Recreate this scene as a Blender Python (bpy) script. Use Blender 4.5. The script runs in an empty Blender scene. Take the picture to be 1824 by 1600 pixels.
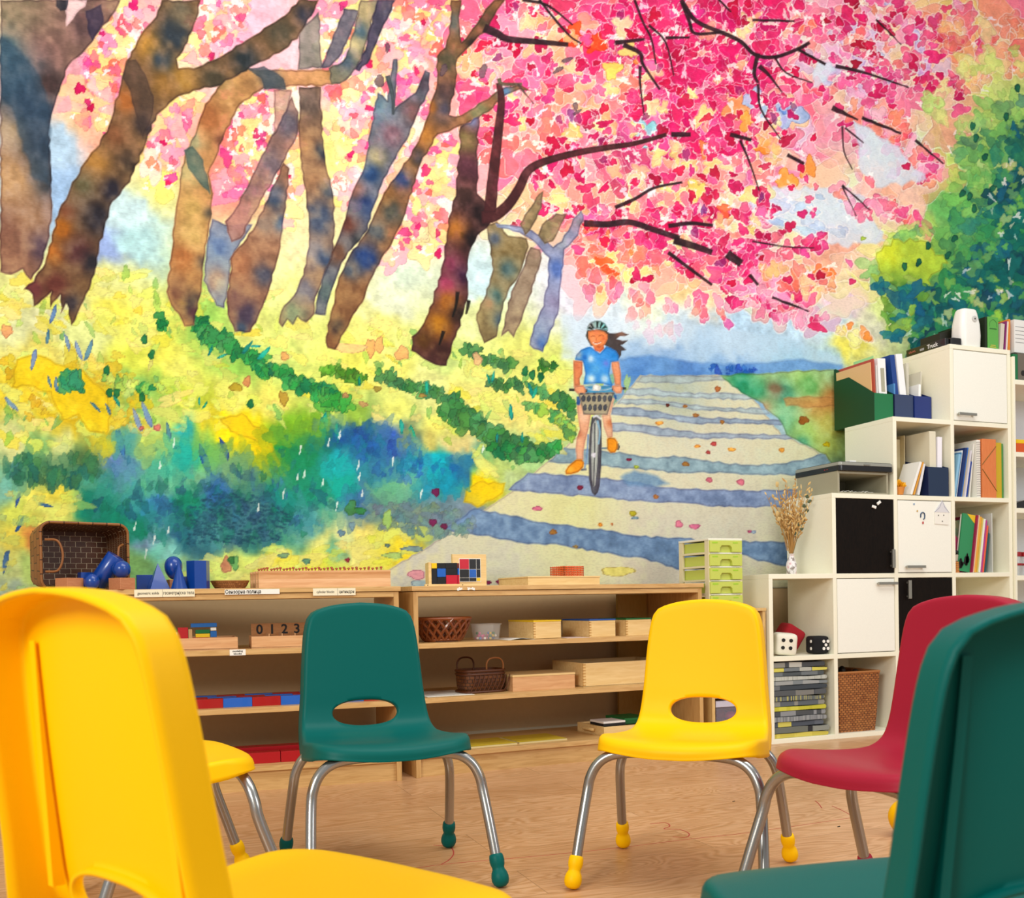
import bpy, bmesh, math, random
import numpy as np
from mathutils import Vector, Matrix, Euler
sc = bpy.context.scene; COL = sc.collection
PI = math.pi
def catmull(P, n):
    P = np.array(P, float); Q = np.vstack([2*P[0]-P[1], P, 2*P[-1]-P[-2]]); out = []
    for i in range(1, len(Q)-2):
        a, b, c, d = Q[i-1:i+3]
        for t in np.arange(n)/n: out.append(.5*((2*b)+(c-a)*t+(2*a-5*b+4*c-d)*t*t+(3*b-a-3*c+d)*t**3))
    out.append(Q[-2]); return np.array(out)
# view geometry: the room's axes are X along the mural wall, Y into it, Z up; the camera stands at (0, 0, CAM_H)
FOC, PCX, PCY, PITCH, ROLL, YAW, CAM_H, WALL_Y = 1763.6, 912., 1089.4, -0.0111, -0.0172, 0.382, 0.61, 3.77
_cp, _sp, _cr, _sr = math.cos(PITCH), math.sin(PITCH), math.cos(ROLL), math.sin(ROLL)
M_VIEW = (np.array([[_cr, -_sr, 0], [_sr, _cr, 0], [0, 0, 1]])@np.array([[1, 0, 0], [0, _cp, _sp], [0, -_sp, _cp]])
          @ np.array([[math.cos(YAW), -math.sin(YAW), 0], [0, 0, -1], [math.sin(YAW), math.cos(YAW), 0]]))   # world -> right, down, forward
def trace_to_wall(P):
    r = np.c_[(P[:, 0]-PCX)/FOC, (P[:, 1]-PCY)/FOC, np.ones(len(P))]@M_VIEW
    t = WALL_Y/r[:, 1]; return np.c_[r[:, 0]*t, CAM_H+r[:, 2]*t]
def wall_to_trace(X, Z):
    g = np.stack(np.broadcast_arrays(X[None, :], WALL_Y, Z[:, None]-CAM_H), -1)@M_VIEW.T
    return np.stack([PCX+FOC*g[..., 0]/g[..., 2], PCY+FOC*g[..., 1]/g[..., 2]], -1)
# ---------------------------------------------------------------- camera, world, lights, exposure
cam = bpy.data.objects.new('camera', bpy.data.cameras.new('camera')); COL.objects.link(cam); sc.camera = cam
cam.data.sensor_fit = 'HORIZONTAL'; cam.data.sensor_width = 36.; cam.data.lens = FOC/1824*36.
cam.data.shift_x = 0.; cam.data.shift_y = (PCY-800.)/1824
cam.data.clip_start = .05; cam.data.clip_end = 60
r_, d_, f_ = [Vector(M_VIEW[i]) for i in range(3)]
mw = Matrix.Identity(4)
for i in range(3): mw[i][0], mw[i][1], mw[i][2] = r_[i], -d_[i], -f_[i]
mw.translation = (0, 0, CAM_H); cam.matrix_world = mw
cam.data.dof.use_dof = True; cam.data.dof.focus_distance = 2.6; cam.data.dof.aperture_fstop = 9.
world = bpy.data.worlds.new('room_daylight'); sc.world = world; world.use_nodes = True
world.node_tree.nodes['Background'].inputs[0].default_value = (1.0, .985, .95, 1); world.node_tree.nodes['Background'].inputs[1].default_value = .50
def area(name, loc, target, sx, sy, power, col):
    l = bpy.data.lights.new(name, 'AREA'); l.shape = 'RECTANGLE'; l.size, l.size_y, l.energy, l.color = sx, sy, power, col
    o = bpy.data.objects.new(name, l); COL.objects.link(o); o.location = loc
    o.rotation_euler = (Vector(target)-Vector(loc)).to_track_quat('-Z', 'Y').to_euler(); return o
area('window_light', (-2.3, -.6, 2.1), (1.6, 3.2, .7), 1.3, 1.1, 105, (1., .97, .90))
area('ceiling_light', (1.6, 1.3, 3.75), (1.8, 2.2, 0), 3.2, 1.8, 95, (1., .98, .93))
area('far_window_light', (3.6, -1.2, 2.4), (2.4, 3.4, 1.2), 1.6, 1.4, 50, (.97, .98, 1.))
sc.view_settings.view_transform = 'Standard'; sc.view_settings.look = 'None'; sc.view_settings.exposure = -.07; sc.view_settings.gamma = 1.; sc.view_settings.use_curve_mapping = False
try:
    sc.cycles.use_denoising = True; sc.cycles.max_bounces = 8
except Exception: pass
# ---------------------------------------------------------------- materials
def lin(h):
    return tuple((c/12.92 if c <= .04045 else ((c+.055)/1.055)**2.4) for c in [int(h[i:i+2], 16)/255 for i in (1, 3, 5)])+(1.,)
MATS = {}
def mat(name, col, rough=.5, metal=0., bump=0., bscale=200., coat=0., alpha=1., trans=0., spec=.5):
    if name in MATS: return MATS[name]
    m = bpy.data.materials.new(name); m.use_nodes = True; nt = m.node_tree; b = nt.nodes['Principled BSDF']
    b.inputs['Base Color'].default_value = lin(col); b.inputs['Roughness'].default_value = rough; b.inputs['Metallic'].default_value = metal
    b.inputs['Coat Weight'].default_value = coat; b.inputs['Specular IOR Level'].default_value = spec; b.inputs['Alpha'].default_value = alpha; b.inputs['Transmission Weight'].default_value = trans
    tc = nt.nodes.new('ShaderNodeTexCoord'); n = nt.nodes.new('ShaderNodeTexNoise'); n.inputs['Scale'].default_value = bscale; nt.links.new(tc.outputs['Object'], n.inputs['Vector'])
    mx = nt.nodes.new('ShaderNodeMix'); mx.data_type = 'RGBA'; c = lin(col); mx.inputs[6].default_value = tuple(x*.95 for x in c[:3])+(1,); mx.inputs[7].default_value = tuple(min(1, x*1.04) for x in c[:3])+(1,)
    nt.links.new(n.outputs['Fac'], mx.inputs[0]); nt.links.new(mx.outputs[2], b.inputs['Base Color'])
    if bump:
        bp = nt.nodes.new('ShaderNodeBump'); bp.inputs['Strength'].default_value = bump; bp.inputs['Distance'].default_value = .0006
        nt.links.new(n.outputs['Fac'], bp.inputs['Height']); nt.links.new(bp.outputs['Normal'], b.inputs['Normal'])
    MATS[name] = m; return m
def ramp(nt, fac, stops):
    r = nt.nodes.new('ShaderNodeValToRGB'); e = r.color_ramp.elements
    while len(e) < len(stops): e.new(.5)
    for i, (p, c) in enumerate(stops): e[i].position = p; e[i].color = lin(c)
    nt.links.new(fac, r.inputs[0]); return r.outputs[0]
def wood(name, c0, c1, scale=(1., 1., 12.), rough=.45, dist=2.5, freq=9.):
    """grain that runs along the axis with the smallest scale"""
    if name in MATS: return MATS[name]
    m = bpy.data.materials.new(name); m.use_nodes = True; nt = m.node_tree; b = nt.nodes['Principled BSDF']; b.inputs['Roughness'].default_value = rough
    tc = nt.nodes.new('ShaderNodeTexCoord'); mp = nt.nodes.new('ShaderNodeMapping'); mp.inputs['Scale'].default_value = scale; nt.links.new(tc.outputs['Object'], mp.inputs[0])
    n = nt.nodes.new('ShaderNodeTexNoise'); n.inputs['Scale'].default_value = freq; n.inputs['Detail'].default_value = 6; n.inputs['Distortion'].default_value = dist; nt.links.new(mp.outputs[0], n.inputs[0])
    nt.links.new(ramp(nt, n.outputs['Fac'], [(.34, c0), (.62, c1)]), b.inputs['Base Color'])
    bp = nt.nodes.new('ShaderNodeBump'); bp.inputs['Strength'].default_value = .08; bp.inputs['Distance'].default_value = .0005; nt.links.new(n.outputs['Fac'], bp.inputs['Height']); nt.links.new(bp.outputs[0], b.inputs['Normal'])
    MATS[name] = m; return m
def weave(name, c0, c1, gap, nu, nv, off=.5, rough=.6, mortar=.06, bias=0., bump=.6):
    """basket weave or woven straw over the UV map"""
    if name in MATS: return MATS[name]
    m = bpy.data.materials.new(name); m.use_nodes = True; nt = m.node_tree; b = nt.nodes['Principled BSDF']; b.inputs['Roughness'].default_value = rough
    uv = nt.nodes.new('ShaderNodeUVMap'); mp = nt.nodes.new('ShaderNodeMapping'); mp.inputs['Scale'].default_value = (nu, nv, 1); nt.links.new(uv.outputs[0], mp.inputs[0])
    ns = nt.nodes.new('ShaderNodeTexNoise'); ns.inputs['Scale'].default_value = 1.3; nt.links.new(mp.outputs[0], ns.inputs[0])
    ad = nt.nodes.new('ShaderNodeMix'); ad.data_type = 'RGBA'; ad.inputs[0].default_value = .12; nt.links.new(mp.outputs[0], ad.inputs[6]); nt.links.new(ns.outputs['Color'], ad.inputs[7])
    br = nt.nodes.new('ShaderNodeTexBrick'); br.offset = off; br.inputs['Scale'].default_value = 1.; br.inputs['Brick Width'].default_value = 1.; br.inputs['Row Height'].default_value = 1.
    br.inputs['Mortar Size'].default_value = mortar; br.inputs['Mortar Smooth'].default_value = .6; br.inputs['Bias'].default_value = bias
    br.inputs['Color1'].default_value = lin(c0); br.inputs['Color2'].default_value = lin(c1); br.inputs['Mortar'].default_value = lin(gap)
    nt.links.new(ad.outputs[2], br.inputs[0]); nt.links.new(br.outputs[0], b.inputs['Base Color'])
    bp = nt.nodes.new('ShaderNodeBump'); bp.invert = True; bp.inputs['Strength'].default_value = bump; bp.inputs['Distance'].default_value = .002; nt.links.new(br.outputs['Fac'], bp.inputs['Height']); nt.links.new(bp.outputs[0], b.inputs['Normal'])
    MATS[name] = m; return m
# ---------------------------------------------------------------- meshes
class MB:
    def __init__(s): s.v, s.f, s.uv, s.mi, s.cur = [], [], {}, [], 0
    def add(s, vs, fs, uvs=None):
        b = len(s.v); s.v += [tuple(map(float, v)) for v in vs]
        for f in fs:
            s.f.append([b+i for i in f]); s.mi.append(s.cur)
        if uvs is not None:
            for i, q in enumerate(uvs): s.uv[b+i] = tuple(map(float, q))
        return s
    def box(s, x0, x1, y0, y1, z0, z1, M=None):
        vs = [(x, y, z) for x in (x0, x1) for y in (y0, y1) for z in (z0, z1)]
        if M is not None: vs = [tuple(M@Vector(v)) for v in vs]
        return s.add(vs, [(0, 1, 3, 2), (4, 6, 7, 5), (0, 4, 5, 1), (2, 3, 7, 6), (0, 2, 6, 4), (1, 5, 7, 3)])
    def prism(s, pts, a0, a1, axis='y', M=None):
        """polygon given in the two other axes, extruded along axis"""
        def P(p, a): return {'y': (p[0], a, p[1]), 'x': (a, p[0], p[1]), 'z': (p[0], p[1], a)}[axis]
        n = len(pts); vs = [P(p, a0) for p in pts]+[P(p, a1) for p in pts]
        if M is not None: vs = [tuple(M@Vector(v)) for v in vs]
        return s.add(vs, [tuple(range(n)), tuple(range(2*n-1, n-1, -1))]+[(i, i+n, (i+1) % n+n, (i+1) % n) for i in range(n)])
    def loft(s, rings, cu=True, cap0=False, cap1=False, flip=False):
        R = [np.array(r, float) for r in rings]; n = len(R[0]); m = n if cu else n-1; vs = np.vstack(R); fs = []
        for j in range(len(R)-1):
            for i in range(m):
                a, b = j*n+i, j*n+(i+1) % n; q = (a, b, b+n, a+n); fs.append(q[::-1] if flip else q)
        if cap0: fs.append(tuple(range(n))[::(1 if flip else -1)])
        if cap1: fs.append(tuple(range((len(R)-1)*n, len(R)*n))[::(-1 if flip else 1)])
        uvs = []; vv = 0.                                # UV in tenths of a metre along and around
        ref = max(R, key=lambda q: np.ptp(q, axis=0).sum()); uu = np.r_[0, np.cumsum(np.linalg.norm(np.diff(ref, axis=0), axis=1))]*10
        for j in range(len(R)):
            if j: vv += float(np.linalg.norm(R[j]-R[j-1], axis=1).mean())*10
            uvs += [(float(uu[i]), vv) for i in range(n)]
        return s.add(vs, fs, uvs)
    def lathe(s, prof, n=32, c=(0, 0, 0), M=None):
        """prof: (radius, z) from bottom to top"""
        rings = []
        for r, z in prof:
            a = np.arange(n)/n*2*PI; q = np.c_[c[0]+max(r, 1e-5)*np.cos(a), c[1]+max(r, 1e-5)*np.sin(a), np.full(n, c[2]+z)]
            if M is not None: q = np.array([tuple(M@Vector(v)) for v in q])
            rings.append(q)
        return s.loft(rings, True, True, True)
    def tube(s, pts, r, n=12, smooth=6, caps=True):
        P = catmull(pts, smooth) if smooth and len(pts) > 2 else np.array(pts, float)
        rs = np.interp(np.linspace(0, 1, len(P)), np.linspace(0, 1, len(r)), r) if hasattr(r, '__len__') else np.full(len(P), r)
        t = np.gradient(P, axis=0); t /= np.linalg.norm(t, axis=1)[:, None]; up = np.array([0, 0, 1.]) if abs(t[0][2]) < .9 else np.array([1., 0, 0]); rings = []
        u = np.cross(t[0], up); u /= np.linalg.norm(u)
        for i in range(len(P)):
            u = u-t[i]*(u@t[i]); u /= np.linalg.norm(u); w = np.cross(t[i], u); a = np.arange(n)/n*2*PI
            rings.append(P[i]+rs[i]*(np.cos(a)[:, None]*u+np.sin(a)[:, None]*w))
        return s.loft(rings, True, caps, caps)
    def ball(s, c, r, n=24, sc3=(1, 1, 1)):
        k = n//2; rings = []
        for j in range(k+1):
            t = PI*j/k; a = np.arange(n)/n*2*PI; rr = max(math.sin(t), 1e-4)*r
            rings.append(np.c_[c[0]+rr*np.cos(a)*sc3[0], c[1]+rr*np.sin(a)*sc3[1], np.full(n, c[2]-math.cos(t)*r*sc3[2])])
        return s.loft(rings)
    def build(s, name, m, parent=None, smooth=False, bevel=0., solid=None, ang=40):
        me = bpy.data.meshes.new(name); me.from_pydata(s.v, [], s.f)
        for q in (m if isinstance(m, (list, tuple)) else [m]): me.materials.append(q)
        if len(set(s.mi)) > 1: me.polygons.foreach_set('material_index', s.mi)
        if s.uv:
            uvl = me.uv_layers.new(name='UVMap')
            li = np.zeros(len(me.loops), np.int32); me.loops.foreach_get('vertex_index', li)
            uvl.data.foreach_set('uv', np.array([s.uv.get(int(i), (0, 0)) for i in li], np.float32).ravel())
        me.validate(); bm = bmesh.new(); bm.from_mesh(me)
        if not solid: bmesh.ops.recalc_face_normals(bm, faces=bm.faces)
        bm.to_mesh(me); bm.free()
        if smooth:
            me.polygons.foreach_set('use_smooth', [True]*len(me.polygons))
            try: me.set_sharp_from_angle(angle=math.radians(ang))
            except Exception: pass
        o = bpy.data.objects.new(name, me); COL.objects.link(o)
        if parent is not None: o.parent = parent
        if bevel:
            b = o.modifiers.new('bevel', 'BEVEL'); b.width = bevel; b.segments = 2; b.limit_method = 'ANGLE'; b.angle_limit = math.radians(50)
        if solid:
            b = o.modifiers.new('solid', 'SOLIDIFY'); b.thickness = abs(solid); b.offset = 1 if solid > 0 else -1; b.use_even_offset = False
        return o
def tag(o, label=None, cat=None, group=None, kind=None):
    for k, v in (('label', label), ('category', cat), ('group', group), ('kind', kind)):
        if v: o[k] = v
    return o
def thing(name, label, cat, loc=(0, 0, 0), rz=0., group=None):
    o = bpy.data.objects.new(name, None); o.empty_display_size = .05; COL.objects.link(o); o.location = loc; o.rotation_euler = (0, 0, rz)
    return tag(o, label, cat, group)
def place(o, loc, rz=0., label=None, cat=None, group=None):
    o.location = loc; o.rotation_euler = (0, 0, rz); return tag(o, label, cat, group)
def text(name, s, size, m, parent, loc, rot=(PI/2, 0, 0), align='CENTER', ext=.0004, bold=0., sx=1., w=None):
    cu = bpy.data.curves.new(name, 'FONT'); cu.body = s; cu.size = size; cu.extrude = ext; cu.align_x = align; cu.align_y = 'CENTER'; cu.offset = bold; cu.resolution_u = 3
    t = bpy.data.objects.new(name, cu); COL.objects.link(t); dg = bpy.context.evaluated_depsgraph_get(); me = bpy.data.meshes.new_from_object(t.evaluated_get(dg)); COL.objects.unlink(t); bpy.data.objects.remove(t)
    me.materials.clear(); me.materials.append(m); o = bpy.data.objects.new(name, me); COL.objects.link(o); o.parent = parent; o.location = loc; o.rotation_euler = rot; o.scale = (sx, 1, 1)
    if w: o.scale = (w/max(1e-4, max(v.co.x for v in me.vertices)-min(v.co.x for v in me.vertices)), 1, 1)
    return o
def rrect(w, h, r, n=5):
    """rounded rectangle outline centred on 0"""
    out = []
    for cx, cy, a0 in ((w/2-r, h/2-r, 0), (-w/2+r, h/2-r, PI/2), (-w/2+r, -h/2+r, PI), (w/2-r, -h/2+r, 1.5*PI)):
        for k in range(n+1): a = a0+PI/2*k/n; out.append((cx+r*math.cos(a), cy+r*math.sin(a)))
    return out

def scribble(parent, x0, x1, z0, h, m, y=0., n=9, seed=1, side=False, slope=0.):
    """an unreadable handwritten or printed word: a running zigzag line"""
    rr = random.Random(seed); P = []
    for k in range(n+1):
        a = x0+(x1-x0)*k/n; b = z0+(h*rr.uniform(.55, 1.) if k % 2 else h*rr.uniform(0, .25))+slope*(a-x0); P.append((y, a, b) if side else (a, y, b))
    return MB().tube(P, h*.10, 5, 3).build('handwriting', m, parent)
# ---------------------------------------------------------------- the mural: a watercolour painted on the wall
# Drawing coordinates (x right, y down) are those of a tracing of the wall; trace_to_wall maps them onto the flat wall.
def srgb(h): return np.array([int(h[i:i+2],16)/255 for i in (1,3,5)])
class Canvas:
    def __init__(s, X0, X1, Z0, Z1, nc, nr):
        s.nc, s.nr = nc, nr
        t = np.linspace(0, 1, nc)
        d = 3.4 + 2.0*t                       # cells grow with X
        cx = np.r_[0, np.cumsum((d[1:]+d[:-1])/2)]
        s.X = X0+(X1-X0)*cx/cx[-1]
        s.Z = np.linspace(Z1, Z0, nr)         # row 0 on top
        s.img = np.ones((nr, nc, 3))
        s.rng = np.random.default_rng(7)
        s.n1 = s.noise(26); s.n2 = s.noise(7); s.n3 = s.noise(2.6); s.n4 = s.noise(70)
    def noise(s, cell):
        a, b = int(s.nr/cell)+3, int(s.nc/cell)+3
        g = s.rng.random((a, b)); y = np.arange(s.nr)/cell; x = np.arange(s.nc)/cell
        i, j = y.astype(int), x.astype(int); fy = (y-i)[:, None]; fx = (x-j)[None]
        fy = fy*fy*(3-2*fy); fx = fx*fx*(3-2*fx)
        return (g[i][:, j]*(1-fy)*(1-fx)+g[i+1][:, j]*fy*(1-fx)+g[i][:, j+1]*(1-fy)*fx+g[i+1][:, j+1]*fy*fx)
    def to(s, pts):
        W = trace_to_wall(np.atleast_2d(np.array(pts, float)))
        return np.c_[np.interp(W[:, 0], s.X, np.arange(s.nc)), np.interp(-W[:, 1], -s.Z, np.arange(s.nr))]
    def put(s, r0, r1, c0, c1, a, col, rim=None, tex=.12):
        im = s.img[r0:r1, c0:c1]
        n = s.n2[r0:r1, c0:c1]*.5+s.n3[r0:r1, c0:c1]*.25+s.n1[r0:r1, c0:c1]*.25-.5
        c = np.broadcast_to(col, im.shape)*(1-tex*2*n[..., None])
        if rim is not None: c = c*(1-rim[..., None]*np.array([.30, .36, .30]))
        a = np.clip(a*(1+.35*n), 0, 1)[..., None]
        s.img[r0:r1, c0:c1] = im*(1-a)+c*a
    def blob(s, x, y, rx, ry, rot, col, a=.85, lobes=.16, rim=1., soft=.7, tex=.12, halo=0.):
        p = s.to([(x, y), (x+1, y), (x, y+1)]); J = np.array([p[1]-p[0], p[2]-p[0]]).T; Ji = np.linalg.inv(J)
        R = max(rx, ry)*1.5*max(np.abs(J).max(), .3)+2
        c0, c1, r0, r1 = int(max(0, p[0, 0]-R)), int(min(s.nc, p[0, 0]+R+2)), int(max(0, p[0, 1]-R)), int(min(s.nr, p[0, 1]+R+2))
        if c1 <= c0 or r1 <= r0: return
        C, Rr = np.meshgrid(np.arange(c0, c1)-p[0, 0], np.arange(r0, r1)-p[0, 1])
        dx, dy = Ji[0, 0]*C+Ji[0, 1]*Rr, Ji[1, 0]*C+Ji[1, 1]*Rr
        cs, sn = math.cos(rot), math.sin(rot); u, v = (dx*cs+dy*sn)/rx, (-dx*sn+dy*cs)/ry
        th = np.arctan2(v, u); g = s.rng.random(6)
        rr = 1+lobes*(np.cos(2*th+6.3*g[0])*.5+np.cos(3*th+6.3*g[1])*.8+np.cos(5*th+6.3*g[2])*.45+np.cos(8*th+6.3*g[3])*.2)
        d = (np.hypot(u, v)-rr)*math.sqrt(rx*ry)          # tracing units, inside < 0
        cov = np.clip(.5-d/soft, 0, 1)
        rm = np.clip(1-np.abs(d+1.1)/1.2, 0, 1)*rim if rim else None
        if halo: hl = (np.clip(1-np.abs(d-1.1)/1.5, 0, 1)*halo)[..., None]; im = s.img[r0:r1, c0:c1]; im[:] = im*(1-hl)+np.array([.99, .96, .95])*hl
        s.put(r0, r1, c0, c1, cov*a, col, rm, tex)
    def poly(s, pts, col, a=.9, rim=1., wob=1.5, soft=1., tex=.14, spots=()):
        P = np.array(pts, float); n = len(P); out = []
        for i in range(n):                                # irregular edge
            q0, q1 = P[i], P[(i+1) % n]; L = np.hypot(*(q1-q0)); m = max(1, int(L/9))
            nrm = np.array([-(q1-q0)[1], (q1-q0)[0]])/max(L, 1e-6)
            for k in range(m): out.append(q0+(q1-q0)*k/m+(nrm*(s.rng.random()-.5)*2*wob if k else 0))
        G = s.to(out); c0, c1 = int(max(0, G[:, 0].min()-3)), int(min(s.nc, G[:, 0].max()+4)); r0, r1 = int(max(0, G[:, 1].min()-3)), int(min(s.nr, G[:, 1].max()+4))
        if c1 <= c0 or r1 <= r0: return
        C, Rr = np.meshgrid(np.arange(c0, c1, dtype=np.float32), np.arange(r0, r1, dtype=np.float32))
        ins = np.zeros(C.shape, bool); D = np.full(C.shape, 1e9, np.float32)
        H = np.roll(G, -1, 0)
        for (x0, y0), (x1, y1) in zip(G, H):
            if y0 != y1:
                t = (Rr-y0)/(y1-y0); ins ^= ((y0 > Rr) != (y1 > Rr)) & (C < x0+t*(x1-x0))
            m = 5
            a0, a1, b0, b1 = int(max(0, min(x0, x1)-m-c0)), int(max(x0, x1)+m+1-c0), int(max(0, min(y0, y1)-m-r0)), int(max(y0, y1)+m+1-r0)
            cc, rr = C[b0:b1, a0:a1], Rr[b0:b1, a0:a1]
            if cc.size:
                ex, ey = x1-x0, y1-y0; l = ex*ex+ey*ey+1e-9
                t = np.clip(((cc-x0)*ex+(rr-y0)*ey)/l, 0, 1)
                D[b0:b1, a0:a1] = np.minimum(D[b0:b1, a0:a1], np.hypot(cc-x0-t*ex, rr-y0-t*ey))
        D = np.minimum(D, 6.); d = np.where(ins, -D, D)
        cov = np.clip(.5-d/soft, 0, 1) if soft < 5 else np.clip(.5-d/soft, 0, 1)
        rm = np.clip(1-np.abs(d+.9)/1.1, 0, 1)*rim if rim else None
        col = np.broadcast_to(np.array(col, float), C.shape+(3,)).copy()
        for (x, y, r, cc) in spots:                       # wet-in-wet colour inside the shape
            q = s.to([(x, y), (x+1, y)]); sc = max(abs(q[1, 0]-q[0, 0]), .3)
            w = np.exp(-(((C-q[0, 0])/(r*sc))**2+((Rr-q[0, 1])/(r*sc))**2))
            w = np.clip(w*(.7+.8*s.n2[r0:r1, c0:c1]), 0, 1)[..., None]; col = col*(1-w)+srgb(cc)*w
        s.put(r0, r1, c0, c1, cov*a, col, rm, tex)
    def stroke(s, pts, w0, w1, col, a=.92, rim=.6, wob=.8):
        P = np.array(catmull(pts, 4) if len(pts) > 2 else pts, float); t = np.gradient(P, axis=0); t /= np.hypot(t[:, 0], t[:, 1])[:, None]+1e-9
        w = np.linspace(w0, w1, len(P))[:, None]/2; n = np.c_[-t[:, 1], t[:, 0]]
        s.poly(np.vstack([P+n*w, (P-n*w)[::-1]]), col, a, rim, wob, 1.)

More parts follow.
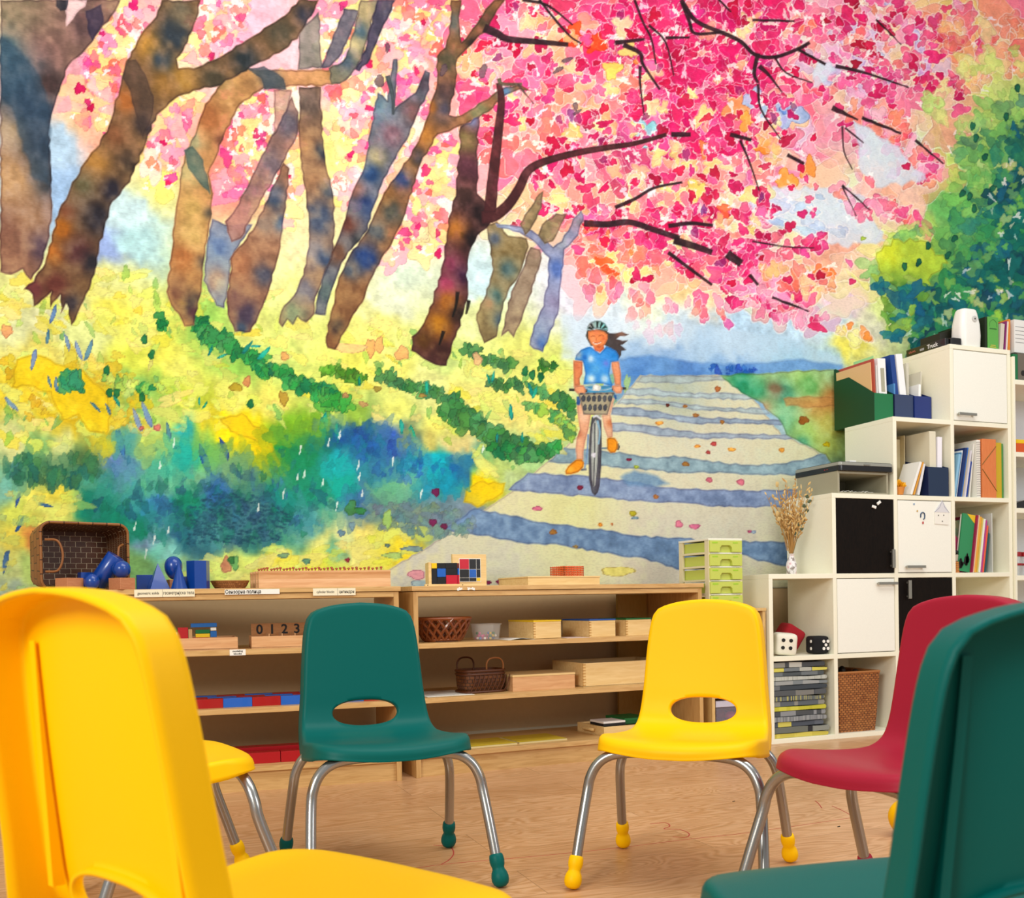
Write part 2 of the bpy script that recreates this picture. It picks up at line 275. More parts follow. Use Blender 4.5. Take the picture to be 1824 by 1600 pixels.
def paint_mural(cv):
    rng = cv.rng; R = rng.random
    def pick(pal):
        c = srgb(pal[int(R()*len(pal))]); return np.clip(c+(rng.random(3)-.5)*.07, 0, 1)
    # ---- first wash: colour points
    CP = '''0 0 f0e0c0;100 260 b9d3e8;110 335 a3c0e0;135 205 f3d0a8;150 150 ee8a90;150 120 f2b8c4;230 60 f6cdd8;250 20 f5d5b0;170 235 f4b8a0;220 370 d2ecf0;240 430 bfe5e8;195 440 9fb4e0;270 330 ebeb9c;290 260 f4b4aa;395 300 f29a8c;340 60 f5e4b8;400 60 f6cfe0;440 40 f5c4d4;480 110 f5c8d0;
530 430 f3e8b8;500 470 f0f4b4;540 520 eef2a4;600 250 f7ef9c;620 160 f6c8c8;650 60 f8b8b0;700 60 f89080;720 120 f6c8b4;760 60 f49090;790 330 f4b8c4;700 440 f0e8b0;720 480 dcecd8;740 400 f6d8b0;700 540 e4ecd0;660 590 ebeb90;700 620 dfe690;850 560 e6eeb0;860 500 cfe8ee;
860 60 f088a8;950 60 f6c090;1000 150 f4909c;1100 60 e84880;1200 60 e64a84;1300 60 ec70a0;1400 60 ec78a8;1450 40 c8d0f0;1500 30 f4c8d0;1600 40 f2c0a8;1700 60 f0c080;1780 60 e8e08c;1800 20 ee6880;1700 120 f2e68c;1560 60 d4dcf2;
900 200 f6a8a8;1000 280 f6c8a0;1100 200 f08c90;1140 240 a0e0e4;1150 100 f0d890;1250 150 ec6c94;1180 330 f4c890;1250 260 f0a0b0;1350 190 bcd4ee;1400 250 c4d8f0;1380 120 f4b0b8;1420 180 f49090;1450 220 f08898;1500 100 e4c0e4;1540 180 c8ccf0;1560 250 c8dcf0;1620 300 c8dcf0;1590 180 f090b0;1640 140 e8e49c;1700 200 e8e890;1760 200 d0e088;
1350 370 d4e6f4;1450 380 d8e8f4;1520 380 d8e6f0;1450 330 eec8b8;1250 370 f4e090;1600 330 eeda98;1560 420 eef0a0;1200 500 f4d8a0;1250 520 f6d8b0;1100 480 f6e890;1010 520 e4e4f0;1080 560 dceaf4;1150 560 e4ecd8;1200 590 cfe2f0;1300 600 bcd8ee;1400 600 c4def0;1480 590 cfe4ee;1050 600 dce8f2;1250 630 9cc0e0;1120 640 6898cc;1200 655 4f84c4;1280 655 5a90cc;1400 640 a8cfe4;1480 640 b8d8e0;1540 600 dfe0c8;1520 620 e8e070;1560 540 d8e49c;
1380 470 f0dccc;1450 500 f6d0a0;1540 480 e2ea9c;1500 540 ecd0dc;1640 460 d4e050;1620 520 7cac50;1600 430 dce880;1640 560 3c8c8c;1700 540 1f7470;1680 480 5c9c58;1740 450 3c8c60;1800 450 0f6464;1800 350 1c7470;1780 300 4c9c70;1740 330 78b868;1700 380 70b468;1680 300 c8dc80;1800 250 8cc070;1760 500 186c68;1800 560 105c5c;1650 600 a8c880;1590 590 d0d8a0;1640 560 2c7c8c;
30 520 e4e69c;30 590 dfe4b0;60 640 e2d874;40 700 e4d044;110 745 d9bd2c;20 790 e6e8a4;100 800 e8ea9c;160 740 dcc030;160 700 d8bc3c;150 600 dfe8a0;100 560 e2e4b8;200 500 e4e8a0;200 560 ece86c;240 600 e8ea80;240 640 d4dc5c;230 700 90c46c;290 690 a8cc60;300 640 e6e468;330 660 e8ea7c;360 740 dcd03c;330 700 cad84c;300 740 cddc70;400 600 b4d470;380 590 98c864;450 600 e8ec90;440 640 98c860;420 700 e8e880;500 640 cbe080;540 600 e0e88c;560 680 e0ea80;640 640 ecec74;700 660 e8e880;760 700 e2e69c;800 640 cce090;860 640 d8e48c;920 640 d8dc80;960 680 dce880;880 700 ece88c;940 720 f0e48c;820 700 e6e48c;600 730 c8dc70;700 740 e8ec84;780 770 ecec80;640 740 9cc050;480 720 e8e478;
400 760 f4dc18;440 760 eed810;480 800 f2d400;360 800 7cbc60;350 770 a8cc60;320 760 38b0b0;270 790 c8d870;220 790 5ca8a4;190 800 e2ce30;
200 820 6c8cc8;230 840 6c9cbc;250 860 68bc94;330 810 28b4a8;290 830 58bca0;180 870 3c9484;160 900 14806c;200 920 14846c;260 900 3c94ac;250 940 148468;290 890 4888c0;330 900 188c70;300 860 74bc98;350 850 80bc94;390 880 4070b8;420 840 80ac80;440 870 54907c;400 920 246c64;380 950 5c98a0;330 960 2c6c84;450 900 4c7884;420 930 4c7c94;470 940 4c7890;500 900 1f9088;460 960 3c8078;540 930 549ca4;500 960 58a088;
520 770 7cb030;560 760 88b42c;500 800 208c50;540 820 188c5c;560 870 20987c;610 860 18b4a4;600 830 20b8bc;580 790 1c8070;600 780 205c9c;640 770 1c5494;660 800 2c78a4;690 780 4068b8;710 810 4470b8;680 840 3c84a8;690 870 7cc090;720 860 8cc49c;740 830 30a4c4;780 830 14b4c4;800 860 18a0c0;760 870 2c98b4;820 840 2070b0;840 830 3c88a4;720 780 8c9c6c;770 790 d0c874;820 800 dcd090;860 830 8cc078;860 870 fad800;890 850 c0d480;
640 900 4c74b0;680 910 6c8c8c;740 920 788f90;800 915 74909c;820 930 8894a8;900 860 b8cc98;930 820 a8cc90;560 960 e8e890;600 950 dce0a0;650 940 e8dc80;640 990 e8e490;590 970 80b890;700 960 e4e060;560 1000 ecec60;600 1040 e4e474;500 1000 e4ec8c;450 1000 dce880;400 1010 d8e480;440 1040 e0e090;720 980 ecd840;
40 840 387c60;20 870 8cc8b8;90 840 386c50;150 830 547448;60 800 88b870;60 870 ece470;110 880 ecdc58;130 850 508460;150 860 58a890;100 920 dfe47c;40 920 cfd868;40 960 d8c858;70 960 c8884c;20 1010 c4d090;50 1010 b4cc7c;15 1050 a4b8a4;240 1000 90c07c;270 980 88d8c4;260 960 8098b0;300 990 98d8d0;310 1010 b0d488;340 1000 90b890;350 980 386c7c'''
    L = [c.split() for c in CP.replace('\n', '').split(';') if c.strip()]
    XY = np.array([(float(a), float(b)) for a, b, _ in L]); CC = np.array([srgb('#'+c) for _, _, c in L])
    def field(x, y):
        d = ((XY[:, 0]-x)**2+(XY[:, 1]-y)**2+60.)**-2.2
        return (CC*d[:, None]).sum(0)/d.sum()
    # coarse evaluation of the wash on every 6th cell, warped, then spread to all cells
    Wp = wall_to_trace(cv.X, cv.Z)                        # nr x nc x 2
    st = 5; sub = Wp[::st, ::st].copy(); h, w = sub.shape[:2]
    sub[..., 0] += (cv.n1[::st, ::st]-.5)*34+(cv.n2[::st, ::st]-.5)*20; sub[..., 1] += (cv.n4[::st, ::st]-.5)*20+(np.roll(cv.n2, 37, 1)[::st, ::st]-.5)*22
    F = np.zeros((h, w, 3))
    for i in range(h):
        d = ((sub[i][:, None, 0]-XY[None, :, 0])**2+(sub[i][:, None, 1]-XY[None, :, 1])**2+60.)**-2.2
        F[i] = (d@CC)/d.sum(1)[:, None]
    yy, xx = np.arange(cv.nr)/st, np.arange(cv.nc)/st; i0, j0 = np.minimum(yy.astype(int), h-2), np.minimum(xx.astype(int), w-2)
    fy, fx = np.clip(yy-i0, 0, 1)[:, None, None], np.clip(xx-j0, 0, 1)[None, :, None]
    cv.img[:] = F[i0][:, j0]*(1-fy)*(1-fx)+F[i0+1][:, j0]*fy*(1-fx)+F[i0][:, j0+1]*(1-fy)*fx+F[i0+1][:, j0+1]*fy*fx
    cv.img *= 1+.16*(cv.n2-.5)[..., None]+.10*(cv.n3-.5)[..., None]
    def inside(poly, x, y):
        c = False; j = len(poly)-1
        for i in range(len(poly)):
            if (poly[i][1] > y) != (poly[j][1] > y) and x < (poly[j][0]-poly[i][0])*(y-poly[i][1])/(poly[j][1]-poly[i][1])+poly[i][0]: c = not c
            j = i
        return c
    def scatter(poly, n, r, pal, a=(.6, .9), el=(1, 1.8), rot=(0, 3.14), lobes=.2, rim=.6, mix=0., halo=0.):
        P = np.array(poly); lo, hi = P.min(0), P.max(0)
        k = 0
        while k < n:
            x, y = lo+(hi-lo)*rng.random(2)
            if not inside(poly, x, y): n -= .35; continue
            k += 1; rr = 1.12*(r[0]+(r[1]-r[0])*R()**1.3); e = el[0]+(el[1]-el[0])*R(); col = pick(pal)
            if mix: col = col*(1-mix)+field(x, y)*mix
            cv.blob(x, y, rr*e**.5, rr/e**.5, rot[0]+(rot[1]-rot[0])*R(), col, a[0]+(a[1]-a[0])*R(), lobes, rim, halo=halo)
    WH = ['#fbf6f2', '#f8f2ee', '#fdf9f4']; PK = ['#f6a8c8', '#f4b4d0', '#f8c4d8', '#f29cc0', '#f7b6c4']; MG = ['#d61c64', '#dc2c74', '#c81458', '#e04488', '#d02468', '#c01050']
    CO = ['#f27a6c', '#f08c84', '#f4a090', '#ee6e70', '#f59a7a']; PE = ['#f8cc98', '#f6d8a4', '#f8c088', '#f7dfae']; YE = ['#f6ea94', '#f2ee9c', '#f4e488', '#f8f0a8']; CR = ['#c01048', '#b80c40', '#a80c38', '#d01850']; MP = ['#ea5c9c', '#e86896', '#f07cac', '#e44c88', '#ec7094', '#ee7c90']
    LI = ['#d4b8e4', '#c4c8f0', '#b8d0f0', '#dcc4e8']; OR = ['#f4783c', '#ee5430', '#f49048', '#f06438']
    # blossom zones: big pale washes, then clusters, then petals
    big = [(800, 0), (1824, 0), (1824, 110), (1720, 300), (1640, 330), (1560, 430), (1470, 590), (1300, 520), (1100, 500), (1020, 520), (1000, 440), (880, 400), (850, 300)]
    left = [[(120, 0), (290, 0), (230, 120), (190, 250), (110, 200), (150, 110)], [(330, 0), (440, 0), (420, 110), (330, 120)], [(400, 150), (530, 150), (520, 400), (380, 340), (390, 240)],
            [(560, 0), (805, 0), (780, 170), (700, 300), (600, 400), (590, 180)], [(720, 260), (820, 230), (800, 450), (690, 470)], [(280, 180), (350, 170), (300, 340), (250, 340)], [(860, 230), (960, 250), (900, 360), (860, 340)]]
    for Z in left:
        A = abs(sum(Z[i][0]*Z[i-1][1]-Z[i][1]*Z[i-1][0] for i in range(len(Z))))/2
        scatter(Z, A/420, (11, 24), PK+PE+YE+YE+WH, (.6, .9), lobes=.3, mix=.15); scatter(Z, A/1000, (7, 14), CO+PK+MP, (.6, .85), lobes=.25)
        scatter(Z, A/1500, (4.5, 9), MG+MP+CO, (.75, .95), (1.1, 1.8)); scatter(Z, A/500, (2, 4.5), WH, (.7, .9), (1, 3), lobes=.4, rim=0)
    scatter(big, 520, (16, 40), PK+PE+YE+CO+MP, (.5, .8), lobes=.34, mix=.5, halo=.55)
    core = [(800, 0), (1480, 0), (1420, 150), (1400, 330), (1320, 480), (1150, 430), (1000, 400), (900, 300), (830, 200)]
    scatter(core, 300, (12, 30), MP+MP+PK+MG+CO+PE, (.6, .85), lobes=.34, mix=.2, halo=.55)
    dark = [(1050, 0), (1400, 0), (1380, 110), (1330, 200), (1290, 260), (1200, 260), (1170, 150), (1080, 60)]
    scatter(dark, 150, (10, 22), MG+['#c81c60', '#e0407c'], (.65, .9), lobes=.34, halo=.55)
    scatter([(1140, 170), (1300, 170), (1330, 260), (1200, 290), (1140, 250)], 50, (8, 20), MG+MP, (.6, .9), lobes=.34, halo=.55)
    scatter([(1030, 380), (1350, 380), (1400, 520), (1300, 510), (1180, 480), (1050, 430)], 110, (7, 17), MG+MP+MG, (.65, .9), lobes=.34, halo=.55)
    scatter([(1010, 400), (1130, 410), (1200, 470), (1120, 500), (1040, 480)], 45, (7, 16), OR+CO, (.6, .85), lobes=.3, halo=.55)
    for (x, y, r, c) in [(1020, 65, 20, '#f04818'), (1065, 78, 18, '#f2501c'), (1043, 72, 14, '#d81840'), (1150, 235, 22, '#98dfe6'), (1165, 262, 10, '#84d8cc'), (1345, 185, 24, '#b4d4f0'), (1405, 205, 26, '#a4bce8'), (1400, 195, 12, '#6f94d8'), (1120, 90, 14, '#f6e488'), (1090, 125, 16, '#f8e070'), (1020, 235, 16, '#f8dc80'),
                         (1140, 110, 10, '#f08848'), (1310, 190, 24, '#f4a468'), (1330, 215, 16, '#f6ac50'), (1355, 260, 16, '#f69838'), (1255, 265, 12, '#f48c50'), (1240, 340, 18, '#f8dc7c'), (1290, 375, 12, '#f27048'), (1440, 300, 16, '#f59c48'), (1400, 320, 18, '#f6a848'), (1600, 265, 14, '#f08898'), (1560, 360, 14, '#f07ca0'), (1430, 355, 12, '#f6c888'), (1360, 500, 16, '#f6b45c')]:
        cv.blob(x, y, r*1.1, r*.9, R()*3, srgb(c), .85, .3)
    out = [(1400, 0), (1700, 0), (1824, 60), (1700, 110), (1640, 180), (1560, 160), (1640, 250), (1700, 300), (1640, 330), (1540, 300), (1450, 180)]
    scatter(out, 170, (7, 17), PK+MP+MG+LI+CO, (.55, .85), lobes=.3, halo=.55)
    scatter([(1380, 0), (1600, 0), (1720, 60), (1680, 90), (1560, 70), (1600, 130), (1500, 120)], 60, (5, 10), MG+CR+MP, (.7, .95), lobes=.25, halo=.55)
    scatter([(1640, 20), (1824, 30), (1824, 150), (1740, 160), (1690, 90)], 40, (8, 18), CO+PE+['#e89078', '#f0b090'], (.5, .8), lobes=.3, halo=.55)
    scatter([(1480, 110), (1600, 130), (1740, 150), (1720, 200), (1620, 170), (1500, 160)], 46, (6, 12), MG+MP, (.7, .9), lobes=.3, halo=.55)
    scatter([(1490, 130), (1570, 190), (1640, 240), (1700, 300), (1680, 330), (1600, 270), (1520, 210)], 40, (8, 15), MP+CO+PK, (.6, .85), lobes=.3, halo=.55)
    # sky gaps
    for P in ([(1330, 360), (1360, 335), (1480, 335), (1560, 400), (1580, 430), (1500, 440), (1420, 415), (1360, 390)], [(1520, 215), (1560, 240), (1600, 260), (1650, 320), (1560, 335), (1530, 300)], [(1455, 110), (1480, 110), (1490, 125), (1440, 165)]):
        cv.poly(P, srgb('#d8e6f4'), .8, .2, 5, 2.5, .05)
    scatter([(1340, 350), (1560, 350), (1560, 430), (1380, 410)], 14, (7, 16), ['#b8d0ee', '#c4daf0'], (.4, .7), (1.4, 2.4), (0, .6), rim=.4, halo=.55)
    low = [(1350, 400), (1480, 420), (1500, 440), (1420, 460), (1360, 440)]
    scatter(low, 16, (6, 13), MP+MG, (.65, .9), halo=.55); scatter([(1480, 330), (1600, 370), (1690, 400), (1640, 420), (1520, 380)], 34, (7, 15), CO+PK+MP, (.6, .85), lobes=.3, halo=.55)
    scatter([(1040, 480), (1200, 520), (1330, 540), (1320, 580), (1180, 560), (1040, 520)], 44, (6, 13), PK+MP+CO, (.5, .8), (1.2, 2.), (1.1, 2.0), halo=.55)
    scatter([(1280, 480), (1400, 500), (1480, 570), (1460, 590), (1360, 560), (1280, 530)], 70, (6, 14), MP+MG+PK, (.65, .9), (1.1, 1.8), lobes=.28, halo=.55)
    scatter([(1360, 470), (1440, 480), (1530, 490), (1510, 520), (1430, 520), (1370, 500)], 34, (7, 13), CO+OR[:1]+PE, (.6, .85), lobes=.3, halo=.55)
    scatter([(1380, 560), (1450, 560), (1440, 610), (1390, 600)], 10, (6, 12), PK, (.5, .7), (1.2, 2.2), (1.1, 2.), halo=.55); scatter([(1470, 560), (1560, 600), (1550, 620), (1500, 600)], 14, (5, 11), OR[2:3]+YE+['#f09068'], (.5, .8), halo=.55)
    scatter([(1100, 545), (1200, 560), (1215, 600), (1150, 600)], 12, (5, 11), ['#f3b4cc', '#f0a49c', '#f6bcd4'], (.45, .7), (1.2, 2.2), (1.1, 1.9), halo=.55)
    scatter(core, 60, (8, 16), YE+PE, (.6, .85), lobes=.35, halo=.55); scatter(big, 130, (5, 9), MG+CR+MP, (.75, .95), (1., 1.8), halo=.55); scatter(core, 240, (5, 13), MG+MG+CR+MP, (.7, .95), (1., 1.9), lobes=.28, halo=.55)
    scatter(core, 150, (2.5, 7), WH, (.65, .9), (1, 3.2), lobes=.5, rim=0); scatter(big, 170, (2., 5), WH, (.6, .85), (1, 3.2), lobes=.5, rim=0)
    scatter(core, 26, (5, 8), ['#8c2c6c', '#9a3c78', '#7c4888'], (.6, .8), (1.2, 2), halo=.55)
    # green trees on the right
    GL = ['#a8cc68', '#8cc468', '#b4d470', '#78b860', '#98c85c']; GM = ['#4c9c54', '#5cac60', '#3c9060', '#68a860']; GD = ['#0f6464', '#186c6c', '#0c5458', '#207870', '#1c6880', '#104c58']
    gr = [(1824, 140), (1740, 180), (1700, 260), (1720, 330), (1640, 400), (1560, 440), (1540, 500), (1590, 560), (1620, 640), (1824, 640)]
    scatter([(1824, 80), (1640, 120), (1700, 330), (1560, 430), (1540, 520), (1600, 560), (1824, 300)], 70, (9, 20), ['#dce890', '#c8dc80', '#e4e898', '#b8d878'], (.5, .8), lobes=.3)
    scatter(gr, 200, (8, 19), GL+GM, (.5, .85), lobes=.3, mix=.5); scatter(gr, 200, (8, 18), GM+GD+GL, (.55, .85), lobes=.3, mix=.45)
    cv.poly([(1560, 450), (1600, 425), (1650, 430), (1690, 470), (1660, 490), (1655, 540), (1630, 560), (1600, 520), (1570, 490)], srgb('#c4d84c'), .8, .8, 6, 1.5, .14, [(1600, 530, 40, '#4c7c38'), (1580, 450, 26, '#d8e038'), (1620, 520, 20, '#5c8c40')])
    rt = [(1824, 200), (1790, 260), (1790, 300), (1760, 350), (1770, 420), (1720, 470), (1700, 500), (1640, 520), (1600, 560), (1630, 640), (1824, 640)]
    scatter(rt, 220, (9, 21), GD+GD+GM, (.6, .9), lobes=.32); scatter(rt, 90, (4, 9), GL+['#d0d890', '#88b070'], (.6, .85), lobes=.3); scatter(rt, 60, (2, 5), WH+['#e8e8c8'], (.5, .8), (1, 3), lobes=.5, rim=0)
    scatter([(1560, 500), (1640, 490), (1640, 600), (1580, 600)], 26, (8, 14), ['#1c6c84', '#2c7c84', '#6c9c44', '#a4c458'], (.7, .9), lobes=.3)
    for (x, y) in [(1732, 225), (1738, 246), (1812, 157), (1792, 208), (1754, 280), (1714, 345), (1727, 350), (1768, 336), (1611, 475), (1636, 468), (1653, 438), (1688, 455), (1735, 372), (1700, 425)]: cv.blob(x, y, 5, 8, R(), srgb('#14604c'), .9, .1)
    cv.blob(1537, 425, 5, 4, 0, srgb('#a8c840'), .9)
    # distance: hill, sea and sky above the path
    cv.poly([(1000, 560), (1200, 575), (1400, 600), (1500, 640), (1500, 662), (1100, 664), (1080, 640), (1000, 640)], srgb('#c8dcec'), .55, 0, 2, 5, .05, [(1150, 600, 60, '#dce8f2'), (1420, 620, 60, '#b4d4e8')])
    cv.poly([(1100, 640), (1160, 632), (1240, 645), (1320, 650), (1420, 640), (1500, 650), (1500, 664), (1300, 670), (1100, 672)], srgb('#6c9cd0'), .8, .3, 2, 4, .14, [(1140, 655, 30, '#4c80c0'), (1320, 662, 24, '#2c64b8'), (1230, 660, 30, '#5484c4')])
    scatter([(1260, 652), (1345, 655), (1345, 668), (1270, 668)], 26, (3, 6), ['#2c60b4', '#3c70c0'], (.7, .9))
    # path
    cv.poly([(1140, 668), (1285, 669), (1345, 715), (1392, 775), (1450, 800), (1500, 850), (1520, 1070), (600, 1070), (700, 1010), (760, 975), (850, 915), (920, 870), (1000, 800), (1050, 760), (1100, 715)], srgb('#dfdcb8'), .96, .6, 1.5, 1, .06, [(760, 1030, 90, '#d4d2c4'), (1200, 1000, 120, '#d2ccc0'), (1000, 1010, 80, '#d8d8b0'), (1300, 940, 90, '#d0ccc0'), (900, 1000, 60, '#d2d2c0'), (1250, 800, 120, '#dcd8c0'), (1200, 690, 60, '#b8c0ac'), (1020, 900, 60, '#dcdca8')])
    SB = srgb('#a9bcc4'); SS = srgb('#8fabb9'); SD = srgb('#8296bb'); S8 = srgb('#7390b4')
    for P, c, al in (([(1143, 669), (1288, 669), (1296, 678), (1200, 684), (1130, 682)], SB*.95, .7), ([(1115, 692), (1160, 690), (1210, 700), (1300, 700), (1345, 705), (1352, 713), (1270, 711), (1200, 708), (1110, 704)], SB, .85), ([(1105, 711), (1160, 710), (1220, 719), (1300, 726), (1365, 728), (1372, 738), (1320, 736), (1230, 730), (1180, 722), (1098, 721)], SB, .85),
        ([(1090, 726), (1130, 725), (1190, 737), (1250, 743), (1330, 746), (1388, 748), (1400, 757), (1320, 755), (1240, 756), (1190, 748), (1088, 739)], srgb('#98abc0'), .9), ([(1088, 753), (1150, 757), (1200, 765), (1260, 772), (1330, 772), (1410, 775), (1428, 783), (1330, 782), (1250, 782), (1180, 778), (1130, 770), (1080, 768)], srgb('#a0b0c2'), .9),
        ([(1005, 797), (1075, 803), (1130, 810), (1170, 816), (1200, 811), (1260, 820), (1320, 828), (1370, 828), (1420, 820), (1500, 800), (1510, 832), (1420, 847), (1350, 846), (1290, 843), (1200, 842), (1120, 835), (1060, 830), (975, 823)], SS, .92),
        ([(940, 842), (1000, 845), (1060, 850), (1130, 858), (1180, 868), (1230, 871), (1300, 874), (1380, 873), (1500, 866), (1510, 902), (1400, 904), (1310, 904), (1250, 900), (1190, 895), (1130, 893), (1060, 886), (980, 880), (905, 873)], SD, .92),
        ([(845, 905), (900, 916), (960, 930), (1020, 937), (1080, 945), (1130, 954), (1200, 958), (1280, 964), (1420, 965), (1440, 1010), (1400, 1009), (1350, 1000), (1320, 988), (1280, 1002), (1240, 1016), (1205, 1015), (1150, 996), (1100, 990), (1000, 972), (930, 968), (860, 955), (790, 945)], S8, .95)):
        cv.poly(P, c, al, .7, 2, 1.2, .2)
    cv.poly([(1105, 850), (1130, 838), (1170, 848), (1192, 862), (1170, 868), (1120, 866)], srgb('#6f94b8'), .8, 0, 2, 4, .1)
    for x, y, rx, ry, c in [(1278, 693, 6, 5, '#b06a38'), (1189, 722, 4, 3, '#602418'), (1220, 724, 4, 3, '#b07838'), (1239, 740, 6, 3.5, '#b07c44'), (1174, 754, 8, 3.5, '#eaa848'), (1286, 752, 4, 4, '#b07c38'), (1242, 795, 6, 3, '#e8a040'), (1271, 791, 6, 4, '#c04848'), (1261, 806, 4, 4, '#a83838'), (1303, 801, 8, 3.5, '#e8a840'), (1392, 802, 6, 4, '#e8a848'),
        (1120, 819, 5, 3, '#8c2448'), (1221, 827, 7, 4.5, '#a87838'), (1133, 832, 5, 3, '#b4c848'), (1263, 855, 6, 5, '#d8788c'), (1319, 859, 7, 6, '#d8748c'), (1033, 869, 6, 4, '#7c1c38'), (1168, 885, 5, 4, '#b87c40'), (957, 906, 10, 4, '#d87898'), (1127, 915, 7, 5, '#b4ac28'), (1131, 923, 7, 3, '#8cacb8'), (1209, 934, 7, 7, '#d87894'), (1237, 938, 10, 5, '#d8789c'), (1335, 947, 4, 3, '#c85884'), (1342, 948, 5, 3, '#9cb4cc'),
        (1069, 935, 4, 4, '#e89c38'), (1090, 934, 2.5, 2.5, '#e8a060'), (985, 948, 7, 5, '#a87838'), (1025, 974, 5, 3, '#a08448'), (742, 1024, 16, 9, '#dc9aa8'), (750, 1040, 20, 7, '#a8c0c8'), (870, 1038, 5, 4, '#801848'), (892, 1037, 9, 5, '#7c1848'), (1002, 1016, 8, 8, '#b8ac20'), (1100, 1018, 30, 9, '#dcd47c')]: cv.blob(x, y, rx, ry, 0, srgb(c), .9, .1)
    # bank right of the path
    cv.poly([(1282, 668), (1340, 665), (1440, 660), (1510, 660), (1510, 860), (1495, 850), (1470, 810), (1440, 795), (1400, 775), (1385, 745), (1350, 715), (1320, 700)], srgb('#a8cc90'), .95, .8, 2, 1.2, .16, [(1320, 685, 26, '#2c9468'), (1350, 700, 20, '#3ca070'), (1400, 700, 22, '#50a488'), (1425, 665, 22, '#b4d480'), (1380, 695, 14, '#8c7c60'), (1455, 730, 30, '#d8a868'), (1480, 718, 26, '#d49858'), (1440, 690, 22, '#7cbc70'), (1360, 730, 18, '#c0a880'), (1400, 750, 26, '#84c498'), (1440, 770, 26, '#a8cc70'), (1480, 760, 26, '#d0c868'), (1480, 800, 26, '#bccc70'), (1430, 790, 14, '#6cb488'), (1490, 830, 20, '#88a478')])
    cv.poly([(1395, 710), (1440, 705), (1500, 708), (1505, 722), (1440, 728), (1400, 724)], srgb('#cf9a5c'), .7, .6, 3, 2); cv.blob(1431, 749, 9, 8, 0, srgb('#9c6428'), .95); cv.blob(1472, 792, 6, 5, 0, srgb('#d0c020'), .95)
    # grass: blades and tufts
    LG = ['#a8cc60', '#c8dc70', '#88bc60', '#b8d478', '#dce484']; g1 = [(0, 500), (200, 480), (500, 520), (800, 600), (1000, 640), (1120, 680), (1000, 800), (860, 860), (800, 790), (560, 740), (300, 780), (0, 800)]
    scatter(g1, 300, (6, 16), ['#ecec78', '#e8e884', '#dce478', '#cfe07c', '#f0e890', '#e4d850'], (.45, .75), (1.2, 3), (-.4, .9), .25, .6); scatter(g1, 170, (3.5, 9), LG+['#78b468'], (.5, .8), (1.4, 3.4), (.9, 2.2), .2)
    scatter([(0, 620), (200, 640), (300, 760), (0, 760)], 50, (5, 15), ['#d8bc34', '#e0c840', '#d4b028', '#e4d45c'], (.5, .8), lobes=.3)
    for P in ([(30, 640), (60, 630), (110, 650), (150, 660), (190, 700), (200, 740), (190, 775), (160, 770), (140, 740), (110, 750), (90, 700), (60, 690), (20, 690)], [(390, 745), (430, 735), (470, 770), (500, 830), (512, 850), (500, 848), (480, 800), (440, 780), (410, 770)], [(830, 870), (850, 858), (900, 860), (895, 880), (850, 905), (825, 895)]):
        cv.poly(P, srgb('#e8cc20'), .8, .6, 3, 1.4, .14)
    def chain(pts, n, r, pal, el=(1, 1.7), rot=(.2, 2.6)):
        P = catmull(pts, 8); 
        for k in range(n):
            q = P[int(k/n*(len(P)-1))]; rr = r*(.7+.6*R()); e = el[0]+(el[1]-el[0])*R()
            cv.blob(q[0]+(R()-.5)*r*1.6, q[1]+(R()-.5)*r*1.6, rr*e**.5, rr/e**.5, rot[0]+(rot[1]-rot[0])*R(), pick(pal), .85, .25)
    DG = ['#3c9c54', '#2c8c4c', '#1c7c4c', '#4ca45c']; OG = ['#4c8c4c', '#3c7c4c', '#5c9c60', '#447c50']
    chain([(350, 575), (380, 600), (430, 630), (480, 650)], 46, 11, DG); chain([(460, 650), (520, 680), (570, 700), (600, 700)], 46, 11, DG); chain([(280, 570), (300, 590)], 6, 9, DG); chain([(120, 680), (140, 680)], 8, 13, ['#2c9464', '#3c9c70'])
    chain([(190, 670), (240, 690), (300, 690)], 16, 9, DG+LG); chain([(580, 660), (620, 665), (655, 680)], 18, 8, ['#5c9c38', '#4c8c30', '#6cac40']); chain([(680, 670), (740, 690), (800, 710), (830, 730)], 40, 9, OG); chain([(800, 730), (850, 760), (900, 790), (960, 800)], 60, 13, OG); chain([(880, 800), (940, 810), (1000, 800)], 24, 10, DG+OG)
    chain([(830, 620), (870, 640), (910, 655)], 16, 9, OG); chain([(870, 680), (930, 690), (1000, 710), (1020, 740)], 36, 8, OG); chain([(960, 650), (990, 655)], 8, 7, ['#2c6c2c', '#3c7c34']); chain([(580, 720), (620, 715)], 10, 11, ['#3ca04c', '#5cac50']); chain([(940, 720), (1000, 750), (1020, 780)], 26, 9, ['#5c9c5c', '#7cb46c', '#a8cc5c'])
    for x, y in [(935, 662), (948, 668), (963, 672), (195, 700), (208, 700), (253, 708), (270, 632), (190, 660), (257, 605), (446, 720)]: cv.blob(x, y, 6, 9, .2, srgb('#146c44'), .9, .12)
    TE = ['#1ca490', '#28b0a0', '#149484']; BL = ['#6c8cc8', '#7c9cc8', '#5c80b8', '#4c84a8']
    for x, y, r, q in [(440, 620, 14, -.9), (470, 630, 16, -.8), (455, 617, 10, 0), (375, 625, 10, -1.2), (395, 635, 10, -.4), (760, 690, 12, 1.5), (640, 680, 9, 1.5), (870, 675, 9, 1.3), (878, 672, 10, 1.8), (945, 695, 13, 1.3), (952, 700, 12, 1.9), (910, 735, 14, 1.5), (885, 780, 9, 1.6), (930, 780, 10, 1.6), (580, 750, 16, 1.5), (575, 765, 22, 1.4), (600, 770, 18, 1.5), (715, 760, 14, 1.5), (735, 775, 18, 1.3), (208, 715, 12, 1), (355, 715, 8, 1.5), (365, 722, 8, 2.2)]:
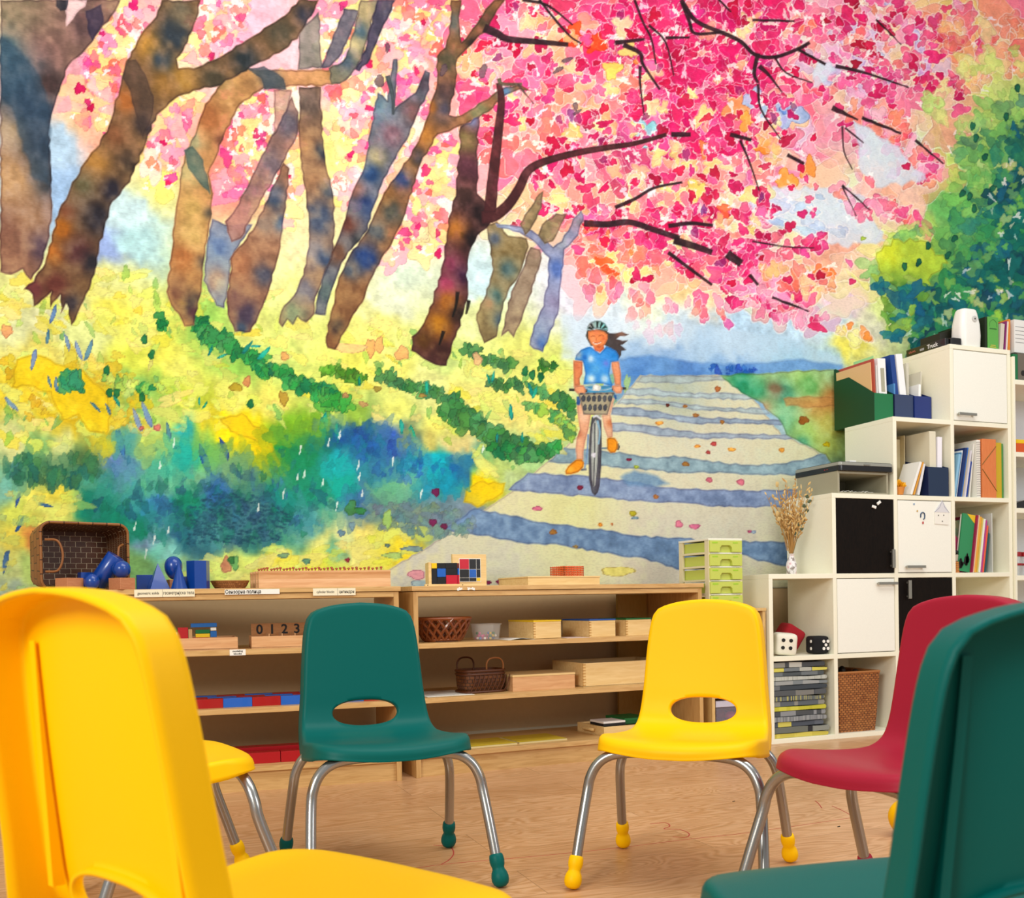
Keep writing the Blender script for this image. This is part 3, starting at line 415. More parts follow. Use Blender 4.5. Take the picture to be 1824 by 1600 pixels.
        cv.blob(x, y, r, r*.27, q, pick(TE), .9, .1)
    for x, y, r, q in [(60, 640, 20, 1.8), (95, 560, 18, 1.9), (85, 600, 14, 1.7), (120, 610, 16, 1.3), (140, 625, 18, 1.2), (158, 625, 20, 1.9), (20, 720, 18, .8), (88, 680, 12, 1.3), (100, 685, 14, 1.5), (170, 725, 13, .8), (193, 730, 12, 1.2), (215, 790, 28, 1.35), (245, 750, 22, 1.2), (262, 740, 24, 1.2), (300, 770, 18, 1.4), (365, 820, 30, 1.2), (400, 800, 22, 1.2), (425, 850, 16, 1.3), (450, 855, 22, 1.5), (490, 850, 28, 1.5), (505, 870, 22, 1.3), (32, 890, 15, 1.9), (80, 900, 14, .2), (35, 935, 16, 2.), (10, 1000, 22, 1.8)]:
        cv.blob(x, y, r, r*.22, q, pick(BL if y < 780 else ['#3c64a8', '#2c58a0', '#4c78b4']), .85, .1)
    # the big blue-green bush
    bush = [(0, 830), (60, 810), (150, 820), (170, 790), (200, 770), (250, 790), (300, 790), (360, 780), (420, 790), (500, 770), (560, 750), (640, 740), (700, 760), (760, 800), (820, 820), (840, 850), (800, 890), (740, 910), (660, 920), (600, 930), (540, 950), (500, 975), (440, 970), (360, 975), (330, 1000), (280, 960), (240, 960), (180, 930), (150, 900), (150, 870), (60, 860), (0, 870)]
    scatter(bush, 620, (6, 18), ['#2c8c84'], (.35, .65), (1, 2.2), (.8, 2.3), .3, .25, .86)
    scatter(bush, 260, (3, 8), ['#1c7c78', '#3c84a8', '#48a890', '#206c80', '#5c98a8'], (.3, .6), (1, 2.4), (.8, 2.3), .3, .4, .45)
    scatter([(150, 890), (300, 860), (420, 830), (640, 900), (560, 945), (480, 975), (330, 985), (250, 950)], 150, (4, 12), ['#146458', '#1c4c70', '#0f7058', '#2c6478', '#30587c'], (.3, .55), (1, 2.2), (.6, 2.5), .3, .5, .2)
    scatter([(620, 760), (740, 780), (830, 830), (700, 860), (640, 830)], 60, (4, 10), ['#1c4c94', '#2c64b4', '#14809c', '#3c7cc4'], (.35, .6), (1, 2.4), (.8, 2.3), .3, .5, .2)
    for k in range(560):                                   # honeycomb pigment marks in the dark wash
        x, y = 330+R()*190, 880+R()*90
        if inside([(330, 985), (340, 900), (420, 860), (520, 920), (500, 965), (440, 970)], x, y): cv.blob(x, y, 3.6, 1.6, .2, srgb('#204c60'), .5, .2, 0)
    scatter([(0, 820), (160, 810), (180, 850), (120, 870), (20, 860)], 50, (6, 12), ['#3c7c58', '#4c8458', '#2c7060'], (.5, .8), (1.2, 2.4), (1.2, 2))
    for x, y in [(240, 940), (260, 985), (275, 960), (300, 945), (505, 880), (530, 850), (542, 845), (535, 800), (460, 905), (585, 790), (605, 775), (638, 830), (640, 850), (645, 880), (600, 900), (575, 860), (700, 820), (750, 880), (285, 830), (310, 790), (860, 800)]: cv.blob(x, y, 1.6, 8, .15, srgb('#eef6f0'), .85, .3, 0)
    # lower meadow
    scatter([(300, 1000), (500, 975), (700, 940), (780, 950), (640, 1045), (300, 1045)], 60, (6, 18), ['#e4e874', '#dce884', '#e8e460', '#ece890'], (.4, .7), (1.2, 2.6), (-.5, .5), .25, .5); scatter([(0, 880), (150, 880), (150, 1000), (40, 1060), (0, 1060)], 40, (5, 14), ['#dcdc68', '#e8e080', '#c8d478', '#b4cc84'], (.4, .7), (1.2, 2.6), (-.8, .5), .25, .6)
    scatter([(660, 900), (780, 900), (850, 930), (830, 955), (740, 950), (660, 940)], 60, (5, 11), ['#748c98', '#6c8890', '#8098a0', '#88a088'], (.5, .75), lobes=.3)
    for x, y, rx, ry, c in [(776, 877, 8, 7, '#7c1850'), (771, 931, 7, 7, '#7c1850'), (791, 938, 6, 6, '#6c1440'), (619, 998, 5, 4, '#8c1c38'), (505, 990, 10, 5, '#7ca488'), (546, 1000, 8, 5, '#5c9480'), (608, 950, 7, 6, '#6c90a8'), (627, 937, 6, 8, '#7c9cac'), (690, 972, 5, 4, '#5c7c80'), (735, 978, 20, 5, '#7c98a8'), (700, 990, 18, 6, '#a4c480'), (690, 925, 8, 18, '#a8cc70'), (640, 910, 12, 7, '#3c8c4c'), (625, 905, 10, 14, '#4c8c50'), (403, 1007, 10, 14, '#cc8c70'), (418, 1003, 8, 13, '#6cac6c'), (412, 998, 7, 7, '#3c8048'),
        (615, 705, 7, 5, '#c49468'), (647, 720, 9, 5, '#c8a070'), (672, 693, 8, 5, '#a89848'), (752, 705, 7, 4, '#b8904c'), (440, 680, 7, 10, '#d08c60'), (420, 690, 12, 8, '#b49c30'), (505, 710, 8, 14, '#b89840'), (280, 762, 7, 6, '#e0807c'), (252, 763, 5, 4, '#d06c5c'), (12, 590, 10, 12, '#e0a070'), (507, 635, 7, 9, '#e8b070'), (660, 620, 8, 18, '#ecb474'), (675, 615, 8, 16, '#ecb878'), (716, 630, 13, 13, '#e8b078'), (620, 620, 34, 9, '#f0cc94'), (850, 640, 8, 12, '#ecc090')]: cv.blob(x, y, rx, ry, (R()-.5)*.4, srgb(c), .85, .15)
    # trunks, back to front
    def T(pts, c, a=.95, spots=(), wob=2.): cv.poly(pts, srgb(c), a, 1., wob, 1.1, .2, spots)
    T([(0, 0), (215, 0), (205, 22), (178, 55), (165, 75), (140, 102), (122, 118), (112, 145), (100, 180), (92, 205), (88, 230), (90, 290), (92, 340), (93, 385), (86, 430), (70, 480), (55, 500), (40, 480), (20, 490), (0, 485)], '#9a7c6c', .96, [(30, 40, 60, '#90846c'), (80, 100, 50, '#8c6c64'), (150, 40, 40, '#6c5454'), (10, 100, 34, '#587884'), (30, 150, 50, '#48687c'), (60, 200, 46, '#2c4058'), (70, 260, 40, '#242c3c'), (80, 320, 30, '#38404c'), (10, 240, 30, '#b09c80'), (15, 320, 44, '#c4a078'), (45, 400, 34, '#a88464'), (10, 420, 34, '#8c6454'), (30, 460, 40, '#98705c'), (75, 440, 24, '#604c58'), (90, 150, 22, '#4c3c3c')])
    cv.poly([(0, 62), (30, 85), (60, 120), (80, 160), (90, 200), (88, 330), (60, 320), (40, 260), (20, 190), (0, 170)], srgb('#3c5468'), .55, .3, 3, 3); cv.poly([(118, 0), (155, 0), (152, 12), (142, 18), (118, 48)], srgb('#f6d8d8'), .95, .3)
    for P, c in (([(100, 0), (122, 0), (118, 18), (108, 20), (100, 12)], '#2c303c'), ([(152, 20), (180, 8), (185, 40), (165, 75), (158, 60)], '#403850')): cv.poly(P, srgb(c), .8, .5)
    T([(487, 160), (520, 160), (510, 220), (490, 250), (487, 250)], '#b89484', .8); T([(533, 55), (568, 20), (575, 120), (530, 125)], '#8c8880', .9)
    T([(378, 390), (400, 400), (450, 400), (425, 440), (410, 465), (405, 520), (400, 550), (385, 545), (362, 500), (368, 440)], '#8c94a8', .9, [(390, 440, 24, '#6c84b0'), (385, 500, 20, '#c0a898')])
    T([(520, 172), (532, 200), (530, 240), (500, 300), (470, 350), (450, 385), (430, 425), (412, 432), (400, 395), (420, 370), (450, 310), (475, 260), (500, 215)], '#a07c70', .92, [(510, 220, 24, '#6c6470'), (480, 290, 26, '#7c6c74'), (420, 390, 26, '#b4847c'), (450, 340, 16, '#8c6c6c')])
    T([(532, 155), (572, 155), (573, 220), (580, 290), (594, 350), (597, 400), (593, 450), (575, 500), (562, 530), (560, 560), (545, 575), (530, 565), (522, 580), (512, 570), (503, 584), (496, 575), (505, 545), (522, 528), (540, 490), (550, 440), (550, 400), (545, 350), (536, 300), (532, 240)], '#94745c', .94, [(550, 180, 30, '#6c5c54'), (545, 260, 20, '#a47c5c'), (575, 270, 14, '#404450'), (560, 330, 24, '#a88060'), (585, 340, 14, '#585c64'), (570, 390, 30, '#505c74'), (560, 450, 26, '#9c9494'), (540, 520, 26, '#8c8890'), (520, 560, 24, '#94a080'), (580, 460, 14, '#4c5c78')])
    T([(468, 375), (480, 345), (505, 290), (516, 300), (510, 370), (500, 430), (490, 480), (475, 530), (460, 565), (446, 592), (418, 592), (405, 560), (404, 530), (412, 480), (410, 460), (425, 440), (450, 410), (460, 385)], '#a07860', .94, [(490, 350, 22, '#405068'), (500, 400, 16, '#4c607c'), (470, 400, 18, '#948074'), (430, 470, 24, '#b07c5c'), (470, 490, 18, '#585868'), (440, 560, 22, '#54485c'), (420, 530, 16, '#84605c'), (430, 585, 10, '#4c5c70')])
    T([(393, 149), (365, 185), (350, 230), (330, 270), (322, 310), (312, 380), (305, 450), (296, 520), (305, 545), (318, 560), (328, 582), (346, 580), (356, 530), (366, 450), (376, 390), (380, 345), (372, 310), (386, 280), (400, 240), (428, 187), (470, 158), (592, 152), (600, 148), (590, 125), (455, 125), (430, 115), (405, 125)], '#bc9060', .95, [(400, 150, 20, '#b09060'), (370, 210, 26, '#b4784c'), (395, 250, 14, '#78503c'), (345, 250, 18, '#b8b088'), (335, 310, 22, '#c8b884'), (345, 370, 26, '#c8a868'), (372, 380, 10, '#585044'), (340, 420, 26, '#d0b070'), (325, 460, 22, '#b87c4c'), (340, 540, 22, '#4c4444'), (315, 520, 20, '#7c5444'), (362, 470, 12, '#605048'), (520, 140, 30, '#c49468'), (480, 140, 20, '#484c54'), (350, 560, 14, '#5c3c44')])
    cv.poly([(327, 268), (342, 260), (362, 285), (372, 330), (375, 348), (350, 320), (335, 300)], srgb('#54706c'), .75, .6); cv.poly([(438, 122), (470, 118), (505, 140), (510, 160), (470, 160), (465, 140)], srgb('#48545c'), .8, .5)
    T([(612, 15), (640, 20), (625, 60), (610, 95), (588, 120), (570, 122), (590, 75), (600, 50)], '#74707c', .95); T([(585, 122), (610, 110), (622, 85), (632, 45), (642, 0), (675, 0), (665, 30), (655, 70), (645, 105), (625, 135), (605, 150), (590, 150)], '#84806c', .95, [(650, 20, 20, '#c0b088'), (640, 55, 14, '#5c7480'), (630, 80, 14, '#c4b890'), (615, 110, 18, '#546470')]); T([(672, 0), (705, 0), (690, 35), (672, 75), (660, 105), (640, 128), (632, 124), (650, 90), (658, 50)], '#504c60', .95)
    T([(288, 0), (278, 30), (255, 55), (240, 85), (222, 118), (215, 150), (203, 190), (190, 235), (170, 265), (150, 290), (125, 335), (105, 375), (92, 420), (80, 470), (60, 502), (43, 515), (58, 525), (60, 547), (75, 535), (92, 520), (90, 548), (108, 525), (108, 560), (118, 540), (127, 580), (140, 555), (160, 515), (170, 480), (177, 440), (200, 360), (232, 325), (262, 250), (280, 205), (310, 178), (345, 162), (385, 155), (430, 130), (480, 105), (530, 70), (560, 20), (568, 0), (532, 0), (500, 32), (470, 50), (430, 78), (395, 100), (345, 122), (318, 122), (315, 105), (335, 75), (350, 35), (358, 0)], '#7c6044', .97,
      [(265, 80, 26, '#c49448'), (310, 60, 30, '#38424c'), (320, 20, 22, '#6c6454'), (290, 110, 20, '#3c4854'), (330, 140, 24, '#b08844'), (290, 150, 20, '#94703c'), (380, 140, 24, '#504838'), (440, 110, 26, '#2c3438'), (500, 60, 26, '#5c5444'), (545, 30, 20, '#3c3c48'), (225, 180, 20, '#b0703c'), (260, 220, 20, '#2c2830'), (205, 240, 20, '#7c5438'), (170, 290, 24, '#b08448'), (230, 290, 20, '#40342c'), (150, 330, 20, '#6c6448'), (200, 340, 20, '#302c38'), (120, 380, 16, '#7c4c34'), (175, 390, 30, '#28242c'), (110, 410, 18, '#b87428'), (95, 450, 18, '#b06c2c'), (140, 450, 26, '#5c3838'), (165, 470, 18, '#302c34'), (60, 515, 18, '#7c4444'), (100, 510, 22, '#6c3c34'), (130, 540, 16, '#443c40')], 2.5)
    cv.poly([(228, 108), (242, 106), (262, 140), (274, 172), (272, 205), (255, 248), (245, 220), (232, 165), (217, 138)], srgb('#54443c'), .7, .6)
    T([(672, 165), (682, 170), (690, 180), (700, 105), (708, 105), (705, 160), (700, 200), (712, 185), (740, 165), (757, 125), (766, 130), (765, 160), (745, 200), (725, 250), (700, 290), (680, 330), (665, 370), (655, 410), (640, 430), (620, 450), (605, 480), (590, 520), (580, 562), (560, 560), (565, 530), (580, 480), (600, 430), (615, 390), (625, 350), (638, 320), (650, 290), (660, 230)], '#6c707c', .95, [(680, 200, 26, '#6c8898'), (700, 240, 22, '#846874'), (735, 200, 20, '#7c5c5c'), (755, 150, 14, '#48404c'), (670, 280, 16, '#b0a480'), (660, 310, 16, '#2c4c78'), (635, 340, 16, '#906858'), (655, 370, 20, '#1c3468'), (620, 400, 20, '#6c4038'), (640, 430, 16, '#30343c'), (600, 450, 20, '#7c5c4c'), (580, 520, 18, '#5c6c70')])
    T([(803, 0), (800, 60), (793, 85), (778, 100), (778, 150), (770, 175), (760, 210), (740, 260), (715, 300), (690, 335), (670, 375), (655, 410), (640, 430), (620, 460), (603, 495), (596, 530), (588, 560), (580, 600), (583, 620), (597, 624), (608, 600), (625, 570), (650, 530), (660, 500), (680, 460), (700, 430), (715, 400), (728, 360), (740, 325), (750, 290), (765, 265), (780, 240), (800, 235), (830, 222), (870, 200), (900, 170), (925, 160), (945, 162), (925, 150), (900, 155), (860, 180), (830, 200), (810, 208), (800, 205), (812, 150), (815, 105), (840, 80), (870, 50), (885, 20), (900, 0), (880, 0), (860, 25), (835, 60), (822, 75), (818, 40), (822, 0)], '#8c6444', .96,
      [(808, 40, 20, '#6c6c64'), (800, 110, 22, '#5c5440'), (795, 160, 20, '#604844'), (785, 195, 20, '#504c5c'), (765, 190, 14, '#a8703c'), (755, 240, 18, '#b87c34'), (730, 290, 18, '#84603c'), (745, 280, 14, '#4c4444'), (715, 320, 18, '#3c4c74'), (690, 350, 16, '#9c7044'), (700, 380, 20, '#54544c'), (670, 410, 20, '#5c6064'), (650, 460, 24, '#28447c'), (625, 480, 18, '#5c6470'), (620, 530, 22, '#846044'), (600, 580, 16, '#54443c'), (870, 40, 18, '#4c4030'), (845, 80, 16, '#382c24'), (850, 195, 20, '#8c8864'), (900, 165, 14, '#6c90b0')])
    T([(885, 395), (865, 400), (878, 480), (865, 525), (848, 560), (853, 590), (862, 612), (885, 600), (893, 560), (905, 520), (925, 490), (942, 440), (938, 425), (905, 420)], '#8c7c58', .94, [(900, 440, 18, '#847048'), (905, 480, 16, '#4c6464'), (880, 530, 16, '#4c6c68'), (890, 570, 14, '#304860'), (870, 540, 12, '#a08464'), (880, 425, 12, '#5c6470')]); T([(945, 440), (962, 445), (965, 460), (955, 490), (940, 540), (925, 580), (915, 602), (905, 590), (892, 600), (900, 560), (910, 520), (930, 480)], '#94806c', .92)
    T([(1035, 375), (1040, 385), (1030, 420), (1005, 445), (1000, 500), (994, 560), (978, 600), (967, 628), (950, 622), (943, 615), (950, 580), (968, 545), (975, 500), (978, 460), (955, 435), (925, 415), (885, 405), (882, 398), (930, 404), (965, 420), (985, 440), (1000, 430), (1020, 390)], '#8c94b4', .92, [(1025, 395, 16, '#84808c'), (1000, 430, 14, '#a8b0c0'), (992, 480, 16, '#5c78b8'), (985, 540, 18, '#8480a0'), (960, 590, 16, '#8898bc'), (968, 612, 10, '#3c64ac'), (900, 400, 20, '#a8bcd8')])
    for P in ([(925, 400), (940, 375), (960, 345), (968, 340), (965, 370), (950, 400), (935, 420)], [(965, 400), (990, 380), (1010, 380), (1000, 400), (985, 430), (970, 435), (958, 420)]): T(P, '#8c7c5c', .85)
    T([(820, 225), (853, 208), (850, 280), (850, 345), (882, 376), (872, 400), (850, 420), (836, 450), (830, 490), (834, 525), (825, 560), (812, 600), (795, 652), (775, 650), (755, 640), (732, 625), (733, 600), (755, 575), (772, 530), (785, 480), (795, 430), (800, 385), (812, 340), (815, 290)], '#5c3838', .98, [(840, 215, 14, '#747ca0'), (830, 255, 22, '#84744c'), (835, 300, 26, '#5c3440'), (830, 350, 26, '#48302c'), (855, 380, 24, '#241418'), (815, 410, 20, '#b07430'), (845, 430, 22, '#1c1014'), (805, 470, 18, '#884058'), (825, 490, 16, '#3c1c38'), (795, 510, 18, '#a8486c'), (800, 540, 20, '#a86c30'), (780, 580, 24, '#b07820'), (820, 560, 18, '#2c1c18'), (755, 605, 18, '#5c3c1c'), (790, 630, 20, '#402420')], 2.5)
    for P, w0, w1 in (([(858, 388), (880, 385), (905, 365), (925, 335), (940, 305), (970, 288), (1030, 272), (1090, 262), (1130, 256), (1187, 240)], 22, 7), ([(872, 378), (880, 300), (888, 230), (893, 180), (888, 148)], 22, 10)): cv.stroke(P, w0, w1, srgb('#4c2428'), .95)
    for P in ([(815, 520), (812, 545), (806, 565)], [(835, 535), (830, 560)], [(790, 590), (782, 615)]): cv.stroke(P, 7, 3, srgb('#14100c'), .9)
    BK = srgb('#2c1820')
    for P, w0, w1 in (([(862, 50), (885, 60), (905, 70), (960, 75), (1012, 80)], 16, 8), ([(930, 0), (975, 10), (1020, 45)], 6, 3), ([(960, 0), (1010, 60), (1035, 78)], 5, 3), ([(1095, 77), (1148, 70)], 8, 4), ([(1110, 80), (1140, 95), (1145, 115), (1175, 160)], 9, 4), ([(1140, 118), (1140, 150), (1147, 205)], 6, 2), ([(1130, 0), (1145, 40), (1160, 70), (1168, 115)], 5, 3), ([(1155, 45), (1185, 75), (1200, 135)], 5, 2), ([(1185, 68), (1228, 67)], 6, 4), ([(1213, 0), (1240, 38), (1290, 60), (1320, 75), (1345, 98), (1380, 102), (1420, 88), (1442, 76)], 8, 6), ([(1215, 5), (1228, 40), (1238, 60), (1285, 58)], 7, 5),
        ([(1350, 95), (1343, 130), (1350, 148)], 8, 5), ([(1352, 118), (1370, 135), (1393, 165)], 9, 2), ([(1350, 150), (1355, 195), (1390, 248)], 5, 2), ([(1378, 100), (1400, 130), (1447, 148)], 4, 2), ([(1420, 88), (1470, 115)], 5, 5), ([(1488, 118), (1540, 130), (1618, 156)], 7, 3), ([(1482, 192), (1528, 214)], 10, 3), ([(1535, 210), (1605, 238)], 6, 4), ([(1500, 225), (1503, 270), (1518, 302)], 3, 2), ([(1505, 228), (1538, 255)], 3, 2), ([(1630, 250), (1680, 292)], 5, 3), ([(1560, 35), (1605, 80)], 3, 2), ([(1300, 240), (1338, 250)], 8, 6), ([(1318, 250), (1335, 290), (1352, 340)], 5, 2), ([(1195, 240), (1230, 240)], 9, 7), ([(1402, 276), (1432, 292)], 7, 5), ([(1500, 330), (1550, 375)], 4, 2), ([(1500, 332), (1525, 385)], 3, 2), ([(1280, 0), (1302, 22)], 4, 2), ([(1340, 36), (1415, 38)], 5, 3),
        ([(1040, 398), (1080, 400), (1120, 396), (1160, 408), (1210, 425)], 12, 10), ([(1190, 403), (1230, 398), (1270, 402)], 8, 6), ([(1200, 428), (1240, 440), (1268, 450)], 14, 10), ([(1295, 452), (1320, 470)], 16, 14), ([(1190, 450), (1230, 480), (1268, 508)], 7, 5), ([(1095, 370), (1130, 355), (1165, 335), (1215, 325)], 7, 4), ([(1335, 490), (1350, 508)], 7, 5), ([(1375, 530), (1440, 555)], 5, 3), ([(1340, 430), (1400, 440), (1450, 442)], 3, 2)): cv.stroke(P, w0, w1, BK, .9, .3)
    for x, y, rx, ry, q in [(1010, 107, 12, 4, -.35), (994, 125, 11, 4, -.6), (1025, 190, 5, 8, 0), (1028, 200, 10, 3, -.6), (1043, 232, 2, 2, 0), (790, 125, 6, 12, .3), (690, 85, 4, 10, 0), (676, 145, 9, 11, 0), (860, 127, 7, 13, .3)]: cv.blob(x, y, rx, ry, q, srgb('#6c5860'), .8, .1)
    cv.stroke([(690, 135), (700, 175), (700, 205)], 9, 5, srgb('#505c60')); cv.stroke([(888, 140), (895, 150), (930, 150)], 8, 5, srgb('#6c6850')); cv.stroke([(922, 150), (950, 185)], 5, 2, srgb('#5c4c48'))
    # the girl on the bicycle
    def g(p): return [(940+x/4.446, 540+y/4.446) for x, y in p]
    def G(p, c, a=.97, rim=.5, wob=.15, spots=()): cv.poly(g(p), srgb(c), a, rim, wob, .9, .08, [(940+x/4.446, 540+y/4.446, r/4.446, q) for x, y, r, q in spots])
    def B(x, y, rx, ry, c, rot=0., rim=.3): cv.blob(940+x/4.446, 540+y/4.446, rx/4.446, ry/4.446, rot, srgb(c), .95, .04, rim)
    def K(p, w0, w1, c): cv.stroke(g(p), w0/4.446, w1/4.446, srgb(c), .95, 0, .1)
    G([(600, 215), (650, 240), (700, 240), (745, 228), (770, 240), (800, 250), (770, 262), (730, 262), (700, 285), (750, 300), (795, 295), (750, 330), (730, 330), (780, 372), (740, 380), (740, 410), (720, 440), (690, 380), (640, 350), (600, 330), (590, 280)], '#4c4444', .97, .4, .3, [(740, 245, 40, '#8c6450')])
    G([(590, 900), (655, 880), (690, 750), (600, 760)], '#e8c0a0'); G([(585, 890), (655, 880), (672, 1000), (672, 1065), (630, 1068), (600, 980)], '#e4b898', .97, .5, .2, [(650, 950, 30, '#d08c64')])
    G([(395, 770), (500, 880), (480, 1000), (455, 1100), (440, 1180), (440, 1245), (385, 1245), (378, 1160), (385, 1080), (410, 1000), (395, 900), (388, 830)], '#e0ac8c', .97, .5, .2, [(440, 900, 40, '#ecc4a8'), (400, 1040, 30, '#cc8c6c')])
    G([(388, 740), (420, 740), (410, 810), (385, 805)], '#2c5c9c'); G([(670, 720), (700, 730), (705, 760), (690, 765)], '#2c5c9c'); G([(450, 660), (680, 655), (690, 720), (440, 720)], '#4c94bc')
    G([(360, 455), (435, 460), (432, 560), (410, 600), (415, 655), (365, 655), (362, 560)], '#d88c60', .97, .6, .2, [(385, 500, 26, '#c8744c')]); G([(660, 460), (720, 460), (738, 560), (738, 650), (690, 652), (682, 590), (665, 520)], '#e0986c', .97, .6, .2)
    G([(470, 350), (495, 345), (570, 400), (620, 345), (650, 352), (700, 380), (722, 420), (718, 460), (660, 468), (655, 500), (645, 560), (660, 620), (678, 665), (600, 640), (520, 638), (440, 645), (455, 560), (440, 480), (432, 460), (372, 450), (382, 410), (420, 370)], '#3c90d8', .98, .6, .2, [(400, 410, 34, '#8ca8c0'), (500, 440, 30, '#b8d8f0'), (540, 520, 40, '#5ca8e0'), (500, 600, 30, '#d8ecf4'), (610, 600, 30, '#b0d4ec'), (450, 430, 20, '#2c74c0'), (620, 480, 24, '#6c7cd0'), (680, 420, 20, '#2c88d0')])
    G([(512, 330), (600, 330), (605, 360), (572, 392), (530, 375)], '#dc7c50'); G([(470, 215), (620, 205), (640, 250), (625, 330), (560, 345), (500, 340), (470, 290), (458, 260)], '#54483c')
    G([(478, 225), (540, 210), (600, 225), (632, 250), (632, 285), (610, 330), (570, 360), (530, 355), (500, 325), (480, 280)], '#e8945c', .98, .5, .15, [(540, 230, 26, '#d8845c'), (520, 290, 26, '#f0a070'), (600, 280, 16, '#d87c50'), (560, 345, 16, '#c86c44')])
    K([(498, 268), (518, 260), (535, 268)], 5, 4, '#84442c'); K([(560, 262), (585, 255), (600, 262)], 5, 4, '#84442c'); K([(515, 312), (540, 325), (580, 312)], 9, 7, '#f8ece0'); K([(515, 308), (540, 318), (582, 306)], 3, 3, '#9c3c2c'); K([(545, 270), (540, 298), (552, 300)], 4, 3, '#c06840')
    G([(466, 215), (470, 185), (490, 155), (530, 140), (575, 140), (610, 158), (632, 190), (636, 222), (560, 205), (500, 208)], '#98b8b4', .98, .8, .1, [(600, 190, 26, '#7cc8c8'), (500, 180, 20, '#b0a8a8')])
    for P in ([(490, 185), (520, 205), (500, 210), (475, 200)], [(505, 160), (525, 195), (515, 200), (490, 172)], [(540, 143), (560, 145), (555, 195), (545, 195)], [(580, 150), (598, 165), (575, 200), (570, 195)], [(612, 175), (626, 195), (590, 205), (588, 200)]): G(P, '#1c2420', .95, 0)
    K([(325, 688), (400, 690)], 20, 18, '#28282c'); K([(440, 695), (470, 695)], 26, 22, '#28282c'); K([(665, 682), (690, 680)], 22, 20, '#28282c'); K([(735, 677), (778, 677)], 20, 18, '#28282c'); K([(450, 665), (510, 690), (600, 690), (665, 675)], 8, 8, '#b8c4cc')
    G([(362, 655), (440, 650), (462, 690), (455, 722), (400, 722), (372, 700)], '#e8a880', .97, .7, .2); G([(665, 655), (735, 648), (750, 675), (740, 715), (700, 718), (672, 690)], '#e8a880', .97, .7, .2); B(545, 672, 34, 28, '#d8d8cc'); B(538, 670, 20, 20, '#f0f0e8')
    G([(398, 715), (685, 705), (632, 888), (440, 885)], '#a8a088', .98, 1., .2)
    for i in range(6): B(440+i*42, 757, 17, 27, '#4c5058', .1, .5); B(425+i*50, 718, 14, 7, '#54585c')
    for i in range(5): B(452+i*40, 828, 16, 27, '#4c5058', .1, .5)
    G([(505, 905), (530, 892), (570, 895), (582, 940), (585, 1100), (580, 1300), (570, 1440), (555, 1500), (530, 1526), (505, 1500), (485, 1400), (482, 1200), (490, 1020)], '#54545c', .97, .8, .15, [(540, 1420, 40, '#4c4854')])
    G([(515, 960), (535, 925), (560, 960), (558, 1100), (548, 1300), (535, 1440), (520, 1460), (508, 1400), (502, 1200), (506, 1050)], '#c4ccc4', .95, .4, .15); K([(530, 950), (528, 1200), (520, 1450)], 10, 8, '#3c3c44'); K([(550, 930), (570, 1020), (560, 1120)], 16, 12, '#8cb4cc'); B(522, 1205, 18, 20, '#e0e0e8'); K([(515, 905), (545, 895), (578, 920)], 18, 14, '#dce0e4')
    K([(478, 1040), (470, 1180), (450, 1310)], 14, 12, '#7c98bc'); K([(585, 1150), (640, 1150)], 12, 12, '#54708c'); K([(420, 1320), (465, 1318)], 16, 14, '#54586c'); B(712, 1140, 16, 26, '#5c5854')
    G([(295, 1330), (320, 1290), (380, 1240), (425, 1238), (445, 1260), (440, 1300), (400, 1340), (340, 1358), (300, 1358)], '#e89c28', .98, .9, .15, [(340, 1320, 24, '#f4b444')]); G([(625, 1075), (650, 1065), (690, 1070), (712, 1100), (712, 1150), (690, 1185), (655, 1188), (628, 1160)], '#e89c28', .98, .9, .15)
    lum = cv.img.mean(-1, keepdims=True); cv.img = np.clip(np.clip(lum+(cv.img-lum)*1.10, 0, 1)**1.10, 0, 1)
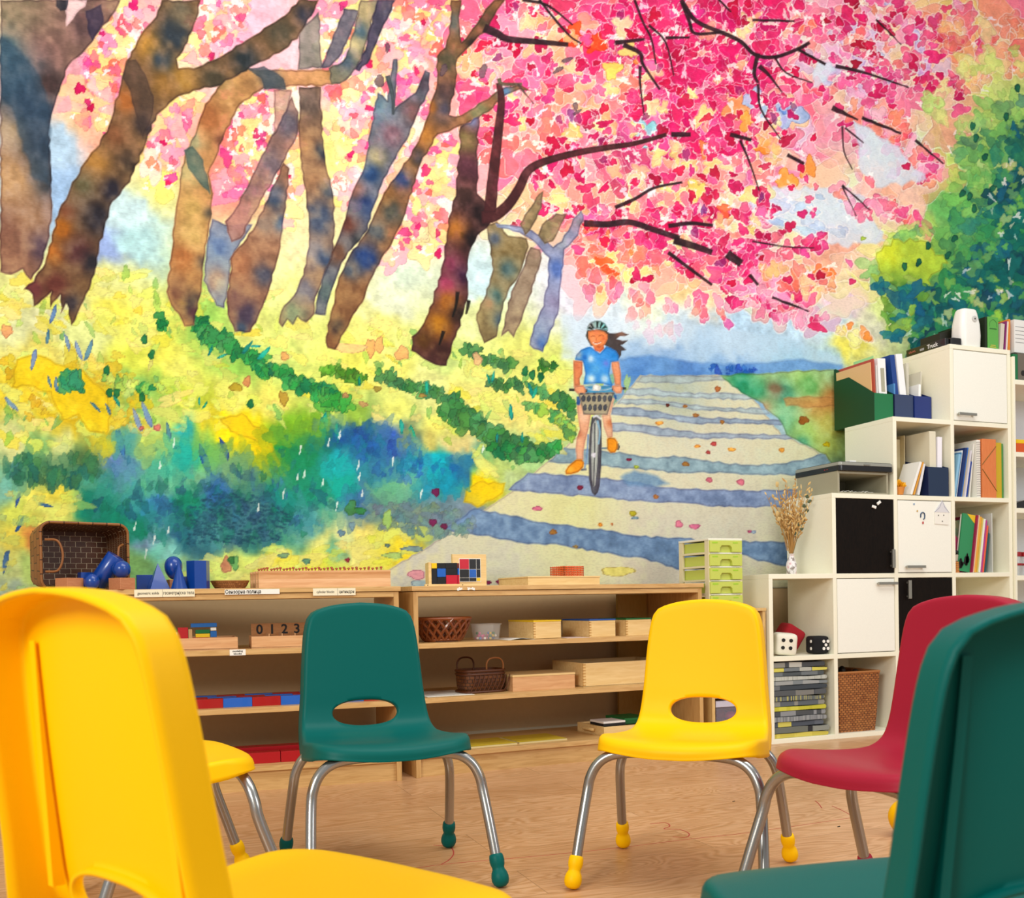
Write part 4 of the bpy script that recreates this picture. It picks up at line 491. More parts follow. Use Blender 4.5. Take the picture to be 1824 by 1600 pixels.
# ---------------------------------------------------------------- the room
def floor_mat():
    m = bpy.data.materials.new('laminate_floor'); m.use_nodes = True; nt = m.node_tree; b = nt.nodes['Principled BSDF']; b.inputs['Roughness'].default_value = .34
    tc = nt.nodes.new('ShaderNodeTexCoord'); mp = nt.nodes.new('ShaderNodeMapping'); mp.inputs['Rotation'].default_value = (0, 0, .03); nt.links.new(tc.outputs['Object'], mp.inputs[0])
    br = nt.nodes.new('ShaderNodeTexBrick'); br.offset = .4; br.inputs['Scale'].default_value = 1.; br.inputs['Brick Width'].default_value = 1.28; br.inputs['Row Height'].default_value = .19; br.inputs['Mortar Size'].default_value = .0012
    br.inputs['Color1'].default_value = (.0, .0, .0, 1); br.inputs['Color2'].default_value = (1, 1, 1, 1); br.inputs['Mortar'].default_value = (.4, .4, .4, 1); nt.links.new(mp.outputs[0], br.inputs[0])
    mp2 = nt.nodes.new('ShaderNodeMapping'); mp2.inputs['Scale'].default_value = (1.1, 5.5, 1); nt.links.new(mp.outputs[0], mp2.inputs[0])
    ad = nt.nodes.new('ShaderNodeVectorMath'); ad.operation = 'MULTIPLY_ADD'; ad.inputs[1].default_value = (3.7, 9.1, 0); nt.links.new(br.outputs[0], ad.inputs[0]); nt.links.new(mp2.outputs[0], ad.inputs[2])
    n = nt.nodes.new('ShaderNodeTexNoise'); n.inputs['Scale'].default_value = 1.5; n.inputs['Detail'].default_value = 2; n.inputs['Distortion'].default_value = .6; nt.links.new(ad.outputs[0], n.inputs[0])
    mu = nt.nodes.new('ShaderNodeMath'); mu.operation = 'MULTIPLY'; mu.inputs[1].default_value = 150.; nt.links.new(n.outputs['Fac'], mu.inputs[0])
    si = nt.nodes.new('ShaderNodeMath'); si.operation = 'SINE'; nt.links.new(mu.outputs[0], si.inputs[0])
    mr = nt.nodes.new('ShaderNodeMapRange'); mr.inputs[1].default_value = -1; nt.links.new(si.outputs[0], mr.inputs[0])
    fine = nt.nodes.new('ShaderNodeTexNoise'); fine.inputs['Scale'].default_value = 60; fine.inputs['Detail'].default_value = 4; mp3 = nt.nodes.new('ShaderNodeMapping'); mp3.inputs['Scale'].default_value = (.15, 1.6, 1); nt.links.new(mp.outputs[0], mp3.inputs[0]); nt.links.new(mp3.outputs[0], fine.inputs[0])
    mx = nt.nodes.new('ShaderNodeMath'); mx.operation = 'MULTIPLY_ADD'; mx.inputs[1].default_value = .42; nt.links.new(mr.outputs[0], mx.inputs[0]); m2 = nt.nodes.new('ShaderNodeMath'); m2.operation = 'MULTIPLY'; m2.inputs[1].default_value = .58; nt.links.new(fine.outputs['Fac'], m2.inputs[0]); nt.links.new(m2.outputs[0], mx.inputs[2])
    col = ramp(nt, mx.outputs[0], [(.15, '#bb8957'), (.5, '#d2a274'), (.85, '#deb389')])
    sd = nt.nodes.new('ShaderNodeMix'); sd.data_type = 'RGBA'; sd.blend_type = 'MULTIPLY'; sd.inputs[0].default_value = 1.; tone = ramp(nt, br.outputs[0], [(0., '#f0ebe4'), (1., '#ffffff')]); nt.links.new(col, sd.inputs[6]); nt.links.new(tone, sd.inputs[7])
    lm = nt.nodes.new('ShaderNodeMix'); lm.data_type = 'RGBA'; lm.inputs[7].default_value = lin('#8c6844'); nt.links.new(sd.outputs[2], lm.inputs[6]); f2 = nt.nodes.new('ShaderNodeMath'); f2.operation = 'MULTIPLY'; f2.inputs[1].default_value = .6; nt.links.new(br.outputs['Fac'], f2.inputs[0]); nt.links.new(f2.outputs[0], lm.inputs[0])
    nt.links.new(lm.outputs[2], b.inputs['Base Color']); return m
tag(MB().box(-3, 7, -1.5, WALL_Y+.2, -.05, 0).build('floor', floor_mat()), kind='structure')
M_WALL = mat('wall_paint', '#c9ae84', .8, bump=.15, bscale=60)
tag(MB().box(-3, 7, WALL_Y, WALL_Y+.2, 0, 4.3).build('wall_back', M_WALL), kind='structure')
tag(MB().prism([(WALL_Y-.016, 0), (WALL_Y, 0), (WALL_Y, .085), (WALL_Y-.006, .085), (WALL_Y-.014, .075)], -3, 7, 'x').build('baseboard_back', mat('baseboard_paint', '#d2cdb4', .45)), kind='structure')
# mural sheet: a dense flat sheet whose colours are painted stroke by stroke
def build_mural():
    cv = Canvas(-.40, 4.50, .645, 3.72, 1150, 750); paint_mural(cv); nc, nr = cv.nc, cv.nr
    X, Z = np.meshgrid(cv.X, cv.Z); co = np.stack([X, np.full_like(X, -.0015), Z], -1).reshape(-1, 3).astype(np.float32)
    i = np.arange(nr*nc).reshape(nr, nc); q = np.stack([i[1:, :-1], i[1:, 1:], i[:-1, 1:], i[:-1, :-1]], -1).reshape(-1, 4).astype(np.int32)
    # thin edges round the sheet
    rimi = np.r_[i[0, :], i[1:, -1], i[-1, -2::-1], i[-2:0:-1, 0]]; b = len(co); back = co[rimi].copy(); back[:, 1] = 0; m = len(rimi)
    k = np.arange(m); e = np.stack([rimi, rimi[(k+1) % m], b+(k+1) % m, b+k], -1).astype(np.int32); co = np.vstack([co, back]); q = np.vstack([q, e]); col = np.vstack([cv.img.reshape(-1, 3), cv.img.reshape(-1, 3)[rimi]])
    me = bpy.data.meshes.new('wall_mural'); me.vertices.add(len(co)); me.vertices.foreach_set('co', co.ravel()); me.loops.add(q.size); me.loops.foreach_set('vertex_index', q.ravel())
    me.polygons.add(len(q)); me.polygons.foreach_set('loop_start', np.arange(len(q), dtype=np.int32)*4); me.update(calc_edges=True)
    a = me.color_attributes.new('paint', 'BYTE_COLOR', 'POINT'); a.data.foreach_set('color_srgb', np.c_[col, np.ones(len(col))].astype(np.float32).ravel())
    m_ = bpy.data.materials.new('watercolour_on_paper'); m_.use_nodes = True; nt = m_.node_tree; bs = nt.nodes['Principled BSDF']; bs.inputs['Roughness'].default_value = .75; bs.inputs['Specular IOR Level'].default_value = .2
    at = nt.nodes.new('ShaderNodeVertexColor'); at.layer_name = 'paint'; tc = nt.nodes.new('ShaderNodeTexCoord'); mp = nt.nodes.new('ShaderNodeMapping'); mp.inputs['Scale'].default_value = (60, 60, 170); nt.links.new(tc.outputs['Object'], mp.inputs[0])
    n = nt.nodes.new('ShaderNodeTexNoise'); n.inputs['Scale'].default_value = 1.; n.inputs['Detail'].default_value = 3; nt.links.new(mp.outputs[0], n.inputs[0])
    mx = nt.nodes.new('ShaderNodeMix'); mx.data_type = 'RGBA'; mx.blend_type = 'MULTIPLY'; mx.inputs[0].default_value = 1.; nt.links.new(at.outputs[0], mx.inputs[6]); nt.links.new(ramp(nt, n.outputs['Fac'], [(.3, '#efeff0'), (.55, '#ffffff')]), mx.inputs[7]); nt.links.new(mx.outputs[2], bs.inputs['Base Color'])
    me.materials.append(m_); o = bpy.data.objects.new('wall_mural', me); COL.objects.link(o); o.location = (0, WALL_Y, 0)
    tag(o, 'large watercolour wall mural of pink blossom trees and a girl cycling down a path', 'mural')
build_mural()
# ---------------------------------------------------------------- school chairs
PROF=np.array([(-.228,.612),(-.220,.53),(-.212,.46),(-.204,.40),(-.196,.35),(-.182,.318),(-.150,.300),(-.10,.294),(-.03,.296),(.04,.304),(.09,.309),(.12,.309),(.147,.303)])
PC=catmull(PROF,12)
SL=np.r_[0,np.cumsum(np.hypot(*np.diff(PC,axis=0).T))]
T=SL[-1]
PC=np.vstack([PC[0]-(PC[1]-PC[0])*8,PC,PC[-1]+(PC[-1]-PC[-2])*8])
SL=np.r_[SL[0]-(SL[1]-SL[0])*8,SL,SL[-1]+(SL[-1]-SL[-2])*8]
def prof(s):
    y=np.interp(s,SL,PC[:,0]);z=np.interp(s,SL,PC[:,1])
    e=.004;dy=np.interp(s+e,SL,PC[:,0])-np.interp(s-e,SL,PC[:,0]);dz=np.interp(s+e,SL,PC[:,1])-np.interp(s-e,SL,PC[:,1])
    l=np.hypot(dy,dz);return y,z,dy/l,dz/l     # tangent runs down the back, forward on the seat
def s_of_z(z): # back part
    i=PC[:,1].argmin();return np.interp(-z,-PC[:i,1],SL[:i])
def s_of_y(y): return np.interp(y,PC[60:,0],SL[60:])
def outline():
    pts=[(0,.0125),(.045,.0145),(.079,.019),(.113,.029),(.125,.038),(.132,.053),(.138,.084),(.144,s_of_z(.47)),(.149,s_of_z(.40)),(.154,s_of_z(.35)),
         (.158,s_of_z(.32)),(.163,s_of_y(-.15)),(.168,s_of_y(-.11)),(.176,s_of_y(-.06)),(.180,s_of_y(-.01)),(.179,s_of_y(.04)),(.170,s_of_y(.08)),(.145,s_of_y(.108)),(.10,s_of_y(.124)),(.05,T-.0135),(0,T-.0125)]
    c=catmull([(max(0,x-.013),q) for x,q in pts],8)
    c[0,0]=0;c[-1,0]=0
    c=np.vstack([c,(c*[-1,1])[-2:0:-1]])   # closed
    return c
def shell(N=128,RN=26,hz=(.378,.316),hw=.082,r=.010,fl=.030):
    c=outline();d=np.r_[0,np.cumsum(np.hypot(*np.diff(np.vstack([c,c[:1]]),axis=0).T))];cc=np.vstack([c,c[:1]])
    t=np.arange(N)/N*d[-1];O=np.c_[np.interp(t,d,cc[:,0]),np.interp(t,d,cc[:,1])]
    s0,s1=s_of_z(hz[0]),s_of_z(hz[1]);sc,sr=(s0+s1)/2,(s1-s0)/2
    ang=np.arctan2(O[:,0]/.16,-(O[:,1]-sc)/.30)
    # even out the angles around the hole
    H=np.c_[hw*np.sign(np.sin(ang))*np.abs(np.sin(ang))**.97,sc-sr*np.sign(np.cos(ang))*np.abs(np.cos(ang))**.90]
    rows=[]
    ks=np.linspace(0,1,RN)**1.15
    for k in ks: rows.append(H*(1-k)+O*k)
    V=[]
    def S(P,off=0,out=0):
        x,s=P[:,0],P[:,1];y,z,ty,tz=prof(s)
        # normal: front/up
        ny,nz=-tz,ty
        w=.16
        seat=np.clip((s-s_of_z(.33))/.06,0,1)
        dish=(.012*(1-seat)+.008*seat*np.clip((T-s)/.08,0,1))*(np.abs(x)/w)**2.2
        y=y+ny*(dish+off);z=z+nz*(dish+off)
        return np.c_[x,y,z]
    hole_in=[]
    # rolled inner lip round the hole
    dirH=H-np.array([0,sc]);dirH/=np.linalg.norm(dirH,axis=1)[:,None]
    V.append(S(H-dirH*.004,-.012));V.append(S(H-dirH*.003,-.004))
    for P in rows: V.append(S(P))
    # outward 2D normal at outline
    tn=np.roll(O,-1,0)-np.roll(O,1,0);tn/=np.linalg.norm(tn,axis=1)[:,None]
    on=np.c_[-tn[:,1],tn[:,0]]
    on*=np.sign((on*(O-[0,T/2])).sum(1))[:,None]
    base=S(O);e=1e-3
    o3=(S(O+on*e)-S(O-on*e));o3/=np.linalg.norm(o3,axis=1)[:,None]
    y,z,ty,tz=prof(O[:,1]);n3=np.c_[0*y,-tz,ty]
    bend=np.exp(-((O[:,1]-s_of_y(-.165))/.05)**2)*(np.abs(O[:,0])>.1)
    fr=np.clip((O[:,1]-s_of_y(.06))/.05,0,1)
    flv=fl+.014*bend-.023*fr;rv=(r+.008*fr)[:,None]
    for a in (25,50,75,90):
        a=np.radians(a);V.append(base+o3*rv*np.sin(a)-n3*rv*(1-np.cos(a)))
    for k in (.35,.7,1.): V.append(base+o3*(rv+.0025*k)-n3*(rv+flv[:,None]*k))
    return np.array(V)   # rings x N x 3
SHELL_V = shell(N=120, RN=22)
M_STEEL = mat('brushed_steel', '#a6a6a4', .27, .92, .15, 300)
def make_chair(colour, mname, label, x, y, th, scale=1.):
    pl = mat(mname, colour, .44, 0., .25, 900, spec=.14); t = thing('school_chair', label, 'chair', (x, y, 0), th-PI/2, 'plastic school chairs standing in a circle'); t.scale = (scale,)*3
    nr, N = SHELL_V.shape[:2]; mb = MB(); mb.loft([SHELL_V[k] for k in range(nr)], True, flip=False)
    o = mb.build('seat_shell', pl, t, smooth=True, solid=.0042, ang=60)
    # ribs moulded on the rear of the back
    for sx in (-1, 1):
        rb = MB(); pts = []
        for z, d in ((.565, .001), (.50, .003), (.42, .006), (.35, .011)):
            s_ = s_of_z(z); py, pz, ty, tz = prof(np.array([s_])); pts.append((float(py[0]), float(pz[0]), d))
        L, Rr = [], []
        for py, pz, d in pts:
            w = .088+(.56-pz)*.06
            L.append([(sx*w, py-.004, pz), (sx*w, py-.004-d, pz)]); Rr.append([(sx*(w+.009), py-.004, pz), (sx*(w+.009), py-.004-d, pz)])
        rb.loft([[a[0], a[1], b[1], b[0]] for a, b in zip(L, Rr)], True, True, True); rb.build('rib', pl, t)
    def leg(sx, sy):
        p = [(sx*.03, sy*.095, .283), (sx*.10, sy*.100, .281), (sx*.138, sy*.104, .274), (sx*.164, sy*.110, .256), (sx*.179, sy*.116, .228), (sx*.185, sy*.122, .195), (sx*.192, sy*.150, .115), (sx*.1975, sy*.1765, .038)]
        l = MB().tube(p, .0112, 14, 5).build('leg', M_STEEL, t, smooth=True)
        d = Vector((sx*.0055, sy*.0265, -.077)).normalized(); M = Matrix.Translation((sx*.2, sy*.19, .0021))@Vector((0, 0, 1)).rotation_difference(-d).to_matrix().to_4x4()
        pr = [(.0, .0), (.009, .001), (.0155, .006), (.0185, .014), (.0186, .022), (.0165, .031), (.0132, .037), (.0130, .041), (.0150, .047), (.0160, .054), (.0156, .062), (.0142, .068), (.0125, .0695)]
        MB().lathe(pr, 24, M=M).build('foot_glide', pl, l, smooth=True, ang=70)
    for sx in (-1, 1):
        for sy in (1, -1): leg(sx, sy)
    MB().tube([(-.05, .02, .284), (.05, .02, .284)], .008, 10, 0).tube([(0, -.095, .284), (0, .095, .284)], .008, 10, 0).build('underframe', M_STEEL, t, smooth=True)
    return t
YEL, GRN, RED = '#ffc400', '#005c57', '#a01f36'
make_chair(YEL, 'yellow_plastic', 'yellow plastic school chair facing front, right of the green one, before the cube shelf', 1.1530, 1.8718, -2.3552, .995)
make_chair(GRN, 'green_plastic', 'dark green school chair seen whole from the front, before the wooden shelves', .5540, 2.1497, -1.5886, 1.005)
make_chair(RED, 'red_plastic', 'dark red plastic school chair, the only red one', 1.2941, 1.4205, -3.0191, .996)
make_chair(YEL, 'yellow_plastic', 'large near yellow school chair in the left corner, its back turned to us', .1850, .9854, .4898, 1.030)
make_chair(GRN, 'green_plastic', 'near green school chair in the right corner, its dark back turned to us', .7225, .7826, 1.4403, .995)
make_chair(YEL, 'yellow_plastic', 'yellow school chair mostly hidden behind the near left yellow one, seat tip showing', .106, 2.118, .13)
place(MB().ball((0, 0, .047), .047, 32).build('yellow_round_shape', mat('yellow_plastic', YEL, .4), smooth=True), (1.842, 1.938, 0), 0, 'rounded yellow thing low behind the near green chair, only its left edge showing', 'ball')  # ball shape standing in for a mostly hidden, unidentified yellow thing
# ---------------------------------------------------------------- low wooden shelf units
BEECH = wood('beech_laminate_x', '#c3985c', '#d6ae72', (1.2, 14., 14.), .42, 1.2, 7.)
BEECH_Z = wood('beech_laminate_z', '#bd9156', '#d0a66a', (14., 14., 1.2), .42, 1.2, 7.)
PINE = wood('pale_toy_wood', '#e2bd7c', '#edcd90', (1.5, 16., 16.), .45, .8, 6.)
PINK_W = wood('reddish_toy_wood', '#d19a68', '#dfae7c', (1.5, 16., 16.), .45, .8, 6.)
class Fr:
    """frame of a shelf unit: front left corner on the floor, x along the front, y into the wall"""
    def __init__(s, P, a): s.P, s.a = P, a
    def __call__(s, x, y, z): c, n = math.cos(s.a), math.sin(s.a); return (s.P[0]+x*c-y*n, s.P[1]+x*n+y*c, z)
UL, UR = Fr((.901, 3.276), -.07), Fr((.959, 3.300), .045)
Z0, Z1, Z2, Z3 = .082, .274, .465, .665
def shelf_unit(fr, x0, x1, label, back=None):
    t = thing('low_bookcase', label, 'shelf', fr(0, 0, 0), fr.a, 'low wooden shelf units along the wall'); D = .388; w = .0175
    for nm, a, b in (('side_panel', x0, x0+w), ('side_panel', x1-w, x1)): MB().box(a, b, 0, D, 0, Z3-.0185).build(nm, BEECH_Z, t, bevel=.0008)
    MB().box(x0-.006, x1+.006, -.006, D, Z3-.0165, Z3).build('top_board', BEECH, t, bevel=.001)
    MB().box(x0+w, x1-w, 0, D, Z3-.036, Z3-.0185).build('upper_rail', BEECH, t, bevel=.0008)
    for z in (Z2, Z1, Z0): MB().box(x0+w, x1-w, .002, D, z-.0175, z).build('shelf_board', BEECH, t, bevel=.0008)
    MB().box(x0+w, x1-w, .014, .03, 0, Z0-.0175).build('plinth', BEECH, t)
    return t
tA = shelf_unit(UL, -1.170, 0, 'left low wooden shelf unit carrying the blue solids and paper strips')
tB = shelf_unit(UR, 0, 1.20, 'right low wooden shelf unit behind the yellow chair, its top less crowded')
MB().box(1.035, 1.18, .374, .387, Z0, Z3-.037).build('back_panel', wood('ochre_standin', '#a8843c', '#b08c44', (9, 9, 1.5)), tB)  # stand-in board for an unidentified ochre surface behind the open shelf
INK = mat('black_ink', '#1c1a18', .7); PAPER = mat('white_paper', '#f2f0e6', .7); CREAM_P = mat('cream_paper', '#efe6c8', .7)
def strip(fr, x0, x1, z0, z1, parts, label, m=PAPER, y=-.0068, div=None):
    t = thing('paper_label', label, 'label', fr((x0+x1)/2, y, (z0+z1)/2), fr.a, 'paper labels stuck on the wooden shelf edges')
    w, h = x1-x0, z1-z0
    MB().box(-w/2, w/2, -.0006, 0, -h/2, h/2).build('paper', m, t)
    for s_, x, z, sz, b, tw in parts: text('lettering', s_, sz, INK, t, (x, -.0009, z), bold=b, w=tw, ext=.0001)
    if div is not None: MB().box(div-.0005, div+.0005, -.0008, -.0005, -h/2, h/2).build('divider_line', mat('pencil_grey', '#77736a', .8), t)
strip(UL, -.843, -.662, .640, .664, [('geometric solids', -.049, 0, .0120, .0001, .064), ('геометријска тела', .042, 0, .0150, .0001, .092)], 'cream double paper label reading geometric solids under the blue shapes', CREAM_P, div=-.0068)
strip(UL, -.570, -.397, .6445, .661, [('Сензорна полица', -.0286, 0, .0165, .0004, .112)], 'long white paper strip with bold Cyrillic lettering, middle of the left top board')
strip(UL, -.289, -.148, .637, .661, [('cylinder blocks', -.0297, 0, .0115, .0001, .058), ('цилиндри', .0405, 0, .0140, .0001, .050)], 'cream double paper label reading cylinder blocks below the knobbed blocks', CREAM_P, div=.0105)
strip(UL, -.558, -.508, .447, .466, [('modeling', 0, .0042, .0080, .0002, .032), ('blocks', 0, -.0045, .0080, .0002, .025)], 'small white label reading modeling blocks on the second shelf edge', PAPER, .0015)
# torn bits of old white stickers on the top boards
for fr, x0, x1, nm in ((UL, -1.022, -.992, 'left of the two torn white sticker scraps on the left top board'), (UL, -.978, -.948, 'right of the two torn white sticker scraps on the left top board'), (UR, .160, .180, 'small torn sticker scrap below the bicolour cube box'), (UR, .200, .228, 'larger torn white sticker scrap on the right shelf top edge')):
    rr = random.Random(nm); p = [(x0+(x1-x0)*k/7, .655+rr.uniform(.001, .006)) for k in range(8)]+[(x1-(x1-x0)*k/7, .651+rr.uniform(-.004, .002)) for k in range(8)]
    o = MB().prism([(q[0]-x0, q[1]-.65) for q in p], 0, .0004).build('sticker_scrap', PAPER); place(o, fr(x0, -.0066, .65), fr.a, nm, 'sticker', 'torn sticker scraps on the shelf edges')
# ---- on the left unit's top
BLUE = mat('glossy_blue_paint', '#0b3f96', .28, 0., .05, 80, coat=.3); BROWN_B = wood('terracotta_wood', '#b8744c', '#c4845a', (2, 14, 14), .5)
WICK_D = weave('dark_bamboo_weave', '#6c3c14', '#53290c', '#241006', 6, 9, .5, .5, .09); WICK_O = weave('leafy_bamboo', '#94602c', '#7c4818', '#3c1c08', 2.2, 2.6, .5, .5, .05)
def open_basket(t, w0, h0, w1, h1, depth, m_in, m_out, th=.006, r=.03):
    """opening in the local xz plane facing -y"""
    def ring(w, h, y, rr): return [(x, y, z) for x, z in rrect(w, h, rr, 6)]
    ks = np.linspace(0, 1, 7); W = lambda k: w0+(w1-w0)*k**1.3; Hh = lambda k: h0+(h1-h0)*k**1.3
    MB().loft([ring(W(k), Hh(k), depth*k, r) for k in ks]+[ring(w1*.8, h1*.8, depth+.004, r*.8), ring(.01, .01, depth+.004, .004)]).build('outer_weave', m_out, t, smooth=True)
    MB().loft([ring(W(k)-2*th, Hh(k)-2*th, depth*k*.96, r*.9) for k in ks]).build('inner_weave', m_in, t, smooth=True); a, b_ = w1/2-th, h1/2-th; MB().add([(-a, depth*.955, -b_), (a, depth*.955, -b_), (a, depth*.955, b_), (-a, depth*.955, b_)], [(0, 1, 2, 3)], [(0, 0), (2.3, 0), (2.3, 1.7), (0, 1.7)]).build('inner_base', m_in, t)
    rim = ring(w0-th, h0-th, -.001, r); MB().tube(rim+rim[:1], th*.75, 8, 0, False).build('rim', m_out, t, smooth=True)
t = thing('tipped_basket', 'large brown bamboo basket lying on its side on the left shelf top', 'basket', UL(-.990, .085, Z3+.109), UL.a+.42)
open_basket(t, .275, .215, .245, .185, .15, weave('bamboo_inside_lit_slots', '#5c3010', '#4a240a', '#d8c8a8', 3.4, 6.5, .5, .5, .03, bump=.3), WICK_O)  # pale gap colour paints the light showing through the inner weave's slots
for P_ in ([(-.123, -.004, .05), (-.090, -.02, .045), (-.077, -.024, .0), (-.090, -.02, -.045), (-.123, -.004, -.05)], [(.117, -.004, .04), (.100, -.016, .03), (.095, -.02, 0), (.100, -.016, -.03), (.117, -.004, -.04)]): MB().tube(P_, .0035, 8, 6).build('handle', mat('rattan_loop', '#8a5424', .5), t, smooth=True)
def solid_thing(mb, name, m, label, fr, x, y, z, rz=0., smooth=False, cat='block', group='geometric solids on the left shelf', bevel=0.):
    return place(mb.build(name, m, smooth=smooth, bevel=bevel), fr(x, y, z), fr.a+rz, label, cat, group)
Mx = Euler((.0, math.radians(35), math.radians(-12))).to_matrix().to_4x4()
solid_thing(MB().lathe([(.001, -.055), (.028, -.055), (.0295, -.053), (.0295, .053), (.028, .055), (.001, .055)], 36, M=Mx), 'blue_cylinder', BLUE, 'glossy blue cylinder leaning out of the tipped basket', UL, -.928, .072, Z3+.063, 0, True)
solid_thing(MB().ball((0, 0, 0), .0275, 36), 'blue_sphere', BLUE, 'glossy blue sphere resting on a brown block beside the tipped basket', UL, -.880, .018, Z3+.0645, 0, True)
solid_thing(MB().ball((0, 0, 0), .027, 36, (.85, .85, .95)), 'blue_ellipsoid', BLUE, 'small blue rounded solid lying low at the foot of the leaning cylinder', UL, -.967, -.0+.012, Z3+.0262, 0, True)
solid_thing(MB().box(-.03, .03, -.016, .016, 0, .045), 'blue_cuboid', BLUE, 'blue block half hidden inside the tipped basket', UL, -.985, .125, Z3+.0135, .42)
solid_thing(MB().box(-.029, .029, -.029, .029, 0, .038), 'wooden_stand', BROWN_B, 'square brown wooden block lying at the mouth of the tipped basket', UL, -1.032, .018, Z3, .75, bevel=.001, group='square brown wooden stands')
solid_thing(MB().box(-.028, .028, -.028, .028, 0, .037), 'wooden_stand', BROWN_B, 'square brown wooden block under the blue sphere', UL, -.880, .022, Z3, .72, bevel=.001, group='square brown wooden stands')
solid_thing(MB().box(-.019, .019, -.019, .019, 0, .033), 'wooden_stand', BROWN_B, 'small brown wooden block under the blue ovoid, behind the cone', UL, -.727, .128, Z3, .3, bevel=.001, group='square brown wooden stands')
solid_thing(MB().box(-.028, .028, -.028, .028, 0, .049), 'blue_cube', BLUE, 'blue cube standing left behind the blue pyramid', UL, -.815, .125, Z3, .1, bevel=.0008)
q = .031; solid_thing(MB().add([(-q, -q, 0), (q, -q, 0), (q, q, 0), (-q, q, 0), (0, 0, .085)], [(0, 1, 2, 3), (0, 1, 4), (1, 2, 4), (2, 3, 4), (3, 0, 4)]), 'blue_pyramid', BLUE, 'blue four sided pyramid between the cube and the cone', UL, -.774, .07, Z3, .25)
solid_thing(MB().lathe([(.0285*math.sin(PI*k/18)*(1-.12*math.cos(PI*k/18)), .0385-.0385*math.cos(PI*k/18)) for k in range(19)], 36), 'blue_ovoid', BLUE, 'blue egg shaped solid standing behind the cone', UL, -.727, .128, Z3+.0335, 0, True)
solid_thing(MB().lathe([(.0255, 0), (.026, .001), (.001, .0875)], 40), 'blue_cone', BLUE, 'slim blue cone in front of the egg shape', UL, -.709, .030, Z3, 0, True)
solid_thing(MB().prism([(.019*math.cos(a), .019*math.sin(a)) for a in np.arange(4)*PI/2], 0, .042, 'z'), 'blue_small_prism', BLUE, 'low blue prism just visible between cone and tall prism', UL, -.692, .10, Z3, .4)
solid_thing(MB().prism([(.037*math.cos(a), .037*math.sin(a)) for a in np.arange(6)*PI/3+.1], 0, .0915, 'z'), 'blue_hexagonal_prism', BLUE, 'tall blue prism at the right end of the blue solids', UL, -.650, .06, Z3, .12, bevel=.0006)
t = thing('small_basket', 'small low oval straw basket between blue prism and cylinder blocks', 'basket', UL(-.548, .13, Z3), UL.a)
ov = lambda r, z: np.c_[r*np.cos(np.arange(36)/36*2*PI)*1.25, r*np.sin(np.arange(36)/36*2*PI), np.full(36, z)]
MB().loft([ov(.038, 0), ov(.044, .01), ov(.050, .025), ov(.046, .025), ov(.040, .008), ov(.001, .006)], cap0=True).build('body', weave('straw_weave', '#b07440', '#8c5428', '#54300f', 16, 16, .5, .6, .08), t, smooth=True)
MB().tube([tuple(p) for p in ov(.049, .026)]+[tuple(ov(.049, .026)[0])], .0025, 6, 0, False).build('rim', mat('straw_rim', '#9c6834', .6), t, smooth=True)
def cyl_block(x, y, i, lab):
    t = thing('cylinder_block', lab, 'block', UL(x, y, Z3), UL.a, 'wooden knobbed cylinder blocks in a row')
    L = .445; pr = [(0, 0), (.035, 0), (.035, .004), (.033, .018), (.029, .030), (.031, .045), (.034, .052), (.034, .058), (.001, .058), (.001, .052), (.004, .045), (.006, .030), (.002, .018), (0, .004)]
    pr = [(p[0], p[1]) for p in pr]; MB().prism(pr, 0, L, 'x').build('block_body', PINK_W, t)
    for k in range(10):
        xk = .03+k*(L-.06)/9; r = .004+.0005*((k*7+i) % 4)
        MB().lathe([(.0022, 0), (.0022, .006), (.0044, .008), (.0050, .010), (.0044, .0125), (.002, .0135)], 12, (xk, .017, .058)).build('knob', mat('knob_wood', '#b4623c', .4), t, smooth=True)
for i, lb in enumerate(('front most of the four long knobbed cylinder blocks', 'second from the front of the four knobbed cylinder blocks', 'third from the front of the four knobbed cylinder blocks', 'rear most knobbed cylinder block, nearest the mural')): cyl_block(-.458-.006*i, .07+.05*i, i, lb+' on the left shelf')
